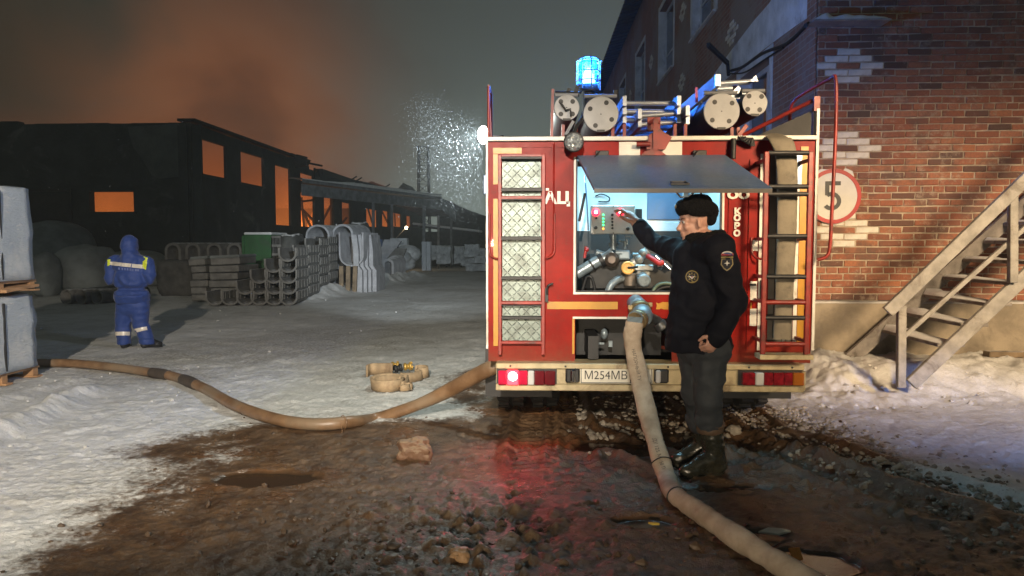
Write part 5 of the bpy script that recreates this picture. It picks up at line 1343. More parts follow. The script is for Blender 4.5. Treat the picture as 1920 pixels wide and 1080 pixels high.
    mb = MB(); p = W(1133, 626, YT + .3); mb.ball(p, (.03, .03, .045), 10, 8); mb.box(p + Vector((-.03, -.05, -.07)), (.05, .02, .015)); mb.box(p + Vector((.05, 0, -.08)), (.03, .03, .05)); mb.build('drain_valve', PIPE, t)
    # --- outlet with coupling under the bay
    co = thing('hose_outlet', None, None, Vector((0, 0, 0))); co.parent = t; co.location = (0, 0, 0)
    a, b_ = W(1192, 569, YT - .01), W(1206, 593, YT - .22); ax = (b_ - a).normalized(); Lc = (b_ - a).length
    BRS = M('brass', (.35, .26, .13), .4, metal=.7, var=.25, dirt=(.06, .06, .06), dirt_amt=.4)
    mb = MB(); mb.lathe([(.066, -.02), (.066, .05), (.075, .055), (.075, .085), (.068, .09), (.068, .115)], a, ax, 24); mb.build('pipe', PIPE, co)
    mb = MB(); mb.lathe([(.078, .118), (.084, .123), (.084, .15), (.078, .156)], a, ax, 24)
    for k in range(3):
        an = k * 2.1 + .4; s1, s2 = basis(ax)[1:]; q_ = a + ax * .137 + (s1 * math.cos(an) + s2 * math.sin(an)) * .088; mb.box(q_, (.03, .03, .03))
    mb.build('coupling_ring', BRS, co)
    mb = MB(); mb.lathe([(.07, .158), (.074, .17), (.07, .25), (.05, .28)], a, ax, 24); mb.build('pipe', PIPE, co)
    c2 = a + ax * .235
    h0 = W(1190, 603, 5.40)
    mb = MB(); mb.tube([c2, c2.lerp(h0, .6), h0 + Vector((0, 0, .02))], [.052, .058, .062], 16); mb.build('elbow', PIPE, co)
    mb = MB(); d = (h0 - c2).normalized(); mb.lathe([(.066, .06), (.072, .065), (.072, .10), (.066, .105)], c2, d, 20); mb.lathe([(.06, .11), (.066, .115), (.066, .13)], c2, d, 20); mb.build('coupling_ring', BRS, co)
    p = W(1232, 600, YT - .16); mb = MB(); mb.tube([c2 + Vector((.05, 0, 0)), p, p + Vector((.03, 0, -.03))], .032, 12); mb.lathe([(.048, 0), (.052, .01), (.048, .03), (.053, .04), (.048, .06)], p + Vector((.01, 0, -.02)), (.6, -.1, -.8), 16); mb.build('side_outlet', M('gunmetal', (.06, .065, .07), .4, metal=.5, dirt=(.15, .12, .08), dirt_amt=.3), co)
    # --- bumper with its lamps
    bx0, bx1 = tx(931), tx(1503); yb_ = YT - .12
    bu = thing('bumper', None, None, Vector((0, 0, 0))); bu.parent = t; bu.location = (0, 0, 0)
    mb = MB(); mb.span(bx0, bx1, yb_, YT + .12, tz(688), tz(678), bev=.006); mb.span(bx0, bx1, yb_ + .03, yb_ + .05, tz(716), tz(688) - .001); mb.span(bx0, bx1, yb_ - .008, YT + .12, tz(728), tz(716), bev=.006); mb.span(bx1 - .02, bx1 + .004, yb_ - .01, yb_ + .06, tz(724), tz(690)); mb.build('beam', CRM, bu)
    mb = MB()
    for px in (958, 1060, 1250, 1400, 1480): mb.cyl(T(px, 683, -.125), T(px, 683, -.118), .008, 8)
    mb.build('bolt', BLK, bu)
    LENS_R = M('lens_red', (.20, .008, .014), .15, var=.45, scale=30, bump=.2, coat=.3, dirt=(.06, .03, .02), dirt_amt=.4); LENS_W = M('lens_clear', (.5, .5, .5), .12, var=.1, coat=.5); LENS_A = M('lens_amber', (.32, .10, .012), .12, var=.1, coat=.5)
    TL = EM('tail_glow', (1, .03, .05), 5); TLC = EM('tail_core', (1, .45, .38), 45); TLD = M('lens_dark_red', (.12, .006, .012), .15, coat=.5)
    def seg(mb, px0, px1, py0, py1, mi, y): mb.mi = mi; mb.span(tx(px0), tx(px1), y - .05, y, tz(py1), tz(py0), bev=.006)
    mb = MB(); mb.span(tx(932), tx(1044), yb_ + .005, yb_ + .028, tz(721), tz(688)); mb.build('lamp_housing', BLK, bu)
    mb = MB(); y = yb_ + .002
    seg(mb, 936, 951.5, 690, 716, 0, y); seg(mb, 952, 973, 690, 716, 1, y); seg(mb, 973.5, 990, 690, 716, 0, y); seg(mb, 990.5, 1002, 690, 716, 2, y); seg(mb, 1002.5, 1021, 690, 716, 3, y); seg(mb, 1021.5, 1041, 690, 716, 3, y)
    mb.mi = 4; mb.ball(T(963, 700, -.17), (.034, .012, .034), 14, 8)
    mb.build('tail_lamp', [M('lens_red_lit', (.5, .01, .05), .15, coat=.4), TL, LENS_W, TLD, TLC], bu)
    mb = MB(); mb.span(tx(1381), tx(1501), yb_ + .005, yb_ + .028, tz(719), tz(689)); mb.build('lamp_housing', BLK, bu)
    mb = MB(); seg(mb, 1386, 1409, 691, 714, 0, y); seg(mb, 1409.5, 1425, 691, 714, 1, y); seg(mb, 1425.5, 1442, 691, 714, 0, y); seg(mb, 1442.5, 1462, 691, 714, 3, y); seg(mb, 1462.5, 1478, 691, 714, 0, y); seg(mb, 1478.5, 1499, 691, 714, 2, y)
    mb.build('tail_lamp', [LENS_R, LENS_W, LENS_A, LENS_R], bu)
    # rear plate and its lamps
    PLW = M('plate_white', (.66, .63, .54), .4, var=.06, bump=0, dirt=(.4, .34, .25), dirt_amt=.2)
    mb = MB(); mb.span(tx(1087), tx(1222), yb_ + .008, yb_ + .026, tz(715), tz(685), bev=.004); pl = mb.build('number_plate', PLW, bu)
    mb = MB()
    x0, x1, z0, z1 = tx(1089), tx(1220), tz(713.5), tz(686.5); yy = yb_ + .004
    for a_, b2, c_, d_ in ((x0, x1, z1 - .004, z1), (x0, x1, z0, z0 + .004)): mb.span(a_, b2, yy, yy + .003, c_, d_)
    for a_ in (x0, tx(1180), x1 - .004): mb.span(a_, a_ + .004, yy, yy + .003, z0 + .004, z1 - .004)
    mb.build('plate_border', BLK, bu)
    wall_text('М254МВ', .098, Vector(((tx(1093) + tx(1177)) / 2, yb_ + .0055, tz(700))), BLK, bu, sx=.86, sz=.92)
    for px, lit in ((1073, 0), (1238, 1)):
        mb = MB(); p = T(px, 700, -.13); mb.span(p.x - .052, p.x + .055, p.y, p.y + .05, p.z - .055, p.z + .055, bev=.012); mb.build('lamp_bracket', BLK, bu)
        mb = MB(); mb.span(p.x + (-.046 if lit else -.015), p.x + (-.008 if lit else .022), p.y - .02, p.y + .001, p.z - .05, p.z + .05, bev=.012); mb.build('plate_lamp', LENS_W if lit else CHR, bu)
    # --- right rear ladder
    yl = YT - .22; r_ = .014
    rl = thing('rear_ladder', None, None, Vector((0, 0, 0))); rl.parent = t; rl.location = (0, 0, 0)
    def LP(px, py, y=yl): return W(px, py, y)
    xa, xb_ = LP(1433, 480).x, LP(1515, 480).x
    mb = MB()
    for x in (xa, xb_): mb.span(x - .018, x + .018, yl - .02, yl + .01, tz(655), tz(292), bev=.005)
    mb.build('rail', DRED, rl)
    for py, col in ((287, BLK), (350, BLK), (364, BLK), (443, BLK), (519, BLK), (567, DRED), (596, BLK), (645, DRED)):
        mb = MB(); z = LP(1475, py).z; mb.cyl((xa + .015, yl - .004, z), (xb_ - .015, yl - .004, z), .017, 8); mb.build('rung', col, rl)
    mb = MB()
    for py in (300, 448, 519, 566, 640):
        z = LP(1475, py).z
        for x in (xa, xb_): mb = MB(); mb.span(x - .012, x + .012, yl + .011, YT - .001, z - .012, z + .012); mb.build('standoff', DRED, rl)
    mb = MB(); mb.span(xa - .03, xb_ + .04, yl - .05, YT - .13, tz(663), tz(655)); mb.build('foot_step', CRM, rl)
    # grab rail hoop above and down the side
    mb = MB(); q0 = [T(1499, 215, .3), T(1499, 186, .25), T(1510, 172, .15), T(1541, 155, -.05), T(1547, 160, -.12), T(1547, 260, -.14), T(1543, 400, -.15), T(1541, 462, -.15), T(1535, 480, -.15), T(1520, 486, -.14)]
    mb.tube(smooth_path(q0, 6), .013, 8); mb.build('grab_rail', DRED, rl)
    mb = MB(); mb.tube([T(1405, 246, .25), T(1530, 184, .02)], .016, 8); mb.tube([T(1530, 184, .02), T(1521, 208, .02)], .016, 8); mb.span(tx(1519), tx(1530), YT - .01, YT + .03, tz(210), tz(183)); mb.build('grab_rail', DRED, rl)
    mb = MB(); mb.add([T(1426, 254, .1), T(1518, 254, .03), T(1518, 208, .03), T(1426, 250, .1), T(1426, 254, .14), T(1518, 254, .07), T(1518, 208, .07), T(1426, 250, .14)], [(0, 1, 2, 3), (7, 6, 5, 4), (0, 4, 5, 1), (1, 5, 6, 2), (2, 6, 7, 3), (3, 7, 4, 0)]); mb.build('guard_plate', BLK, rl)
    # brownish locker panels behind the ladder
    LOC = M('locker_brown', (.085, .075, .06), .55, var=.3, scale=5, dirt=(.04, .035, .03), dirt_amt=.4); TAPE_LIT = M('locker_pane', (.30, .38, .50), .3, metal=.3, bump=0)  # tape_lit_blue: pale tape with blue light painted into its colour
    mb = MB(); mb.span(tx(1441), tx(1488), YT - .004, YT - .001, tz(642), tz(287)); mb.build('locker_panel', LOC, t)
    for a_, b2 in ((1451, 1461), (1489, 1499)):
        mb = MB(); mb.span(tx(a_), tx(b2), YT - .011, YT - .0065, tz(348), tz(292)); mb.build('reflective_tape', TAPE_LIT, t)
    mb = MB(); mb.span(tx(1405), tx(1416), YT - .045, YT - .018, tz(535), tz(531)); mb.span(tx(1424), tx(1429), YT - .06, YT - .026, tz(560), tz(525)); mb.build('latch', BLK, t)
    mb = MB(); mb.tube(smooth_path([T(1407, 445, -.02), T(1407, 470, -.03), T(1413, 482, -.05), T(1425, 486, -.08)], 5), .009, 6); mb.build('grab_handle', DRED, t)
    # cables at upper right
    mb = MB()
    for k in range(4): mb.tube(smooth_path([T(1378 + 4 * k, 258, -.03), T(1384 + 5 * k, 266 + 3 * k, -.06), T(1394 + 3 * k, 262, -.05), T(1402 + 2 * k, 276, -.04)], 4), .008, 6)
    mb.tube([T(1369, 262, -.04), T(1368, 300, -.05)], .02, 8); mb.build('cable_bundle', BLK, t)
    # --- roof gear
    yr = YT + .12
    rf = thing('roof_rack', None, None, Vector((0, 0, 0))); rf.parent = t; rf.location = (0, 0, 0)
    mb = MB()
    zr = tz(254); mb.span(tx(1030), tx(1402), yr, yr + .03, zr - .012, zr + .012); mb.span(tx(1030), tx(1402), yr + 2.6, yr + 2.63, zr - .012, zr + .012)
    for px in (1056, 1081, 1150, 1172, 1268, 1288, 1376, 1388): mb.span(tx(px) - .012, tx(px) + .012, yr - .004, yr + .034, zt - .03, tz(228) if px not in (1376, 1388) else tz(235))
    mb.bar(T(1034, 258, .12), T(1036, 160, .12), .022, .03, Vector((0, 1, 0))); mb.bar(T(1387, 252, .1), T(1402, 232, .1), .03, .03)
    mb.build('frame', DRED, rf)
    mb = MB(); mb.tube([T(917, 262, -.01), T(917, 160, -.01)], .011, 8); mb.bar(T(920, 262, .02), T(918, 200, .0), .02, .01, Vector((0, 1, 0))); mb.tube([T(917, 160, -.01), T(917, 160, .3), T(917, 262, .3)], .011, 8); mb.build('grab_rail', DRED, t)
    # red swing bracket in the middle
    mb = MB(); mb.span(tx(1213), tx(1237), yr - .08, yr - .055, tz(243), tz(218)); mb.span(tx(1220), tx(1229), YT - .06, YT - .035, tz(285), tz(226)); mb.tube([T(1216, 232, .02), T(1225, 222, -.0), T(1234, 230, .02)], .012, 8)
    mb.prism([(0, 0), (.19, 0), (.15, .03), (.09, .05), (.03, .03)], .03, T(1198, 293, -.06), (1, 0, 0), (0, 0, 1)); mb.prism([(-.04, -.03), (.10, -.03), (.15, .06), (.06, .12), (-.02, .08)], .04, T(1218, 274, -.045), (1, 0, 0), (0, 0, 1)); mb.cyl(T(1190, 272, -.05), T(1215, 272, -.05), .018, 8); mb.build('swing_bracket', DRED, t)
    # tubes for the suction hoses
    CAP = M('cap_white', (.34, .35, .37), .5, var=.15, scale=5, bump=.1, dirt=(.25, .25, .25), dirt_amt=.3); TUB = M('tube_dark', (.035, .036, .04), .5, var=.3, scale=4, snow=.0)
    SNT = M('tube_frost', (.20, .21, .23), .6, var=.3, scale=4)
    for px, py, pr, holes in ((1062, 198, 24, ((-11, -11), (11, -11), (-11, 12), (11, 12))), (1126, 211, 33.5, ((-20, -10), (10, -21), (20, 10), (-10, 21))), (1352, 207, 34, ((-13, -17), (19, -15), (-17, 16), (14, 18))), (1414, 192, 23.5, ((-11, -13), (12, -12), (-13, 11), (9, 12)))):
        c = T(px, py, .06); r = pr * .0041; tb = MB()
        tb.lathe([(r, 0), (r, .05), (r * 1.0, 3.4)], c + Vector((0, .012, 0)), (0, 1, 0), 28); tube = tb.build('hose_tube', TUB, rf)
        mb = MB(); mb.lathe([(r * .985, 0), (r * .985, -.008), (r * .96, -.012)], c + Vector((0, .010, 0)), (0, 1, 0), 32); mb.build('end_cap', CAP, rf)
        mb = MB()
        for hx, hy in holes: mb.cyl(c + Vector((hx * .0041, -.0035, -hy * .0041)), c + Vector((hx * .0041, .02, -hy * .0041)), .0185, 12)
        mb.cyl(c + Vector((0, -.0035, 0)), c + Vector((0, .02, 0)), .005, 8); mb.box(c + Vector((.0, -.008, -r * .93)), (.06, .012, .018)); mb.build('hole', BLK, rf)
        mb = MB(); mb.tube([c + Vector((-r * .9, .05, r * 1.05)), c + Vector((r * .9, .05, r * 1.05))], .017, 8); mb.build('cross_tube', SNT, rf)
    mb = MB(); mb.tube([T(1050, 190, .03), T(1060, 204, .03), T(1068, 202, .03), T(1070, 216, .03)], .009, 6); mb.build('latch', BLK, rf)
    for a_, b2 in (((1044, 172), (1052, 166)), ((1062, 174), (1068, 158)), ((1078, 172), (1084, 152)), ((1154, 172), (1155, 162))): mb = MB(); mb.bar(T(*a_, .14), T(*b2, .14), .03, .03, Vector((0, 1, 0))); mb.build('clamp', BLK, rf)
    mb = MB(); mb.tube([T(1040, 168, .12), T(1086, 170, .12)], .02, 8); mb.build('clamp', BLK, rf)
    mb = MB(); mb.bar(T(1060, 250, .08), T(1075, 223, .08), .025, .02, Vector((0, 1, 0))); mb.build('brace', SNT, rf)
    # blue beacon in its wire cage
    bc = thing('beacon', None, None, Vector((0, 0, 0))); bc.parent = t; bc.location = (0, 0, 0); yb3 = YT + 1.0
    c = W(1103, 158, yb3); zt_ = W(1103, 113, yb3).z; r = 16 / 1400 * yb3
    BE = NT('beacon_glass'); BE.p.inputs['Base Color'].default_value = (.0, .10, .9, 1); BE.p.inputs['Emission Color'].default_value = (0, .09, 1, 1); BE.p.inputs['Emission Strength'].default_value = 1.3; BE.p.inputs['Roughness'].default_value = .1; BE.p.inputs['Alpha'].default_value = .55
    mb = MB(); mb.lathe([(r, 0), (r, (zt_ - c.z) * .85), (r * .9, (zt_ - c.z) * .97), (0, (zt_ - c.z))], c, (0, 0, 1), 24, close=False); mb.build('dome', BE.m, bc)
    mb = MB(); mb.lathe([(.062, .02), (.045, .07), (.034, .11), (.015, .14)], c, (0, 0, 1), 16); mb.build('bulb', EM('beacon_core', (.35, .7, 1), 14), bc)
    mb = MB(); mb.lathe([(r * 1.25, -.07), (r * 1.25, -.012), (r * 1.02, -.003)], c, (0, 0, 1), 24); mb.cyl(c + Vector((0, 0, -.40)), c + Vector((0, 0, -.07)), .06, 10); mb.build('base', BLK, bc)
    CG = M('cage_wire', (.25, .27, .3), .4, metal=.5, bump=0); mb = MB(); rc = r * 1.42
    for k in range(8):
        a_ = k * math.pi / 4 + .2; e = Vector((math.cos(a_), math.sin(a_), 0)); mb.tube([c + e * rc + Vector((0, 0, -.05)), c + e * rc + Vector((0, 0, (zt_ - c.z) * .98)), c + e * rc * .5 + Vector((0, 0, (zt_ - c.z) * 1.1))], .006, 6)
    for f in (.12, .5, .95): mb.tube([c + Vector((math.cos(k * .3927) * rc, math.sin(k * .3927) * rc, (zt_ - c.z) * f)) for k in range(16)], .006, 6, closed=True)
    mb.tube([c + Vector((math.cos(k * .3927) * rc * .5, math.sin(k * .3927) * rc * .5, (zt_ - c.z) * 1.1)) for k in range(16)], .006, 6, closed=True); mb.build('cage', CG, bc)
    lamp('beacon_light', 'POINT', c + Vector((0, 0, (zt_ - c.z) * .5)), 700, (.03, .22, 1), shadow_soft_size=.12)
    # round work lamp on its arm
    wl = thing('search_lamp', None, None, Vector((0, 0, 0))); wl.parent = t; wl.location = (0, 0, 0)
    p = T(1073, 271, -.16); r = 17 * .0041 * .98; ax = Vector((-.12, -1, -.05)).normalized()
    mb = MB(); mb.lathe([(.02, -.09), (r * .75, -.07), (r * 1.05, -.01), (r * 1.1, .005), (r * 1.1, .018), (r * .98, .02)], p, ax, 24); mb.tube(smooth_path([p + Vector((0, .06, .04)), p + Vector((.02, .1, .12)), p + Vector((.07, .2, .2))], 4), .014, 8); mb.build('shell', BLK, wl)
    mb = MB(); n = 5; prof = [(r, .012), (r * .85, .026), (r * .5, .036), (0, .04)]; mb.lathe(prof, p, ax, 20, close=False)
    RF = NT('reflector_glass'); vz = RF.node('ShaderNodeTexVoronoi'); vz.inputs['Scale'].default_value = 42; RF.L.new(RF.coord(), vz.inputs['Vector']); RF.put(RF.p.inputs['Base Color'], RF.mix(vz.outputs['Distance'], (.30, .34, .36, 1), (.72, .76, .78, 1))); RF.p.inputs['Metallic'].default_value = .7; RF.p.inputs['Roughness'].default_value = .12; RF.bump(vz.outputs['Distance'], .8, .02)
    mb.build('glass', RF.m, wl)
    # mirror, side flood lamp
    mb = MB(); p = W(911.5, 345, YF + 1.2); mb.span(p.x - .05, p.x + .08, p.y - .03, p.y + .03, p.z - .16, p.z + .14, bev=.02); mb.span(p.x + .08, xl + .2, p.y - .012, p.y + .012, p.z - .01, p.z + .02); mb.build('mirror', BLK, t)
    fl_ = thing('flood_lamp', None, None, Vector((0, 0, 0))); fl_.parent = t; fl_.location = (0, 0, 0)
    p = W(906, 253, 7.2); FE = EM('flood_glow', (1, .96, .86), 60)
    mb = MB(); mb.ball(p, (.052, .05, .085), 14, 10); mb.build('bulb', FE, fl_)
    mb = MB(); mb.span(p.x + .06, xl + .05, p.y + .02, p.y + .06, p.z - .03, p.z + .0); mb.span(xl + .02, xl + .05, p.y + .02, p.y + .06, zt - .02, p.z); mb.build('bracket', BLK, fl_)
    lamp('flood_bulb_light', 'POINT', p + Vector((-.08, 0, 0)), 170, (.86, 1, .93), shadow_soft_size=.06)
    lamp('flood_light', 'SPOT', p + Vector((-.09, .0, 0)), 9000, (.80, .92, 1), aim=(-6.6, 34, 2.0), spot_size=R(40), spot_blend=.9, shadow_soft_size=.06)
    # lamp inside the pump bay, tail lamp light
    p = W(1100, 318, YT + .15); mb = MB(); mb.span(tx(1110), tx(1320), YT + .10, YT + .135, oT + .012, oT + .030, bev=.006); bl = mb.build('bay_lamp', EM('bay_lamp_glow', (.62, .88, 1), 14), bay)
    lamp('bay_light', 'AREA', Vector(((tx(1110) + tx(1320)) / 2, YT + .16, oT + .005)), 20, (.34, .78, 1), shape='RECTANGLE', size=.9, size_y=.05, aim=((tx(1110) + tx(1320)) / 2, YT + .3, oT - .7))
    lamp('bay_side_light', 'POINT', W(1093, 335, YT + .33), 6, (.45, .82, 1), shadow_soft_size=.03)
    lamp('tail_light', 'SPOT', T(963, 702, -.22), 14, (1, .03, .06), aim=T(985, 1000, -1.3), spot_size=R(150), spot_blend=.8, shadow_soft_size=.04)
    # --- wheels, chassis, cab: mostly out of sight
    TYR = M('tyre', (.016, .015, .014), .8, var=.4, scale=8, bump=.5, bscale=30, dirt=(.10, .075, .05), dirt_amt=.4)
    def wheel(cx, cy, w=.27, dual=True):
        g = thing('wheel', None, None, Vector((0, 0, 0))); g.parent = t; g.location = (0, 0, 0); r = .50
        mb = MB(); prof = [(r * .55, -w / 2), (r * .9, -w / 2), (r, -w * .38), (r, w * .38), (r * .9, w / 2), (r * .55, w / 2)]; mb.lathe(prof, (cx, cy, r + .0), (1, 0, 0), 32)
        for k in range(28):
            a_ = k * 2 * math.pi / 28
            for s_ in (-1, 1): mb.box((cx + s_ * w * .22, cy + math.cos(a_) * r, r + math.sin(a_) * r), (w * .36, .045, .045), (a_ + math.pi / 2 + .0, 0, .3 * s_))
        mb.build('tyre', TYR, g)
        mb = MB(); mb.lathe([(.1, -w * .4), (r * .55, -w * .3), (r * .55, w * .3), (.1, w * .4)], (cx, cy, r), (1, 0, 0), 20); mb.build('rim', DRED, g)
    for cx, cy in ((xl + .14, YT + 1.25), (xl + .45, YT + 1.25), (xr - .45, YT + 1.25), (xr - .14, YT + 1.25), (xl + .2, YT + 5.0), (xr - .2, YT + 5.0)): wheel(cx, cy)
    mb = MB(); xc = (xl + xr) / 2
    for s_ in (-.42, .42): mb.span(xc + s_ - .04, xc + s_ + .04, YT + .02, YT + 5.6, .62, .80)
    mb.cyl((xl + .4, YT + 1.25, .5), (xr - .4, YT + 1.25, .5), .09, 12); mb.ball((xc, YT + 1.25, .5), .22, 12, 8); mb.span(xl + .1, xl + .3, YT + .35, YT + .37, .35, zb); mb.span(xr - .4, xr - .1, YT + .35, YT + .37, .32, zb); mb.build('chassis', BLK, t)
    for xm in (xl + .22, xr - .25):
        mb = MB(); mb.span(xm - .28, xm + .28, YT + .5, YT + .512, .22, zb + .02); mb.build('mud_flap', BLK, t)
    # cab
    mb = MB(); mb.span(xl + .06, xr - .06, YF + .08, YF + 2.4, .65, 2.15, bev=.05); mb.span(xl + .15, xr - .15, YF + .15, YF + 2.0, 2.15, zt - .05, bev=.08); mb.build('cab', RED, t)
    for s_, x in ((-1, xl + .055), (1, xr - .055)):
        mb = MB(); mb.span(x - .006, x + .006, YF + .5, YF + 1.8, 1.5, 2.05); mb.build('window', M('cab_glass', (.02, .02, .025), .1), t)
    return t
TRUCK = build_truck()
# aluminium ladders lying in the roof rack
ALB = M('ladder_aluminium', (.42, .46, .52), .4, metal=.55, var=.2, scale=6, bump=.15)
def roof_ladder(name, label, px0, px1, py0, py1, n, tilt=0):
    g = thing(name, label, 'ladder', T((px0 + px1) / 2, py1, .3)); y0 = YT + .25
    for k in range(n):
        py = py0 + (py1 - py0) * k / max(1, n - 1); a, b = W(px0, py, y0 + .06 * k), W(px1, py - tilt, y0 + .06 * k)
        mb = MB(); mb.cyl(a + Vector((.02, 0, 0)), b - Vector((.02, 0, 0)), .019, 10); mb.build('rung', ALB, g)
        for j in range(1, 8):
            mb = MB(); off = Vector((0, .34 * j, 0)); mb.cyl(a + off + Vector((.02, 0, 0)), b + off - Vector((.02, 0, 0)), .016, 8); mb.build('rung', ALB, g)
        for p in (a, b):
            mb = MB(); mb.bar(p + Vector((0, -.12, 0)), p + Vector((0, 2.7, 0)), .03, .075); mb.build('rail', ALB, g)
    return g
roof_ladder('ladder', 'blue lit aluminium ladder in the roof rack between the two big tubes', 1168, 1268, 194, 226, 3)
roof_ladder('ladder', 'second aluminium ladder, lower and further right in the roof rack', 1196, 1284, 218, 234, 2, 6)
g = thing('hook_ladder', 'aluminium hook ladder raised over the right tubes of the roof rack', 'ladder', T(1340, 170, .3))
mb = MB(); mb.bar(T(1284, 200, .5), T(1347, 146, .15), .035, .085); mb.bar(T(1347, 146, .15), T(1347, 146, .1) , .04, .09); mb.build('rail', ALB, g)
mb = MB(); mb.bar(T(1300, 215, .7), T(1330, 180, .3), .03, .08); mb.build('rail', ALB, g)
for px0, py0, px1, py1 in ((1350, 148, 1414, 144), (1342, 170, 1390, 166), (1350, 158, 1380, 157)):
    mb = MB(); mb.cyl(T(px0, py0, .2), T(px1, py1, .2), .022, 10); mb.build('rung', ALB, g)
mb = MB(); mb.bar(T(1376, 178, .2), T(1396, 158, .2), .03, .06); mb.bar(T(1396, 178, .2), T(1402, 160, .2), .03, .06); mb.prism([(0, 0), (.07, 0), (.05, .045)], .04, T(1409, 146, .15), (1, 0, 0), (0, 0, 1)); mb.build('hook', ALB, g)
PINK = M('strap_pink', (.5, .06, .18), .5, bump=0)
mb = MB(); mb.bar(T(1313, 182, .22), T(1312, 153, .22), .02, .012, Vector((0, 1, 0))); mb.build('strap', PINK, g)
# ------------------------------------------------------------------ hoses
CANVAS = NT('canvas_hose'); t = CANVAS; n1 = t.noise(7, 6, .65); n2 = t.noise(60, 3, .5); n3 = t.noise(2.3, 5, .6)
c = t.mix(t.ss(n1, .32, .68), (.34, .265, .19, 1), (.50, .41, .31, 1)); c = t.mix(t.math('MULTIPLY', t.ss(n3, .5, .7), .6), c, (.15, .095, .055, 1))
t.put(t.p.inputs['Base Color'], c); t.p.inputs['Roughness'].default_value = .75; t.bump(t.math('ADD', n1, t.math('MULTIPLY', n2, .5)), .5, .006)
BROWN = NT('wet_brown_hose'); t = BROWN; n1 = t.noise(6, 6, .65); n3 = t.noise(1.6, 5, .6)
c = t.mix(t.ss(n1, .3, .7), (.115, .062, .030, 1), (.22, .13, .068, 1)); c = t.mix(t.math('MULTIPLY', t.ss(n3, .48, .62), .7), c, (.20, .15, .10, 1))
t.put(t.p.inputs['Base Color'], c); t.put(t.p.inputs['Roughness'], t.math('ADD', t.math('MULTIPLY', n1, .4), .22)); t.bump(n1, .5, .006)
INK = M('faded_ink', (.10, .085, .07), .8, bump=0)
# delivery hose: outlet -> ground -> out of the frame at lower right
wp = [(1190, 603, 5.40), (1186, 640, 5.40), (1197, 700, 5.27), (1213, 770, 5.06), (1232, 840, 4.83), (1250, 895, 4.64)]
pts = [W(*p) for p in wp]
for px, py in ((1268, 930), (1312, 962), (1380, 1008), (1450, 1052), (1530, 1098), (1640, 1160)):
    g_ = G(px, py, .06); pts.append(Vector((g_.x, g_.y, gz(g_.x, g_.y) + .066)))
path = smooth_path(pts, 12)
rr = [.068 - .012 * min(1, i / 75) + .005 * math.sin(i * .31) * math.sin(i * .11) + .005 * mnoise.noise(Vector((i * .4, 0, 0))) for i in range(len(path))]
for i in range(len(path)):
    if i < 12: rr[i] *= .93 + .07 * i / 12
i_n = 70
for k in (-1, 0, 1): rr[min(len(rr) - 1, 71 + k)] *= (1.0 if k else .93)
h = thing('fire_hose', 'pale canvas fire hose running from the rear outlet down to the mud', 'fire hose', pts[0])
mb = MB(); vs = []; m = 22; FL_ = []
for i, p in enumerate(path):
    d = (path[min(i + 1, len(path) - 1)] - path[max(i - 1, 0)]).normalized(); vw = Vector((-.08, -1, .35)); nn_ = (vw - d * vw.dot(d)).normalized(); sd_ = d.cross(nn_); fl_k = .66 + .12 * math.sin(i * .13) if i < 66 else .80; FL_.append((nn_, sd_, fl_k))
    for j in range(m):
        a = 2 * math.pi * j / m; ca, sa = math.cos(a), math.sin(a); e_ = .72
        vs.append(p + sd_ * (abs(ca) ** .9 * (1 if ca > 0 else -1)) * rr[i] + nn_ * sa * rr[i] * fl_k)
mb.add(vs, [(i * m + j, i * m + (j + 1) % m, (i + 1) * m + (j + 1) % m, (i + 1) * m + j) for i in range(len(path) - 1) for j in range(m)], True); mb.build('sleeve', CANVAS.m, h)
mb = MB()
for f in (.40, .545):
    i = int(f * len(path)); d = (path[i + 1] - path[i]).normalized(); n_, s, k_ = FL_[i]; mb.tube([path[i] + (s * math.cos(a * .35) + n_ * k_ * math.sin(a * .35)) * (rr[i] + .003) + d * .004 * math.sin(a) for a in range(18)], .004, 6, closed=True)
mb.build('wire_tie', DARK, h)
# faded print along it
lens = [0]
for a, b in zip(path[:-1], path[1:]): lens.append(lens[-1] + (b - a).length)
def print_on_hose(txt, s0, size):
    me = text_mesh(txt, size, extrude=0, align='LEFT'); me.materials.clear(); me.materials.append(INK)
    for v in me.vertices:
        s_ = s0 + v.co.x; i = max(0, min(len(path) - 2, int(np.searchsorted(lens, s_)) - 1)); f = (s_ - lens[i]) / max(1e-6, lens[i + 1] - lens[i])
        p = path[i].lerp(path[i + 1], f); n_, side, k_ = FL_[i]; r = rr[i] + .003; a = v.co.y / r - .1
        v.co = p + n_ * (math.cos(a) * r * k_ + .002) - side * (math.sin(a) * r)
    me.update(); link('printed_text', me, h)
print_on_hose('НАПОРНЫЙ ТУ', .22, .035); print_on_hose('ДУ 125 М-150 ТУ', .95, .035)
# wet hose across the snow from the left to the truck
sp = [(-40, 674), (50, 681), (130, 682), (200, 688), (262, 696), (330, 708), (385, 730), (430, 756), (480, 776), (540, 792), (600, 797), (655, 792)]
pts = []
for px, py in sp:
    g_ = G(px, py, .055); pts.append(Vector((g_.x, g_.y, gz(g_.x, g_.y) + .06)))
for px, py, Y in ((700, 786, 6.33), (750, 771, 6.33), (800, 752, 6.30), (850, 728, 6.22), (895, 703, 6.1), (930, 686, 6.05), (975, 672, 6.12)): pts.append(W(px, py, Y))
path2 = smooth_path(pts, 9)
r2 = [.052 + .003 * mnoise.noise(Vector((i * .25, 3, 0))) for i in range(len(path2))]
for j, i in enumerate(range(len(path2) - 40, len(path2))): r2[i] = .052 + .014 * min(1, j / 12)
h2 = thing('fire_hose', 'wet brown fire hose curving across the snow to the truck underside', 'fire hose', pts[6])
mb = MB(); mb.tube(path2, r2, 18, flat=.96); mb.build('sleeve', BROWN.m, h2)
REP = M('repair_rubber', (.05, .038, .03), .6, var=.3)
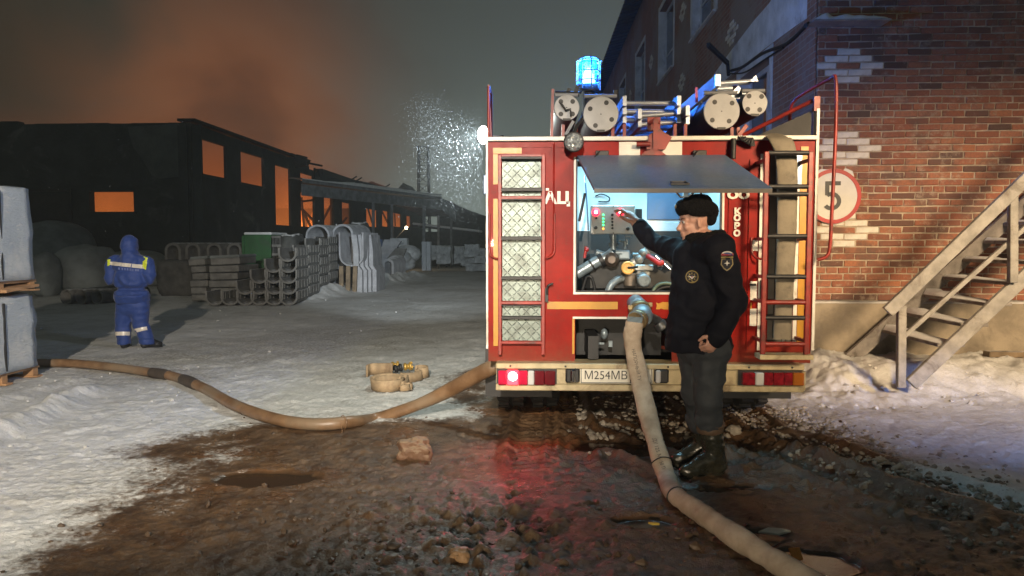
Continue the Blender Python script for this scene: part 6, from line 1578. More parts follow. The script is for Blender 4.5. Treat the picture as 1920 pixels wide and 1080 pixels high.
for i in (int(len(path2) * .245), int(len(path2) * .29)): mb = MB(); mb.tube(path2[i:i + 5], [.056, .060, .060, .060, .056], 16); mb.build('repair_sleeve', REP, h2)
mb = MB(); i = int(len(path2) * .60); d, s, u = basis(path2[i + 1] - path2[i])
mb.tube([path2[i] + (s * math.cos(a * .35) + u * math.sin(a * .35)) * .058 for a in range(18)], .004, 6, closed=True)
w0 = path2[i]; mb.tube([w0 + Vector((0, -.06, 0)), w0 + Vector((.02, -.1, -.05)), w0 + Vector((-.02, -.13, -.09))], .003, 5); mb.build('wire_tie', BROWN.m, h2)
# flat hose hanging over the rear ladder
FLAT = M('flat_hose_olive', (.17, .148, .11), .8, var=.25, scale=6, bump=.5, bscale=70, dirt=(.05, .045, .04), dirt_amt=.3)
yl2 = YT - .15
hp = [(1446, 253, YT + .25), (1452, 256, YT + .02), (1461, 261, YT - .12), (1471, 278, yl2), (1475, 310, yl2), (1476, 360, yl2), (1475, 430, yl2), (1472, 500, yl2), (1470, 560, yl2), (1467, 610, yl2), (1466, 636, yl2)]
hp = smooth_path([W(*p) for p in hp], 6); wd = [.075 + .006 * math.sin(i * .23) for i in range(len(hp))]
wd = [.042 * 2 if False else (.088 - .022 * min(1, i / len(hp) * 1.2)) for i in range(len(hp))]
mb = MB(); vs = []; n = len(hp); m = 14
for i, p in enumerate(hp):
    a, b = hp[max(0, i - 1)], hp[min(n - 1, i + 1)]; t_ = (b - a).normalized(); s = Vector((1, 0, 0)) if abs(t_.x) < .8 else Vector((.6, -.3, .75)); s = (s - t_ * s.dot(t_)).normalized(); u = s.cross(t_)
    for j in range(m):
        an = 2 * math.pi * j / m; vs.append(p + s * math.cos(an) * wd[i] + u * math.sin(an) * (.017 + .004 * math.sin(i * .5) + .012 * max(0, i / n - .5)))
mb.add(vs, [(i * m + j, i * m + (j + 1) % m, (i + 1) * m + (j + 1) % m, (i + 1) * m + j) for i in range(n - 1) for j in range(m)], True); mb.add(vs[-m:], [list(range(m))], False)
o = mb.build('flat_hose', FLAT, None, hp[0]); tag(o, 'flat olive hose hanging down behind the rungs of the right rear ladder', 'fire hose')
# loose coil of flat hose with its couplings on the snow
def ribbon(mb, pts, width, th, up=True):
    """band standing on edge along a plan path: width is its height"""
    n = len(pts); vs = []
    for i, p in enumerate(pts):
        a, b = pts[max(0, i - 1)], pts[min(n - 1, i + 1)]; d = (b - a); d = Vector((d.x, d.y, 0)); d = d.normalized() if d.length > 1e-6 else Vector((1, 0, 0)); s = Vector((-d.y, d.x, 0)); lean = getattr(mb, 'lean', 0)
        top = Vector((0, 0, width)) + s * lean * width
        vs += [p - s * th, p + s * th, p + s * th + top, p - s * th + top]
    fs = []
    for i in range(n - 1):
        for j in range(4): a = 4 * i + j; b = 4 * i + (j + 1) % 4; fs.append((a, b, b + 4, a + 4))
    fs += [(3, 2, 1, 0), (4 * n - 4, 4 * n - 3, 4 * n - 2, 4 * n - 1)]
    mb.add(vs, fs, True)
TAN = M('tan_flat_hose', (.33, .235, .14), .75, var=.3, scale=8, bump=.5, bscale=80, dirt=(.17, .105, .06), dirt_amt=.5)
c0 = G(738, 722); h3 = thing('hose_coil', 'loose coil of tan flat hose with couplings lying on the snow', 'fire hose', c0)
def ellipse(cx, cy, rx, ry, a0, a1, n, z=None, rz=0):
    out = []
    for i in range(n + 1):
        a = a0 + (a1 - a0) * i / n; x = rx * math.cos(a); y = ry * math.sin(a); X = cx + x * math.cos(rz) - y * math.sin(rz); Y = cy + x * math.sin(rz) + y * math.cos(rz); out.append(Vector((X, Y, gz(X, Y) + (z if z is not None else .0))))
    return out
q = G(726, 730); mb = MB(); mb.lean = -.1
ribbon(mb, ellipse(q.x, q.y, .155, .21, 0, 6.2, 40, .012, .15), .115, .008); ribbon(mb, ellipse(q.x + .01, q.y + .0, .125, .17, .4, 6.3, 36, .012, .15), .10, .007)
mb.build('coil', TAN, h3)
mb = MB(); q1 = G(700, 708); ribbon(mb, smooth_path([q1 + Vector((-.07, -.02, .01)), q1 + Vector((-.055, .12, .01)), q1 + Vector((.05, .14, .012)), q1 + Vector((.2, .10, .02))], 6), .13, .010); mb.lean = .5; mb.build('folded_end', TAN, h3)
mb = MB(); mb.lean = .15; q2 = G(772, 716); ribbon(mb, smooth_path([q2 + Vector((-.12, -.07, .01)), q2 + Vector((-.02, -.10, .012)), q2 + Vector((.06, -.02, .01)), q2 + Vector((.10, .10, .012)), q2 + Vector((.02, .17, .01))], 6), .10, .009)
q3 = G(790, 708); ribbon(mb, ellipse(q3.x, q3.y, .085, .13, -2.3, 2.6, 22, .012, .2), .11, .008); ribbon(mb, smooth_path([q + Vector((.12, -.1, .01)), q + Vector((.2, -.02, .01)), q2 + Vector((-.02, -.02, .012))], 6), .085, .008); q4 = G(762, 733); ribbon(mb, ellipse(q4.x, q4.y, .05, .09, 0, 6.2, 20, .012, -.4), .06, .007); mb.build('loop', TAN, h3)
BRASS = M('coupling_brass', (.48, .30, .07), .4, metal=.5, var=.2, dirt=(.1, .08, .05), dirt_amt=.3)
def coupling(p, d, mat, s=1):
    m_ = MB(); m_.lathe([(.036 * s, 0), (.044 * s, .01), (.044 * s, .03), (.032 * s, .035), (.032 * s, .06), (.048 * s, .065), (.048 * s, .09), (.030 * s, .095)], p, d, 16); b_, s_, u_ = basis(d)
    for k in range(3): a = k * 2.09; m_.box(Vector(p) + b_ * .095 * s + (s_ * math.cos(a) + u_ * math.sin(a)) * .042 * s, (.025, .025, .025))
    return m_.build('coupling', mat, h3)
k1 = G(757, 700); k1.z += .075; coupling(k1, (.9, .3, .05), BRASS); coupling(k1 - Vector((.015, .01, 0)), (-.95, -.3, -.25), DARK, 1.05); k2 = G(733, 696); k2.z += .08; coupling(k2, (.9, .2, -.1), BRASS, .8)
# brown frozen lump and broken bits
def lump(name, label, px, py, r, mat, cat, sc=(1, 1, 1), seed=1):
    q = G(px, py); bm = bmesh.new(); bmesh.ops.create_icosphere(bm, subdivisions=4, radius=1)
    for v in bm.verts:
        d = v.co.copy(); n_ = mnoise.noise(d * 1.1 + Vector((seed, 0, 0))) * .35 + mnoise.noise(d * 2.6 + Vector((0, seed, 0))) * .16 + mnoise.noise(d * 7 + Vector((0, 0, seed))) * .06
        f = max(abs(d.x), abs(d.y), abs(d.z)); v.co = d * (1 + n_) * (.72 + .28 / f); v.co = Vector((v.co.x * r * sc[0], v.co.y * r * sc[1], v.co.z * r * sc[2]))
    me = bpy.data.meshes.new(name); bm.to_mesh(me); bm.free(); me.materials.append(mat)
    o = bpy.data.objects.new(name, me); COL.objects.link(o); o.location = (q.x, q.y + r * .6, gz(q.x, q.y) + r * sc[2] * .62); return tag(o, label, cat)
LMP = NT('frozen_earth'); t = LMP; n1 = t.noise(9, 6, .7); up = t.ss(t.math('ADD', t.up(), t.math('MULTIPLY', n1, .7)), .55, 1.1)
t.put(t.p.inputs['Base Color'], t.mix(up, t.mix(n1, (.075, .035, .018, 1), (.16, .085, .045, 1)), (.19, .13, .08, 1))); t.p.inputs['Roughness'].default_value = .7; t.bump(n1, .8, .02)
lump('earth_lump', 'brown frozen lump of earth lying below the wet hose', 775, 862, .105, LMP.m, 'lump', (1.15, .9, .85), 3)
lump('ice_chunk', 'pale orange chunk of ice among dark clods at the bottom edge', 858, 1052, .045, M('orange_ice', (.34, .21, .11), .5, var=.3, bump=.5), 'ice chunk', (1.1, 1, .8), 8)
lump('ice_chunk', 'dirty chunk of ice beside the right heel of the rubber boot', 1378, 815, .05, ICE, 'ice chunk', (1.1, 1, .8), 12)
LITTER = M('paper_scrap', (.55, .53, .45), .7, bump=.3)
q = G(1450, 998); mb = MB(); mb.prism([(-.08, -.01), (.02, -.03), (.09, .0), (.05, .02), (-.02, .03)], .012, (q.x, q.y, gz(q.x, q.y) + .012), (1, 0, 0), (0, .8, .25)); o = mb.build('paper_scrap', LITTER, None, q); tag(o, 'crumpled white scrap lying in the puddle right of the hose', 'litter')
ORANGE = M('orange_scrap', (.55, .2, .02), .5, bump=0)
q = G(1492, 1046); mb = MB(); mb.box((q.x, q.y, gz(q.x, q.y) + .02), (.055, .012, .06), (R(-40), 0, R(10)), bev=.002); o = mb.build('orange_scrap', ORANGE, None, q); tag(o, 'small orange scrap standing in the wet mud by the hose', 'litter')
q = G(1226, 985); mb = MB(); mb.box((q.x, q.y, gz(q.x, q.y) + .012), (.05, .04, .012), (R(-8), R(10), R(30)), bev=.003); o = mb.build('yellow_scrap', M('yellow_scrap', (.6, .42, .06), .5, bump=0), None, q); tag(o, 'small yellow scrap in the mud left of the hose', 'litter')
# ------------------------------------------------------------------ people: volumes fused into one skin by voxel remesh
def cap(mb, p, q, r0, r1, n=18):
    """tapered limb with round ends"""
    p = Vector(p); q = Vector(q); d = q - p; L_ = d.length; pts = []; rr = []
    for k in range(5): a = math.pi / 2 * k / 4; pts.append(p - d.normalized() * r0 * math.cos(a)); rr.append(max(.0012, r0 * math.sin(a)))
    for k in range(1, 5): pts.append(p + d * k / 5); rr.append(r0 + (r1 - r0) * k / 5)
    for k in range(5): a = math.pi / 2 * k / 4; pts.append(q + d.normalized() * r1 * math.sin(a)); rr.append(max(.0012, r1 * math.cos(a)))
    mb.tube(pts, rr, n)
def ell(mb, c, r, rot=None, n=20, rings=12):
    k = len(mb.v); mb.ball((0, 0, 0), r, n, rings); c = Vector(c)
    M_ = Euler(rot).to_matrix() if isinstance(rot, tuple) else rot
    for i in range(k, len(mb.v)):
        v = Vector(mb.v[i]); v = M_ @ v if M_ is not None else v; mb.v[i] = tuple(c + v)
def fuse(name, mb, voxel, mats, parent, smooth=6, warp=None, cut=None):
    me = mb.mesh(name, mats); o = bpy.data.objects.new(name, me); COL.objects.link(o)
    md = o.modifiers.new('r', 'REMESH'); md.mode = 'VOXEL'; md.voxel_size = voxel; md.use_smooth_shade = True
    if smooth: m2 = o.modifiers.new('s', 'SMOOTH'); m2.iterations = smooth; m2.factor = .5
    bpy.context.view_layer.update(); dg = bpy.context.evaluated_depsgraph_get(); ne = bpy.data.meshes.new_from_object(o.evaluated_get(dg)); bpy.data.objects.remove(o); ne.name = name
    ne.materials.clear()
    for m in (mats if isinstance(mats, (list, tuple)) else [mats]): ne.materials.append(m)
    if warp:
        no = [v.normal.copy() for v in ne.vertices]
        for v, n_ in zip(ne.vertices, no): v.co = warp(v.co.copy(), n_)
        ne.update()
    for p in ne.polygons: p.use_smooth = True
    return link(name, ne, parent)
def folds(amp, sc, aniso=(1, 1, 1), seed=0, amp2=.3):
    def f(co, n):
        q = Vector((co.x * aniso[0], co.y * aniso[1], co.z * aniso[2])) * sc + Vector((seed, seed * .7, 0))
        w = mnoise.noise(q + Vector((mnoise.noise(q * .6), mnoise.noise(q * .6 + Vector((3, 1, 2))), 0)) * .9); r = 1 - 2 * abs(w)
        return co + n * (amp * (r - .4) + amp * amp2 * mnoise.noise(q * 3.1))
    return f
SKIN = NT('skin'); t = SKIN; n1 = t.noise(14, 5, .6); t.put(t.p.inputs['Base Color'], t.mix(n1, (.42, .22, .16, 1), (.50, .29, .22, 1))); t.p.inputs['Roughness'].default_value = .5; t.p.inputs['Subsurface Weight'].default_value = .08; t.p.inputs['Subsurface Radius'].default_value = (.01, .004, .002); t.bump(t.noise(90, 4), .12, .003)
NAVY = NT('navy_cloth'); t = NAVY; n1 = t.noise(7, 5, .6); n2 = t.noise(240, 2, .5)
t.put(t.p.inputs['Base Color'], t.mix(n1, (.0035, .004, .008, 1), (.0065, .0075, .014, 1))); t.p.inputs['Roughness'].default_value = .8; t.p.inputs['Specular IOR Level'].default_value = .2; t.bump(t.math('ADD', n2, t.math('MULTIPLY', n1, 2)), .3, .003)
TROU = M('trouser_cloth', (.030, .036, .044), .75, var=.25, scale=6, bump=.3, bdist=.004, bscale=70, dirt=(.06, .055, .05), dirt_amt=.3)
FUR = NT('black_fur'); t = FUR; n1 = t.noise(60, 5, .75); n2 = t.noise(180, 3, .6, t.coord('Object', (1, 1, .4))); t.put(t.p.inputs['Base Color'], t.mix(n1, (.002, .002, .0025, 1), (.008, .008, .009, 1))); t.p.inputs['Roughness'].default_value = .9; t.p.inputs['Specular IOR Level'].default_value = .25; t.bump(t.math('ADD', n1, n2), 1, .02)
BOOT = NT('wet_rubber'); t = BOOT; n1 = t.noise(8, 6, .65); n2 = t.noise(30, 5, .6)
c = t.mix(t.ss(n1, .35, .65), (.016, .017, .013, 1), (.035, .033, .022, 1)); c = t.mix(t.math('MULTIPLY', t.ss(n2, .58, .75), .6), c, (.10, .075, .05, 1)); t.put(t.p.inputs['Base Color'], c); t.put(t.p.inputs['Roughness'], t.math('ADD', t.math('MULTIPLY', n2, .5), .02)); t.bump(n2, .25, .006)
CUFF = M('boot_cuff', (.11, .07, .045), .45, var=.3, scale=9, bump=.3, dirt=(.05, .04, .03), dirt_amt=.4)
GOLD = M('badge_gold', (.20, .15, .05), .5, var=.2, bump=0); BWHT = M('badge_white', (.5, .48, .45), .6, bump=0); BRED = M('badge_red', (.22, .02, .03), .6, bump=0); BBLU = M('badge_blue', (.02, .04, .16), .6, bump=0)
HAIR = M('grey_brown_hair', (.07, .055, .045), .7, var=.4, bscale=160, bump=.6)
def head_volume(mb, c, R_, s=1.0):
    """adult head, face along +X of the local frame R_"""
    def L(x, y, z): return Vector(c) + R_ @ (Vector((x, y, z)) * s)
    e = lambda p, r, rot=None: ell(mb, L(*p), tuple(a * s for a in r), R_ @ (Euler(rot).to_matrix() if rot else Matrix.Identity(3)))
    e((-.012, 0, .035), (.094, .076, .090)); e((.022, 0, -.028), (.066, .060, .078)); e((.030, 0, -.068), (.050, .044, .042)); e((.062, 0, -.092), (.026, .028, .020))
    e((.066, 0, .022), (.024, .052, .016)); e((.068, 0, .045), (.022, .050, .03))                      # brow
    cap(mb, L(.083, 0, .012), L(.107, 0, -.026), .010 * s, .015 * s, 12); e((.098, .0, -.030), (.014, .019, .011))   # nose
    for y in (-1, 1):
        e((.060, y * .036, -.022), (.026, .022, .022)); e((-.002, y * .078, -.008), (.018, .008, .033), (0, .2, y * .35)); e((.012, y * .052, -.075), (.03, .016, .022))
        e((.072, y * .030, .008), (.012, .014, .009))
    e((.084, 0, -.056), (.013, .026, .008)); e((.081, 0, -.069), (.014, .022, .009)); e((.086, 0, -.046), (.010, .014, .008))
    cap(mb, L(-.02, 0, -.05), L(-.045, 0, -.16), .056 * s, .060 * s)
def hand_volume(mb, w, d, n, curls, lens=(.075, .083, .077, .060), s=1.0, thumb=1, tc=.5):
    """palm from the wrist w along d, back of the hand along n; four fingers bent by curls, thumb on the +side"""
    d = Vector(d).normalized(); n = Vector(n); n = (n - d * n.dot(d)).normalized(); sd = d.cross(n) * thumb
    B = Matrix((d, sd, n)).transposed()
    ell(mb, Vector(w) + d * .050 * s, (.052 * s, .042 * s, .019 * s), B); cap(mb, Vector(w) - d * .03 * s, Vector(w) + d * .02 * s, .029 * s, .029 * s)
    for k in range(4):
        off = (.030 - .020 * k) * s; p = Vector(w) + d * (.092 - .004 * abs(k - 1)) * s + sd * off; a = curls[k]; L_ = lens[k] * s; r = (.0095 - .0006 * (k == 3) * 2) * s
        ang = 0; cap(mb, Vector(w) + d * .05 * s + sd * off * .8, p, r * 1.05, r * 1.05, 10)
        for seg, (fr, bend) in enumerate(((.45, .75), (.30, 1.0), (.25, .7))):
            ang += a * bend; q = p + (d * math.cos(ang) - n * math.sin(ang) + sd * (.10 - .07 * k) * (1 - min(1, abs(a)))) * L_ * fr; cap(mb, p, q, r * (1 - .08 * seg), r * (.93 - .08 * seg), 10); p = q
    p = Vector(w) + d * .025 * s + sd * .030 * s; q = p + (d * .7 + sd * .75 - n * .35 * tc).normalized() * .042 * s; cap(mb, p, q, .014 * s, .0115 * s, 10)
    r_ = q + (d * .95 - sd * .1 * tc - n * .6 * tc).normalized() * .034 * s; cap(mb, q, r_, .0112 * s, .009 * s, 10)
def boot_mesh(parent, ankle, toe, top, heel_z, r=.072, mat=None, nm='boot'):
    ankle, toe, top = Vector(ankle), Vector(toe), Vector(top); f = Vector((toe.x - ankle.x, toe.y - ankle.y, 0)).normalized(); mb = MB()
    cap(mb, top, Vector((ankle.x, ankle.y, heel_z + .12)), r, r * .86, 20); a0 = Vector((ankle.x, ankle.y, heel_z)); sd = Vector((-f.y, f.x, 0)); B = Matrix((f, sd, Vector((0, 0, 1)))).transposed()
    L_ = (Vector((toe.x, toe.y, 0)) - Vector((ankle.x, ankle.y, 0))).length
    ell(mb, a0 + Vector((0, 0, .065)) - f * .01, (.078, .05, .065), B); ell(mb, a0 + f * L_ * .38 + Vector((0, 0, .065)), (.115, .048, .06), B); ell(mb, a0 + f * L_ * .72 + Vector((0, 0, .048)), (.085, .053, .048), B)
    cap(mb, a0 + Vector((0, 0, .13)) + f * .01, a0 + f * L_ * .55 + Vector((0, 0, .075)), .066, .048)
    mb.lathe([(.001, 0), (r * 1.0, 0), (r * 1.02, .02), (.001, .02)], top - Vector((0, 0, .01)), (0, 0, 1), 20)
    b = fuse(nm, mb, .007, mat or BOOT.m, parent, 5, folds(.005, 9, (1, 1, 2.2), 3))
    mb = MB(); n = 26; ou = []
    for k in range(n):
        a = 2 * math.pi * k / n; x = math.cos(a); y = math.sin(a); lx = (L_ * .5 + .045) * x; w = .052 + .008 * x - .010 * math.exp(-((x + .25) / .35) ** 2); ou.append(a0 + f * (L_ * .40 + lx) + sd * w * y)
    vs = [p + Vector((0, 0, -.012)) for p in ou] + [p + Vector((0, 0, .020)) for p in ou]
    mb.add(vs, [list(range(n))[::-1], list(range(n, 2 * n))] + [(k, (k + 1) % n, n + (k + 1) % n, n + k) for k in range(n)], False)
    mb.span(0, 0, 0, 0, 0, 0) if False else None
    mb.build('sole', mat or BOOT.m, b)
    return b
# ---- man at the pump panel
def build_operator():
    Y0 = 4.9
    me_ = thing('person', 'person in dark navy uniform, black fur hat and rubber boots reaching to the pump panel', 'person', (W(1320, 880, Y0).x, Y0, 0))
    J = lambda px, py, Y: W(px, py, Y)
    shL, shR = J(1352, 468, 4.72), J(1277, 473, 5.07); neck = J(1316, 452, 4.90); elL, wrL = J(1374, 566, 4.70), J(1343, 632, 4.60); elR, wrR = J(1231, 458, 5.30), J(1197, 424, 5.42)
    hipL, hipR = J(1333, 655, 4.80), J(1302, 655, 4.98); kL, kR = J(1327, 735, 4.79), J(1304, 738, 4.99); aL, aR = J(1334, 852, 4.86), J(1316, 846, 5.10)
    # head: faces left and slightly towards the panel and down
    hc = J(1303, 418, 4.93); f = Vector((-.97, -.12, -.10)).normalized(); u = Vector((-.06, 0, 1)); sd = u.cross(f).normalized(); u = f.cross(sd).normalized(); HR = Matrix((f, sd, u)).transposed()
    mb = MB(); head_volume(mb, hc, HR, 1.06)
    # hands; the rest of the body under the clothes
    dR = (J(1181, 402, 5.47) - wrR).normalized(); hand_volume(mb, wrR + dR * .01, dR, Vector((.35, -.35, .8)), (.45, .55, .65, .75), s=1.32, thumb=-1, tc=.6)
    dL = (J(1330, 652, 4.585) - wrL).normalized(); hand_volume(mb, wrL - dL * .012, dL, Vector((.35, -.92, -.2)), (1.35, 1.4, 1.45, 1.45), s=1.12, thumb=1, tc=1.2)
    cap(mb, neck + Vector((.02, 0, .0)), (neck + (hipL + hipR) / 2) / 2, .08, .11); cap(mb, (neck + (hipL + hipR) / 2) / 2, (hipL + hipR) / 2, .11, .09); cap(mb, shL, shR, .06, .06)
    for a, b_, c_ in ((shL, elL, wrL), (shR, elR, wrR)): cap(mb, a, b_, .052, .042); cap(mb, b_, c_, .042, .030)
    for a, b_, c_ in ((hipL, kL, aL), (hipR, kR, aR)): cap(mb, a, b_, .065, .048); cap(mb, b_, c_, .045, .035)
    body = fuse('body', mb, .0058, SKIN.m, me_, 2)
    # eyes, brows
    def L(x, y, z): return hc + HR @ (Vector((x, y, z)) * 1.06)
    EW = M('eye_white', (.5, .47, .44), .3, bump=0); PU = M('pupil', (.02, .015, .01), .2, bump=0)
    for y in (-1, 1):
        mb = MB(); mb.ball(L(.0765, y * .031, .012), .0115, 12, 8); mb.mi = 1; mb.ball(L(.0845, y * .031, .0115), .0055, 8, 6); mb.build('eye', [EW, PU], body)
    mb = MB()
    for y in (-1, 1): mb.tube([L(.089, y * .014, .030), L(.088, y * .034, .035), L(.074, y * .052, .030)], [.004, .0055, .003], 6, flat=.6)
    pass
    mb.build('hair', HAIR, body)
    # jacket: quilted, to mid thigh, heavy collar
    tc_ = J(1314, 560, 4.90); hem = J(1310, 640, 4.90); fw = Vector((-.82, -.57, 0)); lt = Vector((.57, -.82, 0)); B = Matrix((fw, lt, Vector((0, 0, 1)))).transposed()
    ax = lambda p, fx, ly, z: Vector(p) + fw * fx + lt * ly + Vector((0, 0, z))
    mb = MB()
    ell(mb, J(1316, 505, 4.91), (.145, .212, .20), B); ell(mb, J(1310, 570, 4.90), (.165, .208, .26), B); ell(mb, J(1304, 625, 4.90), (.168, .205, .19), B)
    cap(mb, shL + Vector((-.02, 0, -.01)), shR + Vector((0, 0, -.02)), .10, .095); ell(mb, J(1320, 468, 4.93), (.13, .17, .08), B)
    cap(mb, shL, elL, .098, .088); cap(mb, elL, wrL + (elL - wrL) * .02, .087, .066)
    cap(mb, shR, elR, .086, .070); cap(mb, elR, wrR + (elR - wrR) * .06, .068, .056)
    cap(mb, J(1298, 640, 4.90), J(1298, 480, 4.92), .17, .12)
    # square off the hem
    mb.lathe([(.001, 0), (.21, 0), (.215, .04), (.20, .1), (.001, .1)], J(1310, 657, 4.9), (0, 0, 1), 28)
    def wj(co, n):
        co = folds(.016, 5.2, (1, 1, 1.4), 2, .4)(co, n); zb = J(1310, 657, 4.9).z
        if co.z < zb: co.z = zb - (zb - co.z) * .12
        return co
    jk = fuse('jacket', mb, .0095, NAVY.m, me_, 5, wj)
    # fur collar and pockets, zip flap
    mb = MB(); cpt = []
    for k in range(15):
        a = R(-150 + 300 * k / 14); cpt.append(J(1318, 458, 4.93) + fw * (.095 * math.cos(a) + .0) + lt * (.105 * math.sin(a)) + Vector((.015, 0, .02 + .045 * (1 - math.cos(a)) / 2)))
    mb.tube(cpt, [.035 + .022 * (1 - abs(k - 7) / 7) for k in range(15)], 12); mb.ball(J(1345, 460, 4.95), (.11, .13, .07), 14, 10); mb.ball(J(1338, 446, 4.95), (.06, .085, .05), 14, 10)
    fuse('collar', mb, .008, FUR.m, jk, 4, folds(.006, 30, (1, 1, 1), 5, .8))
    # badges lie on the cloth: placed by ray onto the jacket
    bpy.context.view_layer.update()
    from mathutils.bvhtree import BVHTree
    jv = [v.co + wloc(jk) for v in jk.data.vertices]; tree = BVHTree.FromPolygons([tuple(v) for v in jv], [tuple(p.vertices) for p in jk.data.polygons])
    def on_cloth(px, py):
        o = Vector((0, 0, CAM_H)); d = (W(px, py, 5) - o).normalized(); h = tree.ray_cast(o, d); return (h[0], h[1])
    def badge(name, parts, px, py):
        """parts: (kind, data, material, lift); 2-D design in pixels draped on the cloth"""
        mats = []; mb = MB()
        for poly, m_, lift in parts:
            if m_ not in mats: mats.append(m_)
            mb.mi = mats.index(m_); vs = []
            for x, y in poly:
                p, n_ = on_cloth(px + x, py + y)
                if p is None: return
                vs.append(p + n_ * lift)
            c = sum(vs, Vector()) / len(vs); p, n_ = on_cloth(px + sum(q[0] for q in poly) / len(poly), py + sum(q[1] for q in poly) / len(poly)); c = p + n_ * lift if p is not None else c
            mb.add([c] + vs, [(0, i + 1, (i + 1) % len(vs) + 1) for i in range(len(vs))], False)
        mb.build(name, mats, jk)
    circ = lambda r, n=20, cx=0, cy=0: [(cx + r * math.cos(2 * math.pi * k / n), cy - r * math.sin(2 * math.pi * k / n)) for k in range(n)]
    def star(ro, ri, n, cx=0, cy=0): return [(cx + (ro if k % 2 == 0 else ri) * math.sin(math.pi * k / n), cy - (ro if k % 2 == 0 else ri) * math.cos(math.pi * k / n)) for k in range(2 * n)][::-1]
    NB = M('badge_navy', (.010, .012, .02), .8, bump=0)
    badge('chest_badge', [(circ(12.5), GOLD, .004), (circ(10.6), NB, .0052), (star(9.5, 5.6, 8), GOLD, .0062), (circ(5.5), NB, .0072), ([(-7, -2), (-2, 0), (0, -2), (2, 0), (7, -2), (2.5, 3), (0, 4.5), (-2.5, 3)][::-1], BWHT, .0086), (circ(1.8, 8, 0, .6), BRED, .0096)], 1298, 519)
    arc = lambda r0, r1, cy: [(r1 * math.cos(R(a)), cy - r1 * .62 * math.sin(R(a))) for a in range(0, 181, 20)] + [(r0 * math.cos(R(a)), cy - r0 * .5 * math.sin(R(a))) for a in range(180, -1, -20)]
    badge('sleeve_patch', [(arc(3, 11.5, -10), BWHT, .004), (arc(3, 9.6, -9), BBLU, .005), ([(-11, -8.5), (11, -8.5), (11, -13), (-11, -13)], BRED, .006), ([(-11, -7), (-11, -4), (11, -4), (11, -7)][::-1], GOLD, .004),
          ([(-10, -3), (-11.5, 8), (-6, 16), (0, 20), (6, 16), (11.5, 8), (10, -3)], GOLD, .004), ([(-8.4, -1.6), (-9.4, 7.5), (-5, 14), (0, 17.5), (5, 14), (9.4, 7.5), (8.4, -1.6)], NB, .0055), (star(5.5, 1.8, 4, 0, 6), BWHT, .007)], 1363, 488)
    # trousers
    mb = MB(); ell(mb, (hipL + hipR) / 2 + Vector((0, 0, .03)), (.16, .18, .15), B); cap(mb, hipL, hipR, .125, .125)
    for h_, k_, a_ in ((hipL, kL, aL), (hipR, kR, aR)):
        bt = a_ + (k_ - a_) * .46; cap(mb, h_, k_, .112, .092); cap(mb, k_, bt, .092, .066); ell(mb, bt + Vector((-.010, 0, .05)), (.090, .082, .07))
    fuse('trousers', mb, .009, TROU, me_, 4, folds(.016, 5.0, (1.3, 1.3, 1.2), 9, .4))
    # boots
    for a_, toe, top, zt in ((J(1341, 866, 4.86), J(1277, 884, 4.78), J(1331, 797, 4.86), 0), (J(1322, 858, 5.10), J(1262, 868, 5.06), J(1316, 792, 5.08), 0)):
        g = gz(a_.x, a_.y); b = boot_mesh(me_, (a_.x, a_.y, g), (toe.x, toe.y, g), (top.x, top.y, top.z), g - .003, .079)
        mb = MB(); mb.tube([Vector((top.x, top.y, top.z)) + Vector((math.cos(k * .35) * .082, math.sin(k * .35) * .078, .012 * math.sin(k * .7) + .012)) for k in range(18)], .016, 8, closed=True); mb.lathe([(.080, -.05), (.088, -.035), (.086, .01), (.078, .02)], top, (0, 0, 1), 24, close=False); mb.build('cuff', CUFF, b)
    # fur hat, ear flaps tied up
    mb = MB(); hat = lambda x, y, z, r, rot=None: ell(mb, L(x, y, z), r, HR @ (Euler(rot).to_matrix() if rot else Matrix.Identity(3)), 26, 16)
    hat(-.016, 0, .098, (.114, .099, .078)); hat(.070, 0, .098, (.042, .086, .056)); hat(-.02, 0, .13, (.10, .085, .048)); hat(-.02, .085, .082, (.105, .032, .052)); hat(-.02, -.085, .082, (.105, .032, .052)); hat(-.105, 0, .062, (.045, .088, .062)); hat(-.085, .04, .02, (.04, .045, .05)); hat(-.085, -.045, .02, (.04, .045, .05))
    ht = fuse('fur_hat', mb, .0065, FUR.m, me_, 7, folds(.0028, 60, (1, 1, .5), 7, 1.0))
    mb = MB(); p = L(.1115, -.004, .112); mb.ball(p, (.006, .013, .015), 12, 8); mb.build('cockade', M('cockade', (.35, .30, .2), .35, metal=.5, bump=0), ht)
    # fur strands on hat and collar outline
    return me_
OP = build_operator()
